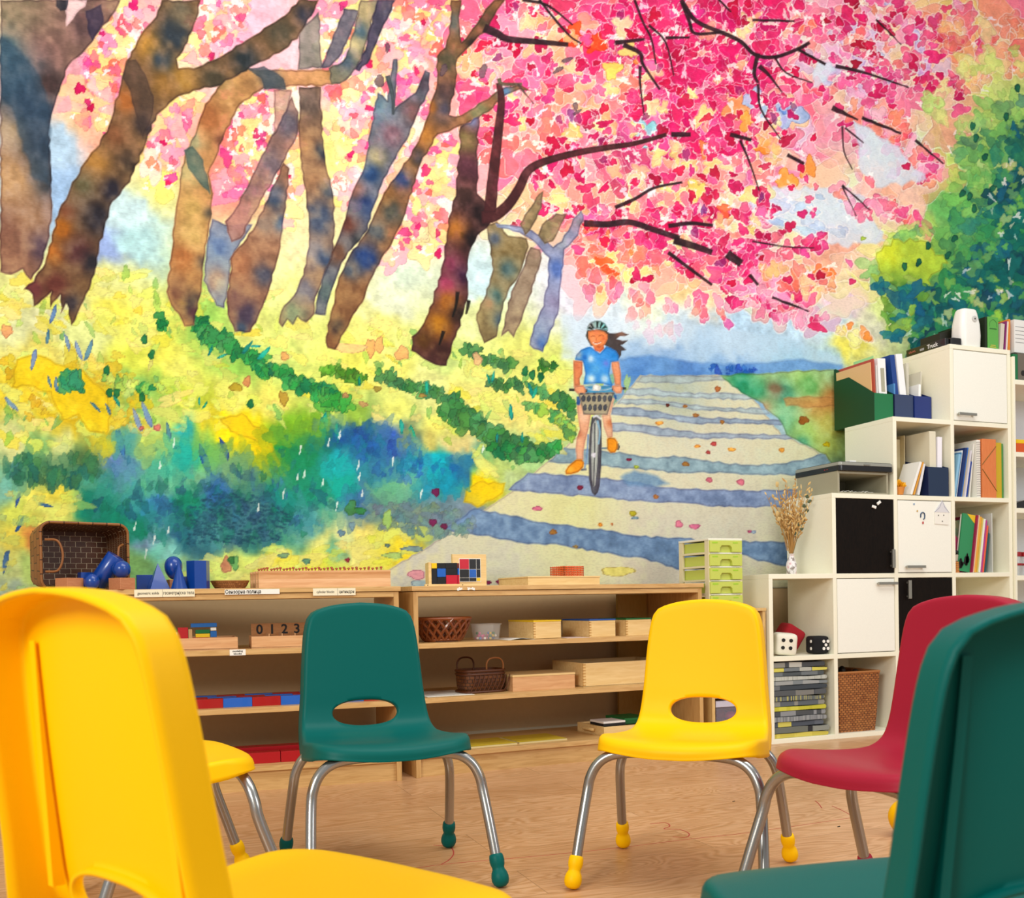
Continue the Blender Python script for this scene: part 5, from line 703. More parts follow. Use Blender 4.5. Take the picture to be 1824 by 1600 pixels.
# ---- left unit, second shelf
def open_tray(t, w, d, h, m, th=.008, z=0.):
    MB().box(0, w, 0, d, z, z+.005).build('bottom', m, t)
    for nm, b in (('front_wall', (0, w, 0, th)), ('rear_wall', (0, w, d-th, d)), ('side_wall', (0, th, th, d-th)), ('side_wall', (w-th, w, th, d-th))): MB().box(*b, z, z+h).build(nm, m, t, bevel=.0008)
t = thing('wooden_tray', 'reddish wooden tray of coloured model blocks on the left second shelf', 'tray', UL(-.80, .045, Z2), UL.a); open_tray(t, .27, .20, .040, PINK_W); MB().box(.009, .261, .009, .191, .006, .0325).build('tray_insert', PINE, t)
TC = {k: mat('toy_'+k, v, .35) for k, v in dict(red='#c02028', green='#0e6c38', blue='#1c64b0', white='#ece8dc', yellow='#e8c020', tan='#c8a070').items()}
for k, (x, z, w, h, c, lb) in enumerate([(-.758, .036, .018, .022, 'yellow', 'small yellow toy block at the left of the tray, beside the near chair'), (-.733, .006, .028, .026, 'white', 'white toy block under the green one'), (-.733, .0325, .028, .012, 'green', 'small green toy block on the white one'), (-.702, .006, .032, .042, 'red', 'red toy block standing in the tray'), (-.679, .006, .012, .036, 'tan', 'unpainted upright toy post in the tray'), (-.645, .0065, .05, .007, 'red', 'flat red toy block below the yellow one'), (-.640, .014, .045, .012, 'yellow', 'flat yellow toy block in the small tower'), (-.640, .027, .045, .012, 'green', 'flat green toy block in the small tower'), (-.606, .014, .020, .020, 'blue', 'small blue toy block right of the tower'), (-.606, .0355, .018, .010, 'white', 'small pale toy block right of the tower'), (-.636, .0475, .082, .013, 'blue', 'long blue toy block bridging the tower top')]):
    solid_thing(MB().box(-w/2, w/2, -.014, .014, 0, h), 'toy_block', TC[c], lb, UL, x, .095, Z2+z+.027, .06, group='coloured model blocks in the wooden tray', bevel=.001)
t = thing('number_box', 'wooden counting box with black numbers 0 1 2 3 in compartments', 'box', UL(-.486, .05, Z2), UL.a); open_tray(t, .33, .17, .040, PINK_W)
MB().box(.008, .322, .160, .168, .005, .080).build('number_board', wood('number_board', '#a8703c', '#b47c48', (2, 14, 14)), t)
for k in range(1, 6): MB().box(.014+k*.0425, .0165+k*.0425, .01, .160, .005, .048).build('divider', PINK_W, t)
for k in range(4): text('numeral', '0123'[k], .046, INK, t, (.036+k*.0425, .1592, .058), bold=.001)
# ---- left unit, third shelf and bottom shelf: red and blue rods
RR, RB = mat('rod_red', '#a80c14', .3, coat=.3), mat('rod_blue', '#1c62c4', .3, coat=.3)
for r_i, (x0, y, nseg, ph, lb) in enumerate([(-.765, .05, 8, 0, 'front red and blue jointed rod along the third shelf'), (-.72, .11, 7, 1, 'middle red and blue rod behind the front one'), (-.69, .17, 6, 0, 'rear red and blue rod on the third shelf')]):
    t = thing('number_rod', lb, 'rod', UL(x0, y, Z1), UL.a, 'red and blue number rods on the third shelf')
    for k in range(nseg): MB().box(k*.0925, (k+1)*.0925-.0006, 0, .034, 0, .030).build('segment', RB if (k+ph) % 2 == 0 else RR, t, bevel=.0008)
for k, (x, y, z, L, lb) in enumerate([(-.60, .055, 0, .20, 'front left red wooden prism on the bottom left shelf'), (-.398, .055, 0, .20, 'front right red wooden prism on the bottom left shelf'), (-.62, .13, 0, .42, 'long red wooden prism behind the two front ones')]):
    solid_thing(MB().box(0, L, 0, .055, 0, .036 if k < 2 else .045), 'red_prism', mat('prism_red', '#b00c18', .35), lb, UL, x, y, Z0+z, 0, group='red wooden prisms on the bottom shelf', bevel=.0008)
# ---- right unit, top
def paper_stack(): pass
KB = mat('cube_black', '#14171c', .4); KR = mat('cube_red', '#c41430', .4); KU = mat('cube_blue', '#1560c0', .4); KY = mat('cube_yellow', '#f0c80c', .4); WHL = mat('white_line', '#e8e8e0', .5)
t = thing('binomial_cube_box', 'opened wooden box of black, red, blue and yellow cubes on the right shelf', 'box', UR(.092, .095, Z3+.0003), UR.a-.22)
MB().box(0, .010, 0, .10, 0, .086).box(.010, .012, .09, .10, 0, .086).build('side_wall', PINE, t); MB().box(.010, .118, .09, .10, 0, .086).build('rear_wall', PINE, t)
MB().box(.106, .118, .045, .09, 0, .084).build('side_wall', wood('dark_red_side', '#6c1c14', '#7c2418', (2, 9, 9)), t)
for x0, x1, z0, z1, m in [(.0105, .031, .064, .084, KY), (.031, .063, .064, .084, KB), (.063, .105, .064, .084, KB), (.0105, .031, 0, .064, KB), (.031, .063, .033, .064, KU), (.063, .105, .040, .064, KB), (.031, .063, 0, .033, KB), (.063, .105, 0, .040, KR)]: MB().box(x0+.0005, x1-.0005, .004 if m is not KB else .006, .088, z0+.0004, z1-.0004).build('cube', m, t, bevel=.0006)
MB().box(.106, .112, .006, .044, .0, .040).build('cube', KR, t); MB().box(.106, .112, .006, .044, .041, .064).build('cube', KU, t)
t = thing('cube_box_lid', 'square wooden lid with a red, black, blue and yellow pattern leaning upright', 'lid', UR(.228, .21, Z3), UR.a)
lid = MB().box(0, .138, 0, .012, 0, .122).build('panel', PINE, t, bevel=.001)
MB().box(.026, .114, -.0008, .0002, .018, .106).build('pattern_ground', WHL, t)
xs, zs = [.028, .066, .067, .095, .096, .112], [.104, .066, .065, .034, .033, .020]
for i in range(3):
    for j in range(3):
        m = KB
        if i == j: m = (KR, KU, KY)[i]
        MB().box(xs[2*i]+.0004, xs[2*i+1], -.0013, -.0007, zs[2*j+1], zs[2*j]-.0004).build('pattern_square', m, t)
t = thing('wooden_stick', 'thin pale wooden stick lying before the cube box', 'stick', UR(.062, .050, Z3), UR.a+.0); MB().box(0, .235, 0, .010, 0, .0075).build('bar', PINE, t, bevel=.0008)
for x in (.010, .142): MB().lathe([(.0018, 0), (.0018, .0006)], 12, M=Matrix.Translation((x, -.0001, .004))@Matrix.Rotation(PI/2, 4, 'X')).build('pin_hole', INK, t)
t = thing('flat_wooden_box', 'flat pale wooden box carrying the orange bead stack, right shelf top', 'box', UR(.478, .08, Z3), UR.a+.02)
MB().box(0, .31, 0, .26, 0, .028).build('body', PINE, t, bevel=.001); MB().box(-.002, .312, -.002, .262, .0285, .034).build('lid', PINE, t, bevel=.001)
t = thing('bead_stack', 'stack of small orange bead squares on the flat wooden box', 'beads', UR(.672, .16, Z3+.034), UR.a+.15)
OB = mat('orange_bead', '#d8540c', .3, coat=.4)
for k in range(6):
    b = MB()
    for i in range(8):
        for sd in (0, 1):
            b.ball((.003+i*.013 if not sd else .003, .003 if not sd else .003+i*.013, .0035), .0036, 8); b.ball((.003+i*.013 if not sd else .094, .094 if not sd else .003+i*.013, .0035), .0036, 8)
    b.box(.002, .095, .002, .095, .001, .0055); o = b.build('bead_square', OB, t, smooth=True); o.location = (0, 0, k*.0070)
# ---- right unit, upper shelf
STRIP_B = mat('chestnut_strip', '#7c3c18', .35, coat=.4)
def lattice_basket(fr, x, y, z, R, h, label):
    t = thing('woven_basket', label, 'basket', fr(x, y, z), fr.a); n = 18
    P = lambda a, k: (R*(.62+.38*k**.8)*math.cos(a)*1.12, R*(.62+.38*k**.8)*math.sin(a)*.85, .004+(h-.006)*k)
    for s in (1, -1):
        b = MB()
        for i in range(n):
            a0 = 2*PI*i/n; c = [P(a0+s*.62*k, k) for k in np.linspace(.04, 1, 8)]
            L = [(p[0]*(1+.012*s*math.sin(j*2.1)), p[1]*(1+.012*s*math.sin(j*2.1)), p[2]) for j, p in enumerate(c)]; b.tube(L, .0056, 6, 2)
        b.build('diagonal_weave', STRIP_B, t, smooth=True)
    for k, r in ((1., .0055), (.97, .0042), (.06, .005), (.0, .0045)): MB().tube([P(a, k) for a in np.linspace(0, 2*PI, 40)], r, 8, 0, False).build('hoop', mat('chestnut_hoop', '#8c4820', .35, coat=.4), t, smooth=True)
    MB().lathe([(.001, 0), (R*.64, 0), (R*.64, .004), (.001, .004)], 32).build('base', WICK_D, t)
lattice_basket(UR, .152, .125, Z2, .095, .086, 'glossy brown open lattice basket on the upper right shelf')
t = thing('plastic_tub', 'small clear plastic tub of coloured beads beside the lattice basket', 'tub', UR(.325, .13, Z2), UR.a)
CLR = mat('clear_plastic', '#f0f0ec', .08, alpha=.13); rg = lambda w, d, z, r: [(x, y, z) for x, y in rrect(w, d, r, 4)]
MB().loft([rg(.001, .001, .001, .0004), rg(.086, .066, .001, .012), rg(.098, .078, .056, .014), rg(.104, .084, .058, .014), rg(.104, .084, .061, .014), rg(.094, .074, .057, .013), rg(.083, .063, .004, .012)]).build('tub_wall', CLR, t, smooth=True)
rr = random.Random(3); bc = ['red', 'blue', 'yellow', 'green', 'white']; PKB = mat('toy_pink', '#d84c90', .35); BD = []
for L_ in range(3):
    for k in range(14-L_*4):
        for _ in range(60):
            x, y = rr.uniform(-.036, .036), rr.uniform(-.026, .026)
            if all((x-a)**2+(y-b)**2+(L_*.009-q)**2 > .0107**2 for a, b, q in BD): break
        BD.append((x, y, L_*.009)); c = rr.choice(bc+['pink']*3)
        o = MB().ball((0, 0, 0), .0052, 10).build('bead', PKB if c == 'pink' else TC[c], smooth=True); o.location = UR(.325+x, .13+y, Z2+.0075+L_*.009); tag(o, 'small coloured bead among many in the clear plastic tub', 'bead', 'small beads in the clear tub')
def paper(fr, x0, x1, y0, y1, z, label, lines=False, curl=.0, name='paper_sheet', m=None, rz=0., th=.0006):
    nx = 10; W, D = x1-x0, y1-y0; V = lambda i, t_: (W*i/nx, 0, curl*math.sin(PI*i/nx)**2+t_)
    b = MB(); b.loft([[(W*i/nx, 0, curl*math.sin(PI*i/nx)**2) for i in range(nx+1)], [(W*i/nx, D, curl*.6*math.sin(PI*i/nx)**2) for i in range(nx+1)]], False)
    b.loft([[(W*i/nx, 0, curl*math.sin(PI*i/nx)**2+th) for i in range(nx+1)], [(W*i/nx, D, curl*.6*math.sin(PI*i/nx)**2+th) for i in range(nx+1)]], False)
    b.loft([[(W*i/nx, 0, curl*math.sin(PI*i/nx)**2) for i in range(nx+1)], [(W*i/nx, 0, curl*math.sin(PI*i/nx)**2+th) for i in range(nx+1)]], False)
    if lines:
        for k in range(7): b.cur = 1; b.box(W*.06, W*(.94 if k % 3 else .7), D*(.1+k*.12), D*(.1+k*.12)+.0015, th+.0001, th+.0003)
    return place(b.build(name, [m or PAPER, mat('grey_print', '#8c8880', .8)]), fr(x0, y0, z), fr.a+rz, label, 'paper', 'paper sheets lying on the right shelves')
paper(UR, .372, .482, .035, .20, Z2, 'curled white paper sheet under the yellow lidded box', curl=.006); paper(UR, .612, .712, .03, .16, Z2, 'pinkish paper sheet between yellow and blue lidded boxes', m=mat('pale_pink_paper', '#e8d4d0', .7))
def lid_box(x, lc, lab, L=.118, dpt=.20, h=.062, rz=.06):
    t = thing('lidded_box', lab, 'box', UR(x, .055, Z2+(.0014 if lc == 'yellow' else 0)), UR.a+rz, 'wooden boxes with coloured lids')
    MB().box(0, L, 0, dpt, 0, h).build('body', PINE, t, bevel=.0008); MB().box(-.001, L+.001, -.001, dpt+.001, h+.0004, h+.006).build('lid', {'yellow': KY, 'blue': mat('lid_blue', '#1c50a0', .4), 'green': mat('lid_green', '#0c6430', .4)}[lc], t, bevel=.0008)
    jm = mat('joint_wood', '#c89854', .5)
    for k in range(6): MB().box(.0, .008, -.0004, .004, .004+k*.010, .009+k*.010).build('finger_joint', jm, t)
lid_box(.486, 'yellow', 'small wooden box with a flat yellow lid on the upper right shelf'); lid_box(.722, 'blue', 'small wooden box with a flat blue lid, right of the yellow lidded one'); lid_box(.884, 'green', 'small wooden box with a green lid, partly behind the yellow chair')
# ---- right unit, middle shelf
t = thing('handled_basket', 'small dark brown basket with two loop handles on the middle right shelf', 'basket', UR(.299, .13, Z1+.0028), UR.a+.1)
R4 = lambda w, d, z, r: [(x, y, z) for x, y in rrect(w, d, r, 5)]
MB().loft([R4(.150, .10, 0, .03), R4(.166, .112, .02, .035), R4(.172, .118, .06, .036), R4(.168, .114, .076, .035), R4(.160, .106, .076, .032), R4(.155, .1, .02, .03), R4(.01, .01, .012, .004)], cap0=True).build('body', WICK_D, t, smooth=True)
for z, r in ((.002, .0045), (.066, .0045), (.078, .0048)): p = R4(.17, .117, z, .036); MB().tube(p+p[:1], r, 8, 0, False).build('hoop', mat('dark_rattan', '#54290e', .45), t, smooth=True)
for k in range(9):
    x = -.07+k*.0175; MB().tube([(x, -.056, .004), (x+.012, -.062, .03), (x+.022, -.060, .062)], .0022, 6, 3).build('lacing', mat('dark_rattan', '#54290e', .45), t, smooth=True)
for sy, x in ((-.05, .035), (.05, -.035)): MB().tube([(x-.034, sy, .076), (x-.034, sy, .105), (x-.018, sy, .122), (x+.018, sy, .122), (x+.034, sy, .105), (x+.034, sy, .076)], .0034, 8, 5).build('handle', mat('rattan_loop', '#8a5424', .5) if sy < 0 else mat('dark_rattan', '#54290e', .45), t, smooth=True)
paper(UR, .06, .24, .04, .26, Z1, 'printed paper sheet lying left of the two handled basket', lines=True)
t = thing('closed_wooden_box', 'flat closed light wooden box right of the two handled basket', 'box', UR(.399, .06, Z1), UR.a+.02); MB().box(0, .262, 0, .19, 0, .052).build('body', PINK_W, t, bevel=.0008); MB().box(-.001, .263, -.001, .191, .0524, .060).build('lid', PINE, t, bevel=.0008)
t = thing('long_wooden_box', 'long open wooden box with toothed corners, middle right shelf', 'box', UR(.695, .06, Z1), UR.a+.02); open_tray(t, .40, .25, .092, PINE, .010)
for k in range(8): MB().box(-.0004, .010, -.0004, .004, .005+k*.0112, .0106+k*.0112).build('finger_joint', mat('joint_wood', '#c89854', .5), t)
MB().box(.012, .388, .012, .238, .006, .070).build('brown_contents', mat('dark_contents', '#5c2c18', .6), t)
# ---- right unit, bottom shelf
MATW = weave('yellow_ruled_sheet', '#d0b428', '#d8bc34', '#b08c1c', 30, 4, 0., .6, .05)
def ymat(x, y, rz, lab):
    t = thing('yellow_mat', lab, 'mat', UR(x, y, Z0), UR.a+rz, 'yellow mats on the bottom right shelf'); b = MB(); b.add([(0, 0, .006), (.20, 0, .006), (.20, .17, .006), (0, .17, .006)], [(0, 1, 2, 3)], [(0, 0), (1, 0), (1, 1), (0, 1)]); b.build('yellow_top', MATW, t); MB().box(0, .20, 0, .17, 0, .0055).build('cardboard', mat('pale_board', '#d8c890', .6), t)
ymat(.205, .035, .03, 'left of two flat yellow mats on the bottom right shelf'); ymat(.415, .045, .02, 'right of two flat yellow mats on the bottom right shelf')
solid_thing(MB().box(0, .016, 0, .05, 0, .016), 'blue_eraser', mat('eraser_blue', '#2c6cb0', .5), 'small blue piece beside the left yellow mat, behind the green chair seat', UR, .185, .03, Z0, 0, group=None)
t = thing('handled_tray', 'small wooden tray with a slot handle, bottom right shelf end', 'tray', UR(.775, .05, Z0), UR.a+.04); open_tray(t, .33, .20, .036, PINE, .009)
MB().tube([(-.008, .06, .020), (-.016, .075, .022), (-.016, .125, .022), (-.008, .14, .020)], .006, 8, 4).build('handle', PINE, t, smooth=True)
MB().box(.010, .320, .010, .190, .006, .030).build('tray_insert', PINE, t)
t = thing('flat_black_box', 'flat black box with a white lid on the slot handled tray', 'box', UR(.782, .065, Z0+.0365), UR.a+.04); MB().box(0, .10, 0, .10, 0, .010).build('body', KB, t, bevel=.001); MB().box(0, .10, 0, .10, .0104, .018).build('lid', mat('box_white', '#ece8e4', .4), t, bevel=.001)
t = thing('flat_green_box', 'flat dark green box behind the white lidded one on the tray', 'box', UR(.888, .085, Z0+.0365), UR.a+.04); MB().box(0, .12, 0, .14, 0, .012).build('body', mat('box_green', '#0c5c28', .45), t, bevel=.001); MB().box(.0, .12, 0, .14, .0124, .022).build('lid', mat('box_green2', '#0e6c30', .45), t, bevel=.001)
# red pen marks drawn on the floor
def ink_line(pts, label, w=.0028):
    P = catmull(pts, 5); t_ = np.gradient(P, axis=0); t_ /= np.hypot(t_[:, 0], t_[:, 1])[:, None]; n = np.c_[-t_[:, 1], t_[:, 0]]*w/2
    b = MB(); b.loft([[(*p, .0003) for p in P+n], [(*p, .0003) for p in P-n]], False); b.loft([[(*p, .0) for p in P+n], [(*p, .0003) for p in P+n]], False); b.loft([[(*p, .0) for p in P-n], [(*p, .0003) for p in P-n]], False)
    tag(b.build('pen_line', mat('red_pen', '#b03c34', .6)), label, 'drawing', 'red pen marks on the floor')
def fl(px, py):
    r = np.array([(px-PCX)/FOC, (py-PCY)/FOC, 1.])@M_VIEW; k = -CAM_H/r[2]; return (r[0]*k, r[1]*k)
ink_line([fl(705, 1552), fl(790, 1540), fl(880, 1532), fl(960, 1525), fl(1090, 1512), fl(1220, 1496), fl(1330, 1484), fl(1470, 1464), fl(1530, 1455)], 'long thin red pen line running across the floor under the chairs', .002)
ink_line([fl(772, 1506), fl(800, 1508), fl(808, 1520), fl(800, 1532), fl(786, 1540)], 'curved red pen mark on the floor behind the green chair foot', .003)
ink_line([fl(1158, 1468), fl(1185, 1466), fl(1193, 1472), fl(1183, 1477), fl(1210, 1478), fl(1227, 1485), fl(1222, 1492), fl(1198, 1491)], 'red pen number 3 drawn on the floor under the yellow chair', .003)
ink_line([fl(1452, 1427), fl(1458, 1432), fl(1464, 1440)], 'short red pen tick on the floor right of the yellow chair'); ink_line([fl(1482, 1436), fl(1500, 1444), fl(1518, 1454)], 'slanting red pen dash on the floor under the red chair')
# ---------------------------------------------------------------- stepped white cube shelf
WHT = mat('white_laminate', '#f7f4de', .38); WDOOR = mat('white_door', '#f7f7ec', .32); WENGE = wood('dark_wenge', '#0c0806', '#160f0a', (9, 9, 1.5), .5); WENGE.node_tree.nodes['Principled BSDF'].inputs['Specular IOR Level'].default_value = .12; METAL = mat('satin_metal', '#a8a69c', .32, .85)
CX_ = [2.489, 2.825, 3.158, 3.487, 3.832]; CZ = [.02, .36, .70, 1.04, 1.38, 1.72]; FY_, BY_ = 3.37, 3.675; tiers = [2, 3, 4, 5]; w_ = .0095
cube = thing('stepped_cube_shelf', 'tall white stepped cube shelf with doors and open cells at the right', 'shelf', (CX_[0], FY_, 0)); ox = CX_[0]; D_ = BY_-FY_
def cb(name, x0, x1, y0, y1, z0, z1, m=WHT, parent=None, bevel=.0012): return MB().box(x0-ox, x1-ox, y0, y1, z0, z1).build(name, m, parent or cube, bevel=bevel)
for i in range(5):
    n = tiers[min(i, 3)]; xl = CX_[i]+(0 if i == 0 else -w_); cb('side_panel', xl, xl+2*w_, 0, D_, 0, CZ[n]-.02)
    if i > 0 and i < 4: pass
for i in range(4):
    for k in range(tiers[i]+1):
        top = k == tiers[i]; x0, x1 = CX_[i]+(w_ if i else 2*w_), CX_[i+1]-w_
        if top: x0, x1 = (CX_[i] if i == 0 else CX_[i]-w_), (CX_[i+1]+w_ if i == 3 else CX_[i+1]-w_)
        cb('shelf_board', x0, x1, 0 if k else .0, D_, CZ[k]-.02 if k else 0, CZ[k])
    if i: cb('back_panel', CX_[i]+w_, CX_[i+1]-w_, D_-.006, D_-.001, .02, CZ[tiers[i]]-.02, mat('back_white', '#e4dfc8', .5))
def door(i, k, m, hx, hz, vert, label):
    x0, x1, z0, z1 = CX_[i]+w_+.003, CX_[i+1]-w_-.003, CZ[k]+.003, CZ[k+1]-.023
    d = cb('door', x0, x1, .001, .018, z0, z1, m, bevel=.001); d['label'] = label
    b = MB(); L = .052
    if vert: b.box(hx-ox-.008, hx-ox+.008, -.020, -.012, hz-.040, hz+.040)
    else: b.box(hx-ox-L, hx-ox+L, -.020, -.012, hz-.006, hz+.006)
    for s in (-1, 1):
        if vert: b.box(hx-ox-.004, hx-ox+.004, -.013, .001, hz+s*.03-.004, hz+s*.03+.004)
        else: b.box(hx-ox+s*L*.8-.004, hx-ox+s*L*.8+.004, -.013, .001, hz-.004, hz+.004)
    b.build('handle', METAL, d, bevel=.001)
door(3, 4, WDOOR, 3.562, 1.409, False, 'white cell door'); door(1, 2, WENGE, 3.128, .762, True, 'black brown cell door'); door(2, 2, WDOOR, 3.254, .727, False, 'white cell door'); door(1, 1, WDOOR, 3.096, .656, False, 'white cell door'); door(2, 1, WENGE, 3.216, .628, True, 'black brown cell door')
FD = FY_-.0004
def at_front(o, x, z, label, cat, group=None, y=None, rz=0.): return place(o, (x, FD if y is None else y, z), rz, label, cat, group)
WPL = mat('white_plastic', '#f0f0ea', .35)
# fridge magnets and paper house on the doors
for x, z, r, lab in ((3.036, .985, .3, 'lower left of two small white magnets on the dark door'), (3.062, 1.003, -.6, 'upper right of two small white magnets on the dark door')):
    o = MB().box(-.011, .011, -.006, 0, -.006, .006).build('magnet', WPL, bevel=.002); at_front(o, x, z, lab, 'magnet', 'small magnets on the shelf doors'); o.rotation_euler = (0, r, 0)
t = thing('paper_house', 'folded white paper house drawing hanging on the white cell door', 'drawing', (3.415, FD, .965))
MB().prism([(-.040, -.048), (.040, -.052), (.042, .002), (-.038, .004)], -.002, 0).build('house_wall', PAPER, t); MB().prism([(-.040, .004), (.044, .002), (.004, .056)], -.0028, 0).build('house_roof', mat('grey_white_paper', '#dcdce0', .7), t)
for x, z in ((-.018, -.010), (.012, -.009), (.004, -.036)): MB().box(x-.002, x+.002, -.003, -.002, z-.003, z+.002).build('pencil_dot', INK, t)
for p in ([(-.040, .004), (-.012, .024), (.004, .056), (.018, .026), (.044, .002)],): MB().tube([(a, -.003, b) for a, b in p], .0006, 5, 0).build('pencil_line', mat('pencil_blue', '#50587c', .7), t)
for x, z, c, lab in ((3.260, 1.002, '#7c9cc0', 'tiny blue sticker near the top left of the white door'), (3.278, .972, '#c8a048', 'tiny tan sticker below the blue one on the white door')): at_front(MB().lathe([(.004, 0), (.004, .001)], 14, M=Matrix.Rotation(PI/2, 4, 'X')).build('sticker_dot', mat('dot'+c, c, .5)), x, z, lab, 'sticker', 'tiny stickers on the white cell door')
t = thing('horseshoe_sticker', 'small blue arch shaped sticker with a red dot on the white door', 'sticker', (3.308, FD, .952)); MB().tube([(-.012, -.001, -.008), (-.010, -.001, .008), (0, -.001, .014), (.010, -.001, .008), (.010, -.001, -.010), (.004, -.001, -.016)], .0024, 8, 4).build('arch', mat('sticker_blue', '#1c4468', .5), t, smooth=True); MB().box(-.002, .004, -.002, 0, -.036, -.026).build('red_dot', TC['red'], t)
# soft dice in the lowest left column, second cell
def die(c, s, m, md, faces, label, rot):
    t = thing('soft_die', label, 'dice', c, 0, 'soft fabric dice'); t.rotation_euler = rot; bm = bmesh.new(); bmesh.ops.create_cube(bm, size=s); bmesh.ops.subdivide_edges(bm, edges=bm.edges[:], cuts=10, use_grid_fill=True)
    for v in bm.verts:
        p = v.co/(s/2); n6 = (abs(p.x)**6+abs(p.y)**6+abs(p.z)**6)**(1/6); v.co = p/n6*(s/2)*(1.+.03*math.cos(p.x*2)*math.cos(p.z*2))
    me = bpy.data.meshes.new('cushion'); bm.to_mesh(me); bm.free(); me.materials.append(m); me.polygons.foreach_set('use_smooth', [True]*len(me.polygons)); o = bpy.data.objects.new('cushion', me); COL.objects.link(o); o.parent = t
    for ax, sg, dots in faces:
        for a, b in dots:
            M = Matrix.Translation({'y': (a*s, sg*s*.512, b*s), 'x': (sg*s*.512, a*s, b*s), 'z': (a*s, b*s, sg*s*.512)}[ax])@(Matrix.Rotation(PI/2, 4, 'X') if ax == 'y' else Matrix.Rotation(PI/2, 4, 'Y') if ax == 'x' else Matrix.Identity(4))
            MB().lathe([(.001, -.0012), (s*.085, -.001), (s*.085, .001), (.001, .0012)], 18, M=M).build('dot', md, t)
    return t
F4 = [(-.17, .2), (.17, .2), (-.17, -.14), (.17, -.14)]
WF, RF, BF = mat('white_fleece', '#e8e4d4', .9, bump=.6, bscale=300), mat('red_fleece', '#9c0c1c', .9, bump=.5, bscale=300), mat('black_fleece', '#0c0c10', .9, bump=.5, bscale=300); DW, DB = mat('dot_white', '#f0eee8', .7), mat('dot_black', '#101010', .7)
die((2.606, 3.428, CZ[1]+.0485), .092, WF, DB, [('y', -1, F4), ('x', 1, [(0, 0)])], 'white fabric die with four black dots in the cube shelf', (.05, .08, -.42))
die((2.700, 3.522, CZ[1]+.0725), .098, RF, DW, [('y', -1, [(0, .05)]), ('x', 1, [(-.2, -.2), (.2, .2)])], 'dark red fabric die tilted behind the white one', (.05, .55, -.15))
die((2.774, 3.426, CZ[1]+.0395), .076, BF, DW, [('y', -1, [(.1, .2), (.36, .2), (.23, 0), (.1, -.2), (.36, -.2)]), ('x', -1, [(-.2, .2), (-.2, -.2)])], 'black fabric die with white dots, right of the red one', (0, 0, -.14))
# folded cloth stack
fab = lambda n, c0, c1, c2, s: None
def fabric_mat(i, base, alt, spot):
    m = bpy.data.materials.new('fabric_%s' % spot.strip('#')); m.use_nodes = True; nt = m.node_tree; b = nt.nodes['Principled BSDF']; b.inputs['Roughness'].default_value = .9
    tc = nt.nodes.new('ShaderNodeTexCoord'); mp = nt.nodes.new('ShaderNodeMapping'); mp.inputs['Scale'].default_value = (1, 1, .02); mp.inputs['Location'].default_value = (i*.37, 0, 0); nt.links.new(tc.outputs['Object'], mp.inputs[0])
    if i % 4 == 3:
        v = nt.nodes.new('ShaderNodeTexNoise'); v.inputs['Scale'].default_value = 90; v.inputs['Detail'].default_value = 3; nt.links.new(mp.outputs[0], v.inputs[0]); nt.links.new(ramp(nt, v.outputs['Fac'], [(.42, base), (.5, alt), (.6, spot)]), b.inputs['Base Color'])
    else:
        v = nt.nodes.new('ShaderNodeTexVoronoi'); v.inputs['Scale'].default_value = 15; v.distance = 'CHEBYCHEV'; nt.links.new(mp.outputs[0], v.inputs[0]); r = nt.nodes.new('ShaderNodeSeparateColor'); nt.links.new(v.outputs['Color'], r.inputs[0])
        c = ramp(nt, r.outputs[0], [(0., base), (.30, alt), (.52, base), (.74, spot)]); nt.links.new(c, b.inputs['Base Color']); nt.nodes[-1].color_ramp.interpolation = 'CONSTANT' if hasattr(nt.nodes[-1], 'color_ramp') else None
    return m
z = CZ[0]; rr = random.Random(5); specs = [(.019, '#c8b84c', '#d4c458', '#c0b044', 'plain yellow folded cloth, lowest of the stack'), (.026, '#6c7068', '#8c9088', '#2c2c30', 'thick grey printed cloth just above the lowest yellow one'), (.021, '#4c5460', '#5c6470', '#d0c860', 'dark blue grey cloth with yellow squares, third from below'), (.022, '#74787c', '#888c90', '#a0a4a4', 'plain mid grey folded cloth, fourth from below'), (.022, '#8c9094', '#4c5054', '#d8d8d4', 'white and grey speckled folded cloth, fifth from below'), (.018, '#c4c03c', '#d0cc4c', '#bcb838', 'yellow green folded cloth in the middle of the stack'), (.022, '#8c8c84', '#5c646c', '#d8d060', 'grey cloth with large yellow patches, above the yellow green one'), (.020, '#4c545c', '#646c70', '#ccc45c', 'slate cloth with a yellow corner, eighth from below'),
    (.024, '#54585c', '#3c4048', '#7c7c78', 'dark charcoal folded cloth near the middle'), (.020, '#3c444c', '#545c64', '#6c7074', 'very dark wavy folded cloth, tenth from below'), (.018, '#7c8488', '#9ca0a0', '#d4cc60', 'grey cloth with one yellow patch, eleventh from below'), (.018, '#b4b8b0', '#c0c4bc', '#a0a49c', 'pale grey folded cloth in the upper stack'), (.018, '#4c5458', '#6c7478', '#c8c058', 'dark cloth with a yellow left end, third from the top'), (.017, '#70787c', '#b0b4ac', '#d4cc5c', 'cloth with white and yellow rectangles, second from the top'), (.022, '#8c8c84', '#44484c', '#b8b8b0', 'speckled grey cloth, topmost of the stack')]
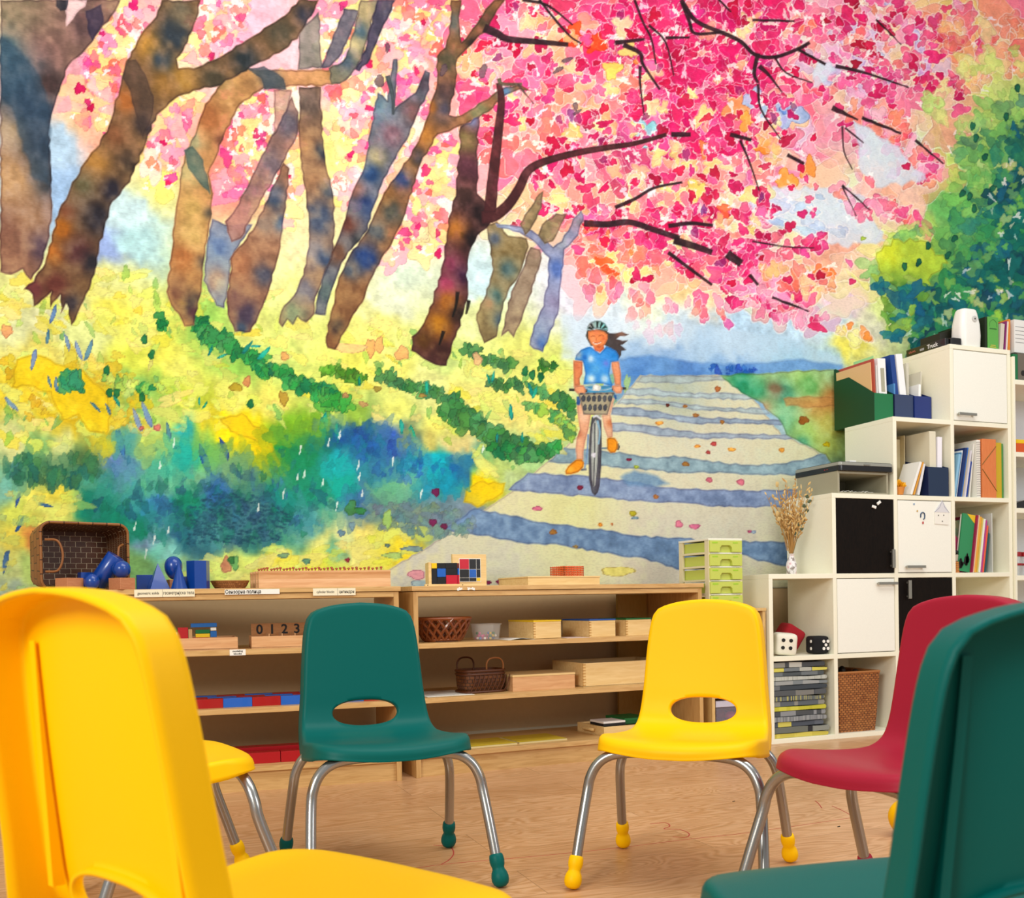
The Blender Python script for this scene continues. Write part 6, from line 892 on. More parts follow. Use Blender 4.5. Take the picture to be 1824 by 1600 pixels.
for i, (h, c0, c1, c2, lab) in enumerate(specs):
    W = .265+rr.uniform(-.012, .008)+(.012 if i < 2 else 0); x0 = CX_[0]+.0205; b = MB(); rings = []; sl = rr.uniform(.6, .95)
    for y in np.linspace(0, .26, 6):
        n = 26; pts = []
        for k in range(n): u = k/(n-1); pts.append((W*u, y, h-.001-(.002+.003*math.sin(7*u+i*2+y*9))*u*sl))
        pts += [(W+.004, y, h*.65), (W+.005, y, h*.4)]
        for k in range(n): u = 1-k/(n-1); pts.append((W*u, y, .0006+.0016*(1+math.sin(6*u+i+y*5))*u*sl*.5))
        rings.append(pts)
    b.loft(rings, True, True, True)
    o = b.build('folded_cloth', fabric_mat(i, c0, c1, c2), smooth=True, ang=50); place(o, (x0, FY_+.008+rr.uniform(0, .006), z), 0, lab, 'cloth', 'folded cloths stacked in the lowest left cell'); z += h+.0005
# seagrass basket
t = thing('seagrass_basket', 'tall square woven seagrass basket in the lower cell', 'basket', (2.962, 3.50, CZ[0])); SG = weave('seagrass', '#b4743c', '#96582a', '#4a2810', 5.5, 12., .5, .8, .10, bump=1.)
MB().loft([R4(.200, .20, 0, .012), R4(.212, .212, .08, .012), R4(.232, .230, .255, .012), R4(.222, .220, .255, .012), R4(.190, .19, .012, .012), R4(.01, .01, .012, .003)], cap0=True).build('body', SG, t, smooth=True)
p = R4(.229, .227, .256, .012); MB().tube(p+p[:1], .0055, 8, 0, False).build('rim', mat('seagrass_rim', '#a86c38', .6), t, smooth=True)
for k, (x, y) in enumerate(((-.03, .02), (.03, .03), (.06, -.02))): solid_thing(MB().lathe([(.001, 0), (.010, .002), (.012, .05), (.018, .08), (.010, .096), (.001, .1)], 14), 'dark_skittle', mat('dark_toy', '#241408', .5), ('left', 'middle', 'right')[k]+' of the dark shapes sticking up from the seagrass basket', Fr((2.962, 3.50), 0), x, y, CZ[0]+.185-.01*k, 0, True, cat='toy', group='dark shapes inside the seagrass basket')
# vase with dried flowers
t = thing('flower_vase', 'small white and pink decoupage vase on the lowest step', 'vase', (2.680, 3.47, CZ[2]))
vm = bpy.data.materials.new('painted_vase'); vm.use_nodes = True; nt = vm.node_tree; b = nt.nodes['Principled BSDF']; b.inputs['Roughness'].default_value = .3; tc = nt.nodes.new('ShaderNodeTexCoord'); n = nt.nodes.new('ShaderNodeTexNoise'); n.inputs['Scale'].default_value = 42; nt.links.new(tc.outputs['Object'], n.inputs[0]); nt.links.new(ramp(nt, n.outputs['Fac'], [(.38, '#8c8078'), (.46, '#e6e2e4'), (.58, '#e4dcdc'), (.68, '#d49aa8')]), b.inputs['Base Color'])
MB().lathe([(.018, 0), (.020, .002), (.0225, .03), (.022, .045), (.015, .066), (.0105, .078), (.012, .084), (.0165, .0885), (.014, .088), (.009, .080), (.008, .07), (.001, .07)], 32).build('vase_body', vm, t, smooth=True, ang=80)
DRY = mat('dried_straw', '#b88c4c', .7); DRY2 = mat('dried_petal', '#d4b474', .7); EUC = mat('eucalyptus_leaf', '#4c5c44', .6)
fl_ = thing('dried_flower_bunch', 'bunch of dried straw flowers and seed stems in the small vase', 'flowers', (2.680, 3.47, CZ[2]+.07), 0)
rr = random.Random(11)
def leaf(b, p, d, L, W):
    d = Vector(d).normalized(); s = d.cross(Vector((rr.uniform(-.3, .3), -1, rr.uniform(-.3, .3)))).normalized(); u = s.cross(d).normalized(); P = Vector(p); pts = []
    prof_ = [(0, .06), (.25, .8), (.55, 1.), (.8, .65), (1., .05)]
    top = [P+d*L*a+s*W*w*.5+u*.0008 for a, w in prof_]; mid = [P+d*L*a+u*(.0008+W*.12*w) for a, w in prof_]; bot = [P+d*L*a-s*W*w*.5+u*.0008 for a, w in prof_]; back = [P+d*L*a-u*.0006 for a, w in prof_]
    b.loft([[tuple(q) for q in (t_, m_, b_, k_)] for t_, m_, b_, k_ in zip(top, mid, bot, back)], True, True, True)
stems, petals = MB(), MB()
for k in range(54):
    a = rr.uniform(-.42, .40)+(-.03); h = rr.uniform(.16, .335)*(1-.15*abs(a)); dy = rr.uniform(-.25, .2)
    tip = (math.sin(a)*h*.95, dy*h, h*math.cos(a)); mid = (tip[0]*.42+rr.uniform(-.006, .006), tip[1]*.4, tip[2]*.5)
    stems = MB().tube([(rr.uniform(-.004, .004), rr.uniform(-.004, .004), 0), mid, tip], [.0012, .0008], 5, 4) ; stems.build('stem', DRY, fl_)
    petals = MB()
    for j in range(7):
        f = .52+.48*j/6; p = (tip[0]*f*(.8+.2*f), tip[1]*f, tip[2]*f); leaf(petals, p, (rr.uniform(-.7, .7)+math.sin(a), rr.uniform(-.6, .4), rr.uniform(.3, 1)), rr.uniform(.012, .026), rr.uniform(.005, .012))
    petals.build('seed_head', DRY2 if k % 3 else DRY, fl_)
for p, L, W in (((-.070, -.01, .30), .030, .024), ((-.078, -.02, .175), .032, .022), ((-.100, -.02, .25), .026, .012), ((-.072, -.02, .155), .024, .020)):
    b = MB(); leaf(b, p, (-.5, -.3, .5), L, W); b.build('large_petal', mat('dried_cream', '#e0c688', .7), fl_); MB().tube([(p[0]*.25, -.003, .03), (p[0]*.6, p[1]*.5, p[2]*.6), p], .0008, 5, 4).build('stem', DRY, fl_)
b = MB().tube([(0, -.004, 0), (.020, -.02, .09), (.048, -.03, .17), (.066, -.03, .25)], .0011, 6, 4); b.build('stem', mat('green_stem', '#6c6c44', .6), fl_)
for k in range(9):
    f = .28+.08*k; p = (.005+.072*f**1.1, -.008-.026*f, .03+.245*f); b = MB(); leaf(b, p, ((1 if k % 2 else -.9), -.1, .35), .024, .017); b.build('eucalyptus_leaf', EUC, fl_)
# ---- second step: grey open box with a closed notebook computer on top
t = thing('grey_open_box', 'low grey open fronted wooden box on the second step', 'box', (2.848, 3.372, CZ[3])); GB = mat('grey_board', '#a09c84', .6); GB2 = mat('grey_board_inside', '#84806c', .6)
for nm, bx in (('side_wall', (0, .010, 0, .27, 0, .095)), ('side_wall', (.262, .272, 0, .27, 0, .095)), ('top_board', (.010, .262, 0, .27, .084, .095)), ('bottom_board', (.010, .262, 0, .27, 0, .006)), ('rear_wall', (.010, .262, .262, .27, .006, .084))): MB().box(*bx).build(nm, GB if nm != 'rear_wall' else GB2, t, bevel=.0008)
for i, (x, y, s_, lab) in enumerate(((.045, .03, 1, 'left of the crumpled white papers inside the grey box'), (.14, .035, 1, 'right of the crumpled white papers inside the grey box'))):
    b = MB(); n = 9; rr = random.Random(i+2); g_ = [[(.085*u/n, .10*v/3, .002+abs(math.sin(u*1.3+v+i))*.010*(1-abs(u/n-.45))) for u in range(n+1)] for v in range(4)]; b.loft(g_, False); b.loft([[(p[0], p[1], p[2]-.0009) for p in r] for r in g_], False); b.loft([[(p[0], p[1], p[2]-.0009) for p in g_[0]], g_[0]], False)
    place(b.build('crumpled_paper', PAPER), (2.848+x, 3.372+y, CZ[3]+.0065), 0, lab, 'paper', 'crumpled papers in the grey box')
t = thing('notebook_computer', 'closed black and silver notebook computer lying on the grey box', 'laptop', (2.846, 3.358, CZ[3]+.0955)); BP = mat('black_gloss', '#0c0a0c', .25, coat=.3); SV = mat('silver_plastic', '#a4a69c', .35, .4)
MB().prism(rrect(.292, .30, .014, 4), 0, .022, 'z', Matrix.Translation((.146, .15, 0))).build('base', BP, t, bevel=.001); MB().prism(rrect(.290, .298, .013, 4), .0225, .036, 'z', Matrix.Translation((.146, .15, 0))).build('screen_lid', SV, t, bevel=.001); MB().prism(rrect(.282, .288, .012, 4), .036, .0385, 'z', Matrix.Translation((.146, .15, 0))).build('top_cover', mat('dark_cover', '#3c3c38', .3), t)
MB().box(.130, .162, -.003, .002, .024, .031).build('latch', METAL, t)
for x in (.012, .020): MB().box(-.0006, .001, .05+x*2, .055+x*2, .010, .013).build('status_light', TC['red'], t)
place(MB().box(-.017, .017, -.02, .02, 0, .013).build('white_adapter', WPL, bevel=.002), (2.965, 3.43, CZ[3]+.1345), 0, 'small white plastic adapter lying on the closed notebook computer', 'adapter')
# ---- magazine files on the third step and in the cells
def mag_file(x, z, w, h, d, hf, m, mf, label, y=3.372, rz=0., ring=False):
    t = thing('magazine_file', label, 'file box', (x, y, z), rz, 'cardboard magazine files'); th = .002
    side = [(0, 0), (d, 0), (d, h), (d*.95, h), (0, hf)]
    MB().prism(side, 0, th, 'x').build('side_wall', m, t); MB().prism(side, w-th, w, 'x').build('side_wall', m, t)
    MB().box(th, w-th, 0, th, 0, hf).build('front_wall', mf, t); MB().box(th, w-th, d-th, d, 0, h).build('rear_wall', m, t); MB().box(th, w-th, th, d-th, 0, th).build('bottom', m, t); return t
FG1, FG2 = mat('file_green_side', '#0c4424', .5), mat('file_green', '#107040', .5); FN, FN2 = mat('file_navy', '#0c1c48', .5), mat('file_slate', '#2c3c60', .5); FBl = mat('file_blue', '#0c2870', .5)
mag_file(3.151, CZ[4], .108, .285, .262, .125, FG1, FG2, 'tall dark green magazine file at the left of the third step', 3.485)
mag_file(3.262, CZ[4], .108, .24, .235, .125, FN, FN2, 'slate blue magazine file between the green and the bright blue one', 3.480)
mag_file(3.373, CZ[4], .098, .22, .235, .123, FBl, FBl, 'bright blue magazine file at the right of the third step, against the tall cell', 3.475)
def slab(name, x, y, z, w, d, h, tilt, m, label, cat, group=None, mm=None, edge=None):
    """thin standing thing: w along X, d deep, h high, tilted about Y"""
    t = thing(name, label, cat, (x, y, z+(w*math.sin(tilt) if tilt > 0 else 0)+.0004), 0, group); t.rotation_euler = (0, tilt, 0)
    MB().box(0, w, 0, d, 0, h).build('cover', m, t, bevel=min(.0006, w*.2)); return t
def foldr(x, z, h, tilt, c, lab, w=.006, d=.20, y=3.40, edge=None, name='folder', group='folders and papers in the magazine files', cat='folder'):
    return slab(name, x, y, z, w, d, h, tilt, mat('fold'+c, c, .5), lab, cat, group, edge=edge)
ZB = CZ[4]+.003
foldr(3.166, ZB, .275, -.045, '#b84c38', 'red brown folder leaning in the green magazine file', d=.23, w=.005, y=3.49); foldr(3.160, ZB, .262, -.04, '#e6bc84', 'peach coloured folder left of the red brown one', d=.225, w=.004, y=3.505)
foldr(3.176, ZB, .245, -.03, '#e8e8e4', 'thin white papers beside the red brown folder', w=.004, y=3.49); foldr(3.190, ZB, .278, -.05, '#f2f2f2', 'white ring binder spine with grey window in the green file', w=.044, d=.22, y=3.489)
o = MB().box(.013, .034, -.0008, 0, .13, .235).build('spine_window', mat('grey_window', '#a8a690', .6)); o.location = (3.190, 3.4888, ZB); o.rotation_euler = (0, -.05, 0); tag(o, 'grey label window on the white binder spine', 'label')
foldr(3.284, ZB, .300, -.12, '#0c3c88', 'tall dark blue folder leaning in the slate magazine file', w=.026, d=.20, y=3.49); foldr(3.314, ZB, .305, -.12, '#f0f2f6', 'tall white document block in the slate magazine file', w=.036, d=.19, y=3.485); foldr(3.2655, ZB, .17, -.02, '#4c8cc8', 'short light blue folder edge in the slate magazine file', w=.008, d=.14, y=3.4835); foldr(3.250, ZB, .315, -.05, '#a4d890', 'pale green sheet edge behind the white binder', w=.003, d=.13, y=3.58)
CLP = mat('frosted_plastic', '#e2dfd0', .3, alpha=.6)
slab('plastic_sleeve', 3.352, 3.50, ZB, .014, .20, .272, .0, CLP, 'frosted clear plastic sleeve between slate and blue files', 'folder', 'folders and papers in the magazine files'); slab('punched_sleeve', 3.412, 3.485, ZB, .006, .19, .235, .04, CLP, 'clear punched plastic sleeve standing in the blue file', 'folder', 'folders and papers in the magazine files'); foldr(3.394, ZB, .175, .06, '#f4f4f4', 'short white sheet block at the left in the blue file', w=.012, d=.15, y=3.48)
# cell of column three: papers, yellow flower, navy file
z3 = CZ[3]+.0005
mag_file(3.345, z3, .118, .20, .25, .128, FN, mat('file_navy_front', '#142c4c', .5), 'navy magazine file in the third column cell'); foldr(3.368, z3+.003, .285, 0, '#e2dcc4', 'cream paper block standing in the navy cell file', w=.036, d=.22, y=3.385); foldr(3.410, z3+.003, .262, .02, '#f4f2fa', 'white paper block right of the cream one in the navy cell file', w=.026, d=.20, y=3.385)
t = thing('cream_file_box', 'cream cardboard file box with red handwriting in the third column cell', 'file box', (3.178, 3.40, z3)); MB().prism([(.095, 0), (.27, 0), (.27, .20), (.20, .285), (.095, .285)], .150, .154, 'x').build('side_wall', mat('cream_board', '#cdbf98', .6), t); MB().box(.004, .150, .262, .27, 0, .20).build('rear_wall', mat('cream_board', '#cdbf98', .6), t); MB().box(.0, .066, 0, .262, 0, .003).build('bottom', mat('cream_board', '#cdbf98', .6), t)
MB().box(.0, .150, .12, .124, 0, .27).build('divider_card', mat('cream_board2', '#d4c8a0', .6), t); scribble(t, .022, .045, .228, .016, mat('red_marker', '#b03c38', .6), .1193, 5, 4); scribble(t, .055, .100, .232, .016, mat('red_marker', '#b03c38', .6), .1193, 11, 6)
foldr(3.296, z3+.0032, .142, .25, '#e8e8ec', 'white booklet leaning right in the third column cell', w=.012, d=.10, y=3.385); foldr(3.272, z3+.0032, .155, .36, '#e0a038', 'orange edged booklet leaning right in the third column cell', w=.006, d=.10, y=3.382); foldr(3.254, z3+.0032, .155, .38, '#f0f0ec', 'white paper pad leaning left of the orange edged booklet', w=.012, d=.10, y=3.384); slab('plastic_sleeve', 3.1785, 3.41, z3+.0035, .003, .12, .20, 0, CLP, 'clear plastic pocket at the left of the third column cell', 'folder')
t = thing('yellow_flower_pot', 'yellow crepe flower in an orange pot in the third column cell', 'flower', (3.206, 3.402, z3+.0032)); MB().lathe([(.018, 0), (.026, .034), (.022, .034), (.001, .03)], 24).build('pot', mat('orange_pot', '#d88c3c', .6), t, smooth=True); rr = random.Random(9); b = MB()
for k in range(40): a, e = rr.uniform(0, 6.28), rr.uniform(.1, 1.4); leaf(b, (0, 0, .035), (math.cos(a)*math.cos(e), math.sin(a)*math.cos(e), math.sin(e)), .034, .018)
b.build('petals', mat('crepe_yellow', '#f0b414', .6), t)
# column four, third cell: leaning folders and notebooks
for k, (x, h, tl, c, w, lab) in enumerate([(3.502, .195, .19, '#8cc0e0', .012, 'pale blue booklet, leftmost of the leaning folders'), (3.516, .205, .19, '#4c88b8', .006, 'steel blue folder second from the left in the book cell'), (3.524, .215, .19, '#e8eef0', .006, 'white folder between the blue leaning folders'), (3.533, .225, .19, '#0c2c68', .014, 'dark navy folder among the leaning blue folders'), (3.550, .228, .19, '#2c68b8', .008, 'mid blue folder right of the dark navy one'), (3.561, .220, .19, '#c8b888', .006, 'tan folder edge right of the mid blue folder'), (3.569, .215, .19, '#dcd8e0', .007, 'pale lilac folder edge in the book cell'), (3.578, .165, .19, '#143c94', .012, 'short royal blue folder in front of the spiral notebook'), (3.602, .245, .13, '#e8e6dc', .008, 'thin white folder leaning on the spiral notebook')]):
    foldr(x, z3, h, tl, c, lab, w=w, d=.19, y=3.384+.004*(k % 3), group='leaning folders in the book cell')
t = thing('spiral_notebook', 'white spiral bound notebook with its wire towards the room', 'notebook', (3.6455, 3.386, z3)); MB().box(0, .022, 0, .19, 0, .262).build('pages', PAPER, t)
for k in range(24): MB().tube([(.002, .004, .008+k*.0105), (.0, -.003, .009+k*.0105), (.011, -.006, .0095+k*.0105), (.022, -.003, .009+k*.0105), (.020, .004, .008+k*.0105)], .0008, 5, 2).build('wire_ring', mat('wire_grey', '#6c6c74', .3, .7), t, smooth=True)
t = thing('orange_box_file', 'orange brown box file with crossed elastic bands in the book cell', 'file box', (3.672, 3.378, z3)); MB().box(0, .084, 0, .25, 0, .268).build('body', wood('orange_card', '#d4743c', '#e08448', (40, 9, 1.2), .5), t, bevel=.002)
for a, b_ in (((-.012, .150), (.084, .235)), ((-.012, .130), (.088, .030))): MB().tube([(a[0]*.2, -.001, a[1]), (b_[0]-.002, -.001, b_[1])], .0014, 6, 0).build('elastic_band', mat('olive_band', '#6c5c1c', .6), t)
foldr(3.652, z3, .272, 0, '#1c7434', 'narrow green folder left of the orange box file', w=.016, d=.08, y=3.580, group='leaning folders in the book cell'); foldr(3.762, z3, .255, 0, '#c8a818', 'mustard yellow folder right of the orange box file', w=.034, d=.2, y=3.385, group='leaning folders in the book cell'); foldr(3.798, z3, .252, 0, '#3c8c3c', 'slim green and red edged folder at the right cell wall', w=.014, d=.2, y=3.39, group='leaning folders in the book cell')
# column four, second cell: picture books
z2 = CZ[2]+.0005; PG = PAPER
t = thing('green_picture_book', 'large dark green picture book with black lettering facing the room', 'book', (3.603, 3.382, z2), 0, 'picture books in the lower book cell'); t.rotation_euler = (0, .15, 0); MB().box(-.075, .0, .012, .018, .001, .262).build('front_cover', mat('book_green', '#2c8c58', .5), t); MB().box(-.072, -.002, .018, .028, .003, .258).build('pages', PG, t); scribble(t, -.066, -.046, .012, .045, INK, .0114, 7, 8); scribble(t, -.036, -.016, .030, .055, INK, .0114, 7, 9)
MB().prism([(-.05, .262), (0, .262), (0, .225)], .0112, .0119).build('yellow_corner', TC['yellow'], t)
t = thing('magenta_picture_book', 'magenta picture book behind the pen pot at the left of the cell', 'book', (3.502, 3.415, z2), 0, 'picture books in the lower book cell'); MB().prism([(0, 0), (.085, 0), (.075, .14), (0, .205)], 0, .012).build('cover', mat('book_magenta', '#a82c5c', .5), t)
t = thing('patterned_picture_book', 'patterned green and cream picture book at the back of the lower cell', 'book', (3.500, 3.440, z2), 0, 'picture books in the lower book cell'); MB().prism([(0, 0), (.095, 0), (.095, .242), (0, .225)], 0, .010).build('cover', wood('book_pattern', '#7ca890', '#d0cca0', (8, 8, 8), .5, 1., 3.), t)
for k, (x, h, tl, c, w, lab) in enumerate([(3.605, .262, .15, '#9c1c48', .007, 'thin crimson book spine right of the large green book'), (3.613, .262, .15, '#e4c8a0', .006, 'cream thin book spine among the picture books'), (3.620, .255, .15, '#e8a838', .013, 'orange yellow book spine in the lower book cell'), (3.636, .25, .15, '#d8c45c', .007, 'yellow patterned thin book spine'), (3.645, .245, .15, '#e8e8e0', .012, 'white book spine with small lettering'), (3.660, .24, .15, '#b83c8c', .007, 'purple pink thin book spine'), (3.669, .215, .15, '#e86040', .009, 'orange red book spine near the right'), (3.681, .18, .15, '#1c5458', .010, 'dark teal spiral edged book at the right'), (3.728, .27, .0, '#c8ccc4', .006, 'clear grey plastic folder leaning on the right cell wall')]):
    foldr(x, z2, h, tl, c, lab, w=w, d=.19, y=3.383, group='picture books in the lower book cell', name='thin_book', cat='book', edge=None)
t = thing('pen_pot', 'small grey pot with a black ribbon flower in the lower book cell', 'pot', (3.5125, 3.390, z2+.052)); MB().lathe([(.012, 0), (.015, .028), (.013, .028), (.001, .025)], 20).build('pot', mat('pot_grey', '#b8b0a0', .5), t, smooth=True); MB().ball((.008, 0, .04), .010, 12).build('black_flower', INK, t, smooth=True)
t = thing('wicker_holder', 'little orange ribbed wooden holder under the grey pot', 'holder', (3.5125, 3.390, z2))
for k in range(6): MB().box(-.016, .016-.002*k*.3, -.010, .02, k*.0085, k*.0085+.007).build('rib', mat('rib_orange', '#cc8440', .5), t, bevel=.001)
# ---- top of the tall column
zt = CZ[5]
t = thing('air_freshener', 'white upright air freshener dispenser on the very top', 'dispenser', (3.637, 3.43, zt), 0); 
MB().loft([[(x, y, z_) for x, y in rrect(a, b_, r_, 6)] for a, b_, r_, z_ in ((.108, .070, .02, 0), (.118, .078, .025, .01), (.124, .082, .028, .06), (.118, .078, .026, .11), (.098, .066, .024, .160), (.090, .06, .022, .174), (.080, .05, .02, .180), (.01, .01, .004, .1815))], cap0=True).build('housing', WPL, t, smooth=True)
MB().lathe([(.014, 0), (.014, .002), (.009, .003), (.001, .003)], 24, M=Matrix.Translation((.012, -.0385, .132))@Matrix.Rotation(PI/2, 4, 'X')).build('nozzle_ring', mat('nozzle_grey', '#c8c8c4', .4), t); MB().lathe([(.004, 0), (.004, .0015)], 12, M=Matrix.Translation((.012, -.0408, .132))@Matrix.Rotation(PI/2, 4, 'X')).build('nozzle', INK, t)
def lever(x, w, h, c, lab, y=3.39, side='#101810'):
    t = thing('box_file', lab, 'file', (x, y, zt), 0, 'files standing on the very top'); MB().box(0, w, 0, .28, 0, h).build('body', mat('lev'+c, c, .45), t, bevel=.001); return t
t = lever(3.728, .064, .150, '#5ca848', 'light green box file right of the air freshener'); MB().box(-.014, -.001, .004, .28, 0, .148).build('dark_side', mat('dark_side', '#14200c', .5), t); MB().tube([(.010, -.0005, .105), (.012, -.0005, .125), (.032, -.0005, .138), (.052, -.0005, .125), (.054, -.0005, .105)], .0008, 6, 5).build('arch_line', mat('green_line', '#2c6428', .5), t); MB().box(.010, .052, -.0012, 0, .094, .098).build('printed_line', mat('green_line', '#2c6428', .5), t)
for k in range(2): MB().box(.012+.004*k, .048-.003*k, -.0012, 0, .010+k*.008, .014+k*.008).build('gold_print', mat('gold_print', '#c8b84c', .5), t)
for x, h, tl, c, w, lab in ((3.812, .125, .10, '#d0c8b8', .022, 'grey white paper bundle in front of the orange frame'), (3.842, .140, .10, '#8c2c70', .006, 'purple folder edge beside the orange frame'), (3.852, .138, .08, '#e8e0d0', .008, 'cream folder edge right of the purple one'), (3.866, .150, .03, '#e08420', .011, 'orange bent plastic folder with a raised corner')): foldr(x-.012, zt, h, tl, c, lab, w=w, d=.2, y=3.392, group='files standing on the very top')
t = thing('box_file', 'white box file with grey lines at the right edge of the top', 'file', (3.893, 3.392, zt-.005+.005), 0, 'files standing on the very top'); MB().box(0, .07, 0, .28, 0, .152).build('body', mat('file_white', '#e8e8e4', .5), t, bevel=.001)
for k in range(5): MB().box(.006, .064, -.001, 0, .118-k*.018, .120-k*.018).build('ruled_line', mat('rule_grey', '#8c8c90', .6), t)
t = thing('flat_black_case', 'flat black product box reading Truck along the left edge of the top', 'box', (3.4815, 3.40, zt)); MB().box(0, .022, .0, .235, 0, .034).build('body', BP, t, bevel=.001); text('lettering', 'Truck', .026, mat('logo_white', '#e8e8e8', .4), t, (-.0006, .075, .017), (PI/2, 0, -PI/2), ext=.0001, bold=.0006); MB().box(-.001, 0, .125, .150, .010, .020).build('small_print', mat('print_grey', '#a0a0a0', .5), t); scribble(t, .178, .218, .012, .012, mat('rust_print', '#b4684c', .6), -.0006, 9, 3, True)
t = thing('dark_gadget_box', 'dark box with sloping top behind the air freshener', 'box', (3.535, 3.482, zt)); MB().prism([(0, 0), (.11, 0), (.11, .115), (.0, .082)], 0, .12).build('body', mat('box_olive_black', '#14180c', .5), t, bevel=.001)
place(MB().prism(rrect(.064, .05, .012, 4), 0, .036, 'z').build('black_gadget', BP, bevel=.003), (3.5385, 3.412, zt), 0, 'low black gadget lying in front of the dark sloping box', 'gadget')
# ---- white shelf beyond, at the right edge of the picture
RX = 3.846; t = thing('white_wall_shelf', 'plain white shelf unit at the right edge, past the stepped cubes', 'shelf', (RX, 3.36, 0)); 
for zb in (.012, .335, .675, .985, 1.243, 1.575): MB().box(.012, .80, 0, .30, zb-.012, zb+.010).build('shelf_board', WHT, t, bevel=.001)
MB().box(0, .012, 0, .30, 0, 1.72-.03).build('side_panel', WHT, t); MB().box(.80, .812, 0, .30, 0, 1.69).build('side_panel', WHT, t); MB().box(.012, .80, .292, .30, .022, 1.69).build('back_panel', mat('cool_white', '#dfe4ee', .5), t)
t = thing('box_file', 'dark green box file on the top board of the right edge shelf', 'file', (3.860, 3.372, 1.5855)); MB().box(0, .030, 0, .27, 0, .120).build('body', FG2, t, bevel=.001)
t = thing('lever_arch_file', 'grey lever arch file with a finger hole beside the green box file', 'file', (3.892, 3.372, 1.5855)); MB().box(0, .075, 0, .28, 0, .125).build('body', mat('file_grey', '#6c6458', .5), t, bevel=.001); MB().lathe([(.013, 0), (.013, .001), (.009, .0015)], 20, M=Matrix.Translation((.030, -.0002, .035))@Matrix.Rotation(PI/2, 4, 'X')).build('finger_hole', INK, t)
t = thing('orange_tray', 'orange red tray with yellow pieces on the right edge shelf', 'tray', (3.862, 3.37, 1.2535)); MB().box(0, .25, 0, .2, 0, .042).build('tray_body', mat('tray_orange', '#d05418', .45), t, bevel=.002); MB().box(.005, .12, .01, .1, .043, .062).build('yellow_piece', KY, t, bevel=.003); MB().ball((.09, .07, .055), .03, 14, (1.6, 1, .5)).build('red_piece', TC['red'], t, smooth=True)
t = thing('black_equipment_case', 'black flat equipment case on the right edge shelf', 'case', (3.862, 3.372, .9955)); MB().prism([(0, 0), (.26, 0), (.26, .05), (.06, .038), (0, .022)], 0, .24).build('case_body', BP, t, bevel=.001)
GL_ = mat('clear_glass', '#e8ecea', .03, alpha=.22); JR = mat('jar_red', '#98141c', .4)
for k, lab in enumerate(('left of the glass jars with dark red lids on the right shelf', 'right of the glass jars with dark red lids, cut by the picture edge')):
    t = thing('glass_jar', lab, 'jar', (3.888+k*.062, 3.395, .6855), 0, 'glass jars on the right edge shelf'); MB().lathe([(.001, 0), (.026, .001), (.028, .006), (.028, .06), (.024, .082), (.022, .088), (.020, .088), (.022, .08), (.026, .058), (.026, .006), (.001, .004)], 28).build('glass', GL_, t, smooth=True); MB().lathe([(.001, .109), (.0245, .109), (.025, .105), (.025, .0885), (.001, .0885)][::-1], 28).build('lid', JR, t, smooth=True, ang=30); MB().lathe([(.0284, .046), (.0288, .047), (.0288, .055), (.0284, .056)], 28).build('red_band', JR, t, smooth=True)
# ---- wooden rack and drawer tower between the wooden shelves and the cubes
RK = wood('rack_birch', '#d0a868', '#dcb878', (12, 12, 1.6), .45)
t = thing('wooden_rack', 'narrow birch wood rack with open trays between the shelf units', 'rack', (2.212, 3.375, 0)); RW, RD = .262, .30
for x in (0, RW-.014): MB().box(x, x+.014, 0, RD, 0, .549).build('side_panel', RK, t, bevel=.001)
MB().box(-.002, RW+.002, -.004, RD, .5495, .562).build('top_board', RK, t, bevel=.001)
for z_ in (.012, .215, .325, .435): MB().box(.014, RW-.014, 0, RD, z_-.012, z_).build('tray_board', RK, t)
for z_ in (.325, .435): MB().box(.0145, RW-.0145, -.010, -.001, z_+.002, z_+.055).build('tray_front', RK, t, bevel=.001)
t = thing('storage_bin', 'clear lidded bin of purple things at the bottom of the birch rack', 'bin', (2.236, 3.385, .0125)); MB().box(0, .21, 0, .24, 0, .152).build('bin_wall', mat('bin_plastic', '#d0c8dc', .15, alpha=.25), t, bevel=.004); MB().box(-.002, .212, -.003, .243, .1525, .178).build('lid', mat('bin_lid', '#c8c4d4', .35), t, bevel=.002); rr = random.Random(4)
for k in range(16): MB().ball((rr.uniform(.03, .18), rr.uniform(.03, .2), rr.uniform(.03, .115)), .024, 12, (1.1, 1, .8)).build('purple_piece', mat(('bin_p1', 'bin_p2', 'bin_p3')[k % 3], ('#5c1c50', '#8c1c3c', '#443058')[k % 3], .5), t, smooth=True)
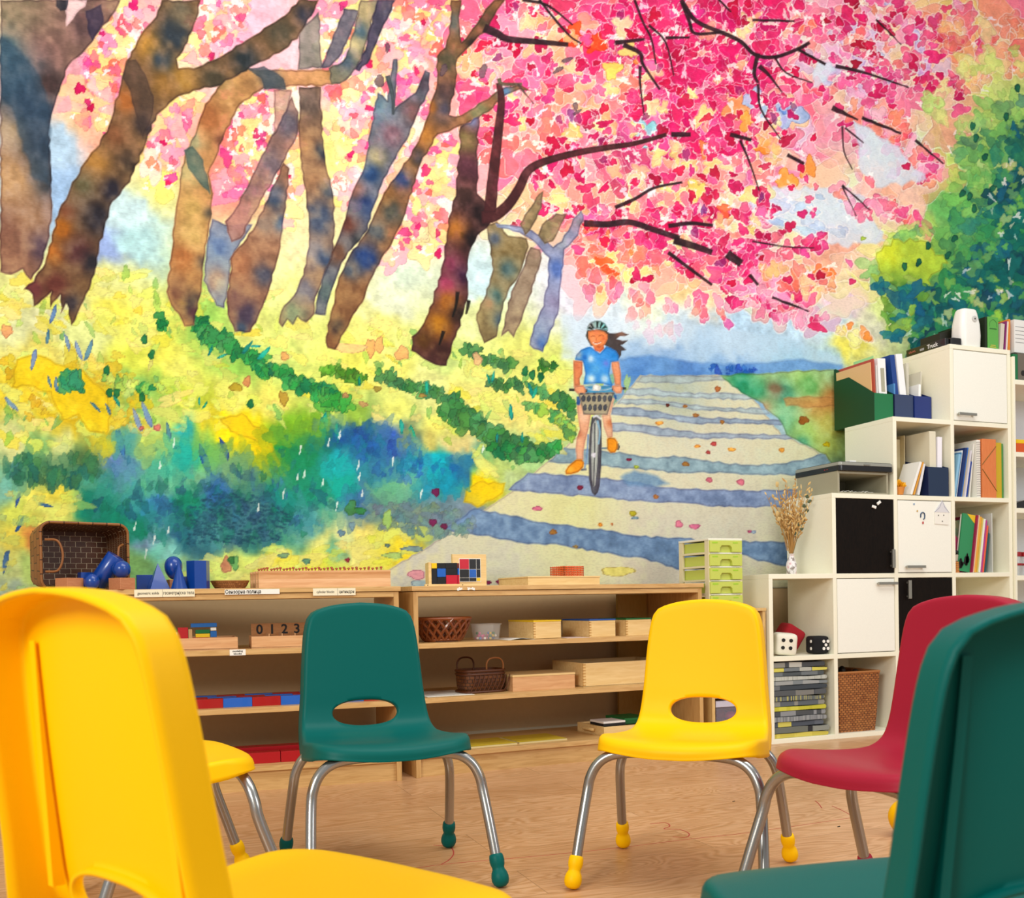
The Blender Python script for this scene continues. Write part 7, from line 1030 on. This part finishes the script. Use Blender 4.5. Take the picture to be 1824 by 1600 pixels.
t = thing('drawer_tower', 'small cream plastic tower with lime green drawers on the birch rack', 'drawers', (2.190, 3.352, .5625), .02); CRP = mat('cream_plastic', '#e2d8b4', .4); LIM = mat('lime_plastic', '#c4d05c', .35); LIM2 = mat('lime_marker', '#a0cc2c', .5); TW, TD, TH = .160, .215, .281
for x, y in ((0, 0), (TW-.010, 0), (0, TD-.028), (TW-.010, TD-.028)): MB().box(x, x+.010, y, y+.028, 0, TH-.009).build('corner_post', CRP, t, bevel=.001)
MB().box(-.001, TW+.001, -.001, TD, TH-.0085, TH).build('top_board', mat('white_top', '#eceadc', .4), t, bevel=.001)
for k in range(5):
    z_ = .004+k*.0548
    for x0, x1, y0, y1 in ((.0, .010, .028, TD-.028), (TW-.010, TW, .028, TD-.028)): MB().box(x0, x1, y0, y1, z_-.004, z_+.004).build('side_rail', CRP, t)
    MB().box(.0102, TW-.0102, 0.0, TD-.004, z_-.004, z_+.001).build('shelf_rail', mat('white_top', '#eceadc', .4), t)
    b = MB().box(.012, TW-.012, .006, TD-.01, z_+.002, z_+.044)
    d = b.build('drawer', LIM, t, bevel=.001); hz = z_+.003
    MB().prism([(.003, hz), (.050, hz), (.052, hz+.018), (.060, hz+.026), (.100, hz+.026), (.108, hz+.018), (.110, hz), (TW-.003, hz), (TW-.003, hz+.046), (.003, hz+.046)], -.006, .0055).build('drawer_front', LIM, d, bevel=.001)
    for x0, x1, h_ in ((.014, .040, .006), (.112, .136, .005)): MB().box(x0, x1, -.0066, -.006, hz+.034, hz+.034+h_).build('marker_scribble', LIM2, d)
# small dark bits lying on the floor
for px, py, lab in ((1307, 1428, 'tiny dark fleck on the floor under the yellow chair'), (1494, 1473, 'small dark fleck on the floor below the red chair seat'), (1585, 1446, 'long thin dark fleck on the floor right of the red chair leg')):
    x, y = fl(px, py); place(MB().prism([(-.006, -.001), (.004, -.002), (.007, .002), (-.004, .002)], 0, .001, 'z').build('floor_crumb', INK), (x, y, 0), .3, lab, 'crumb', 'dark crumbs on the floor')
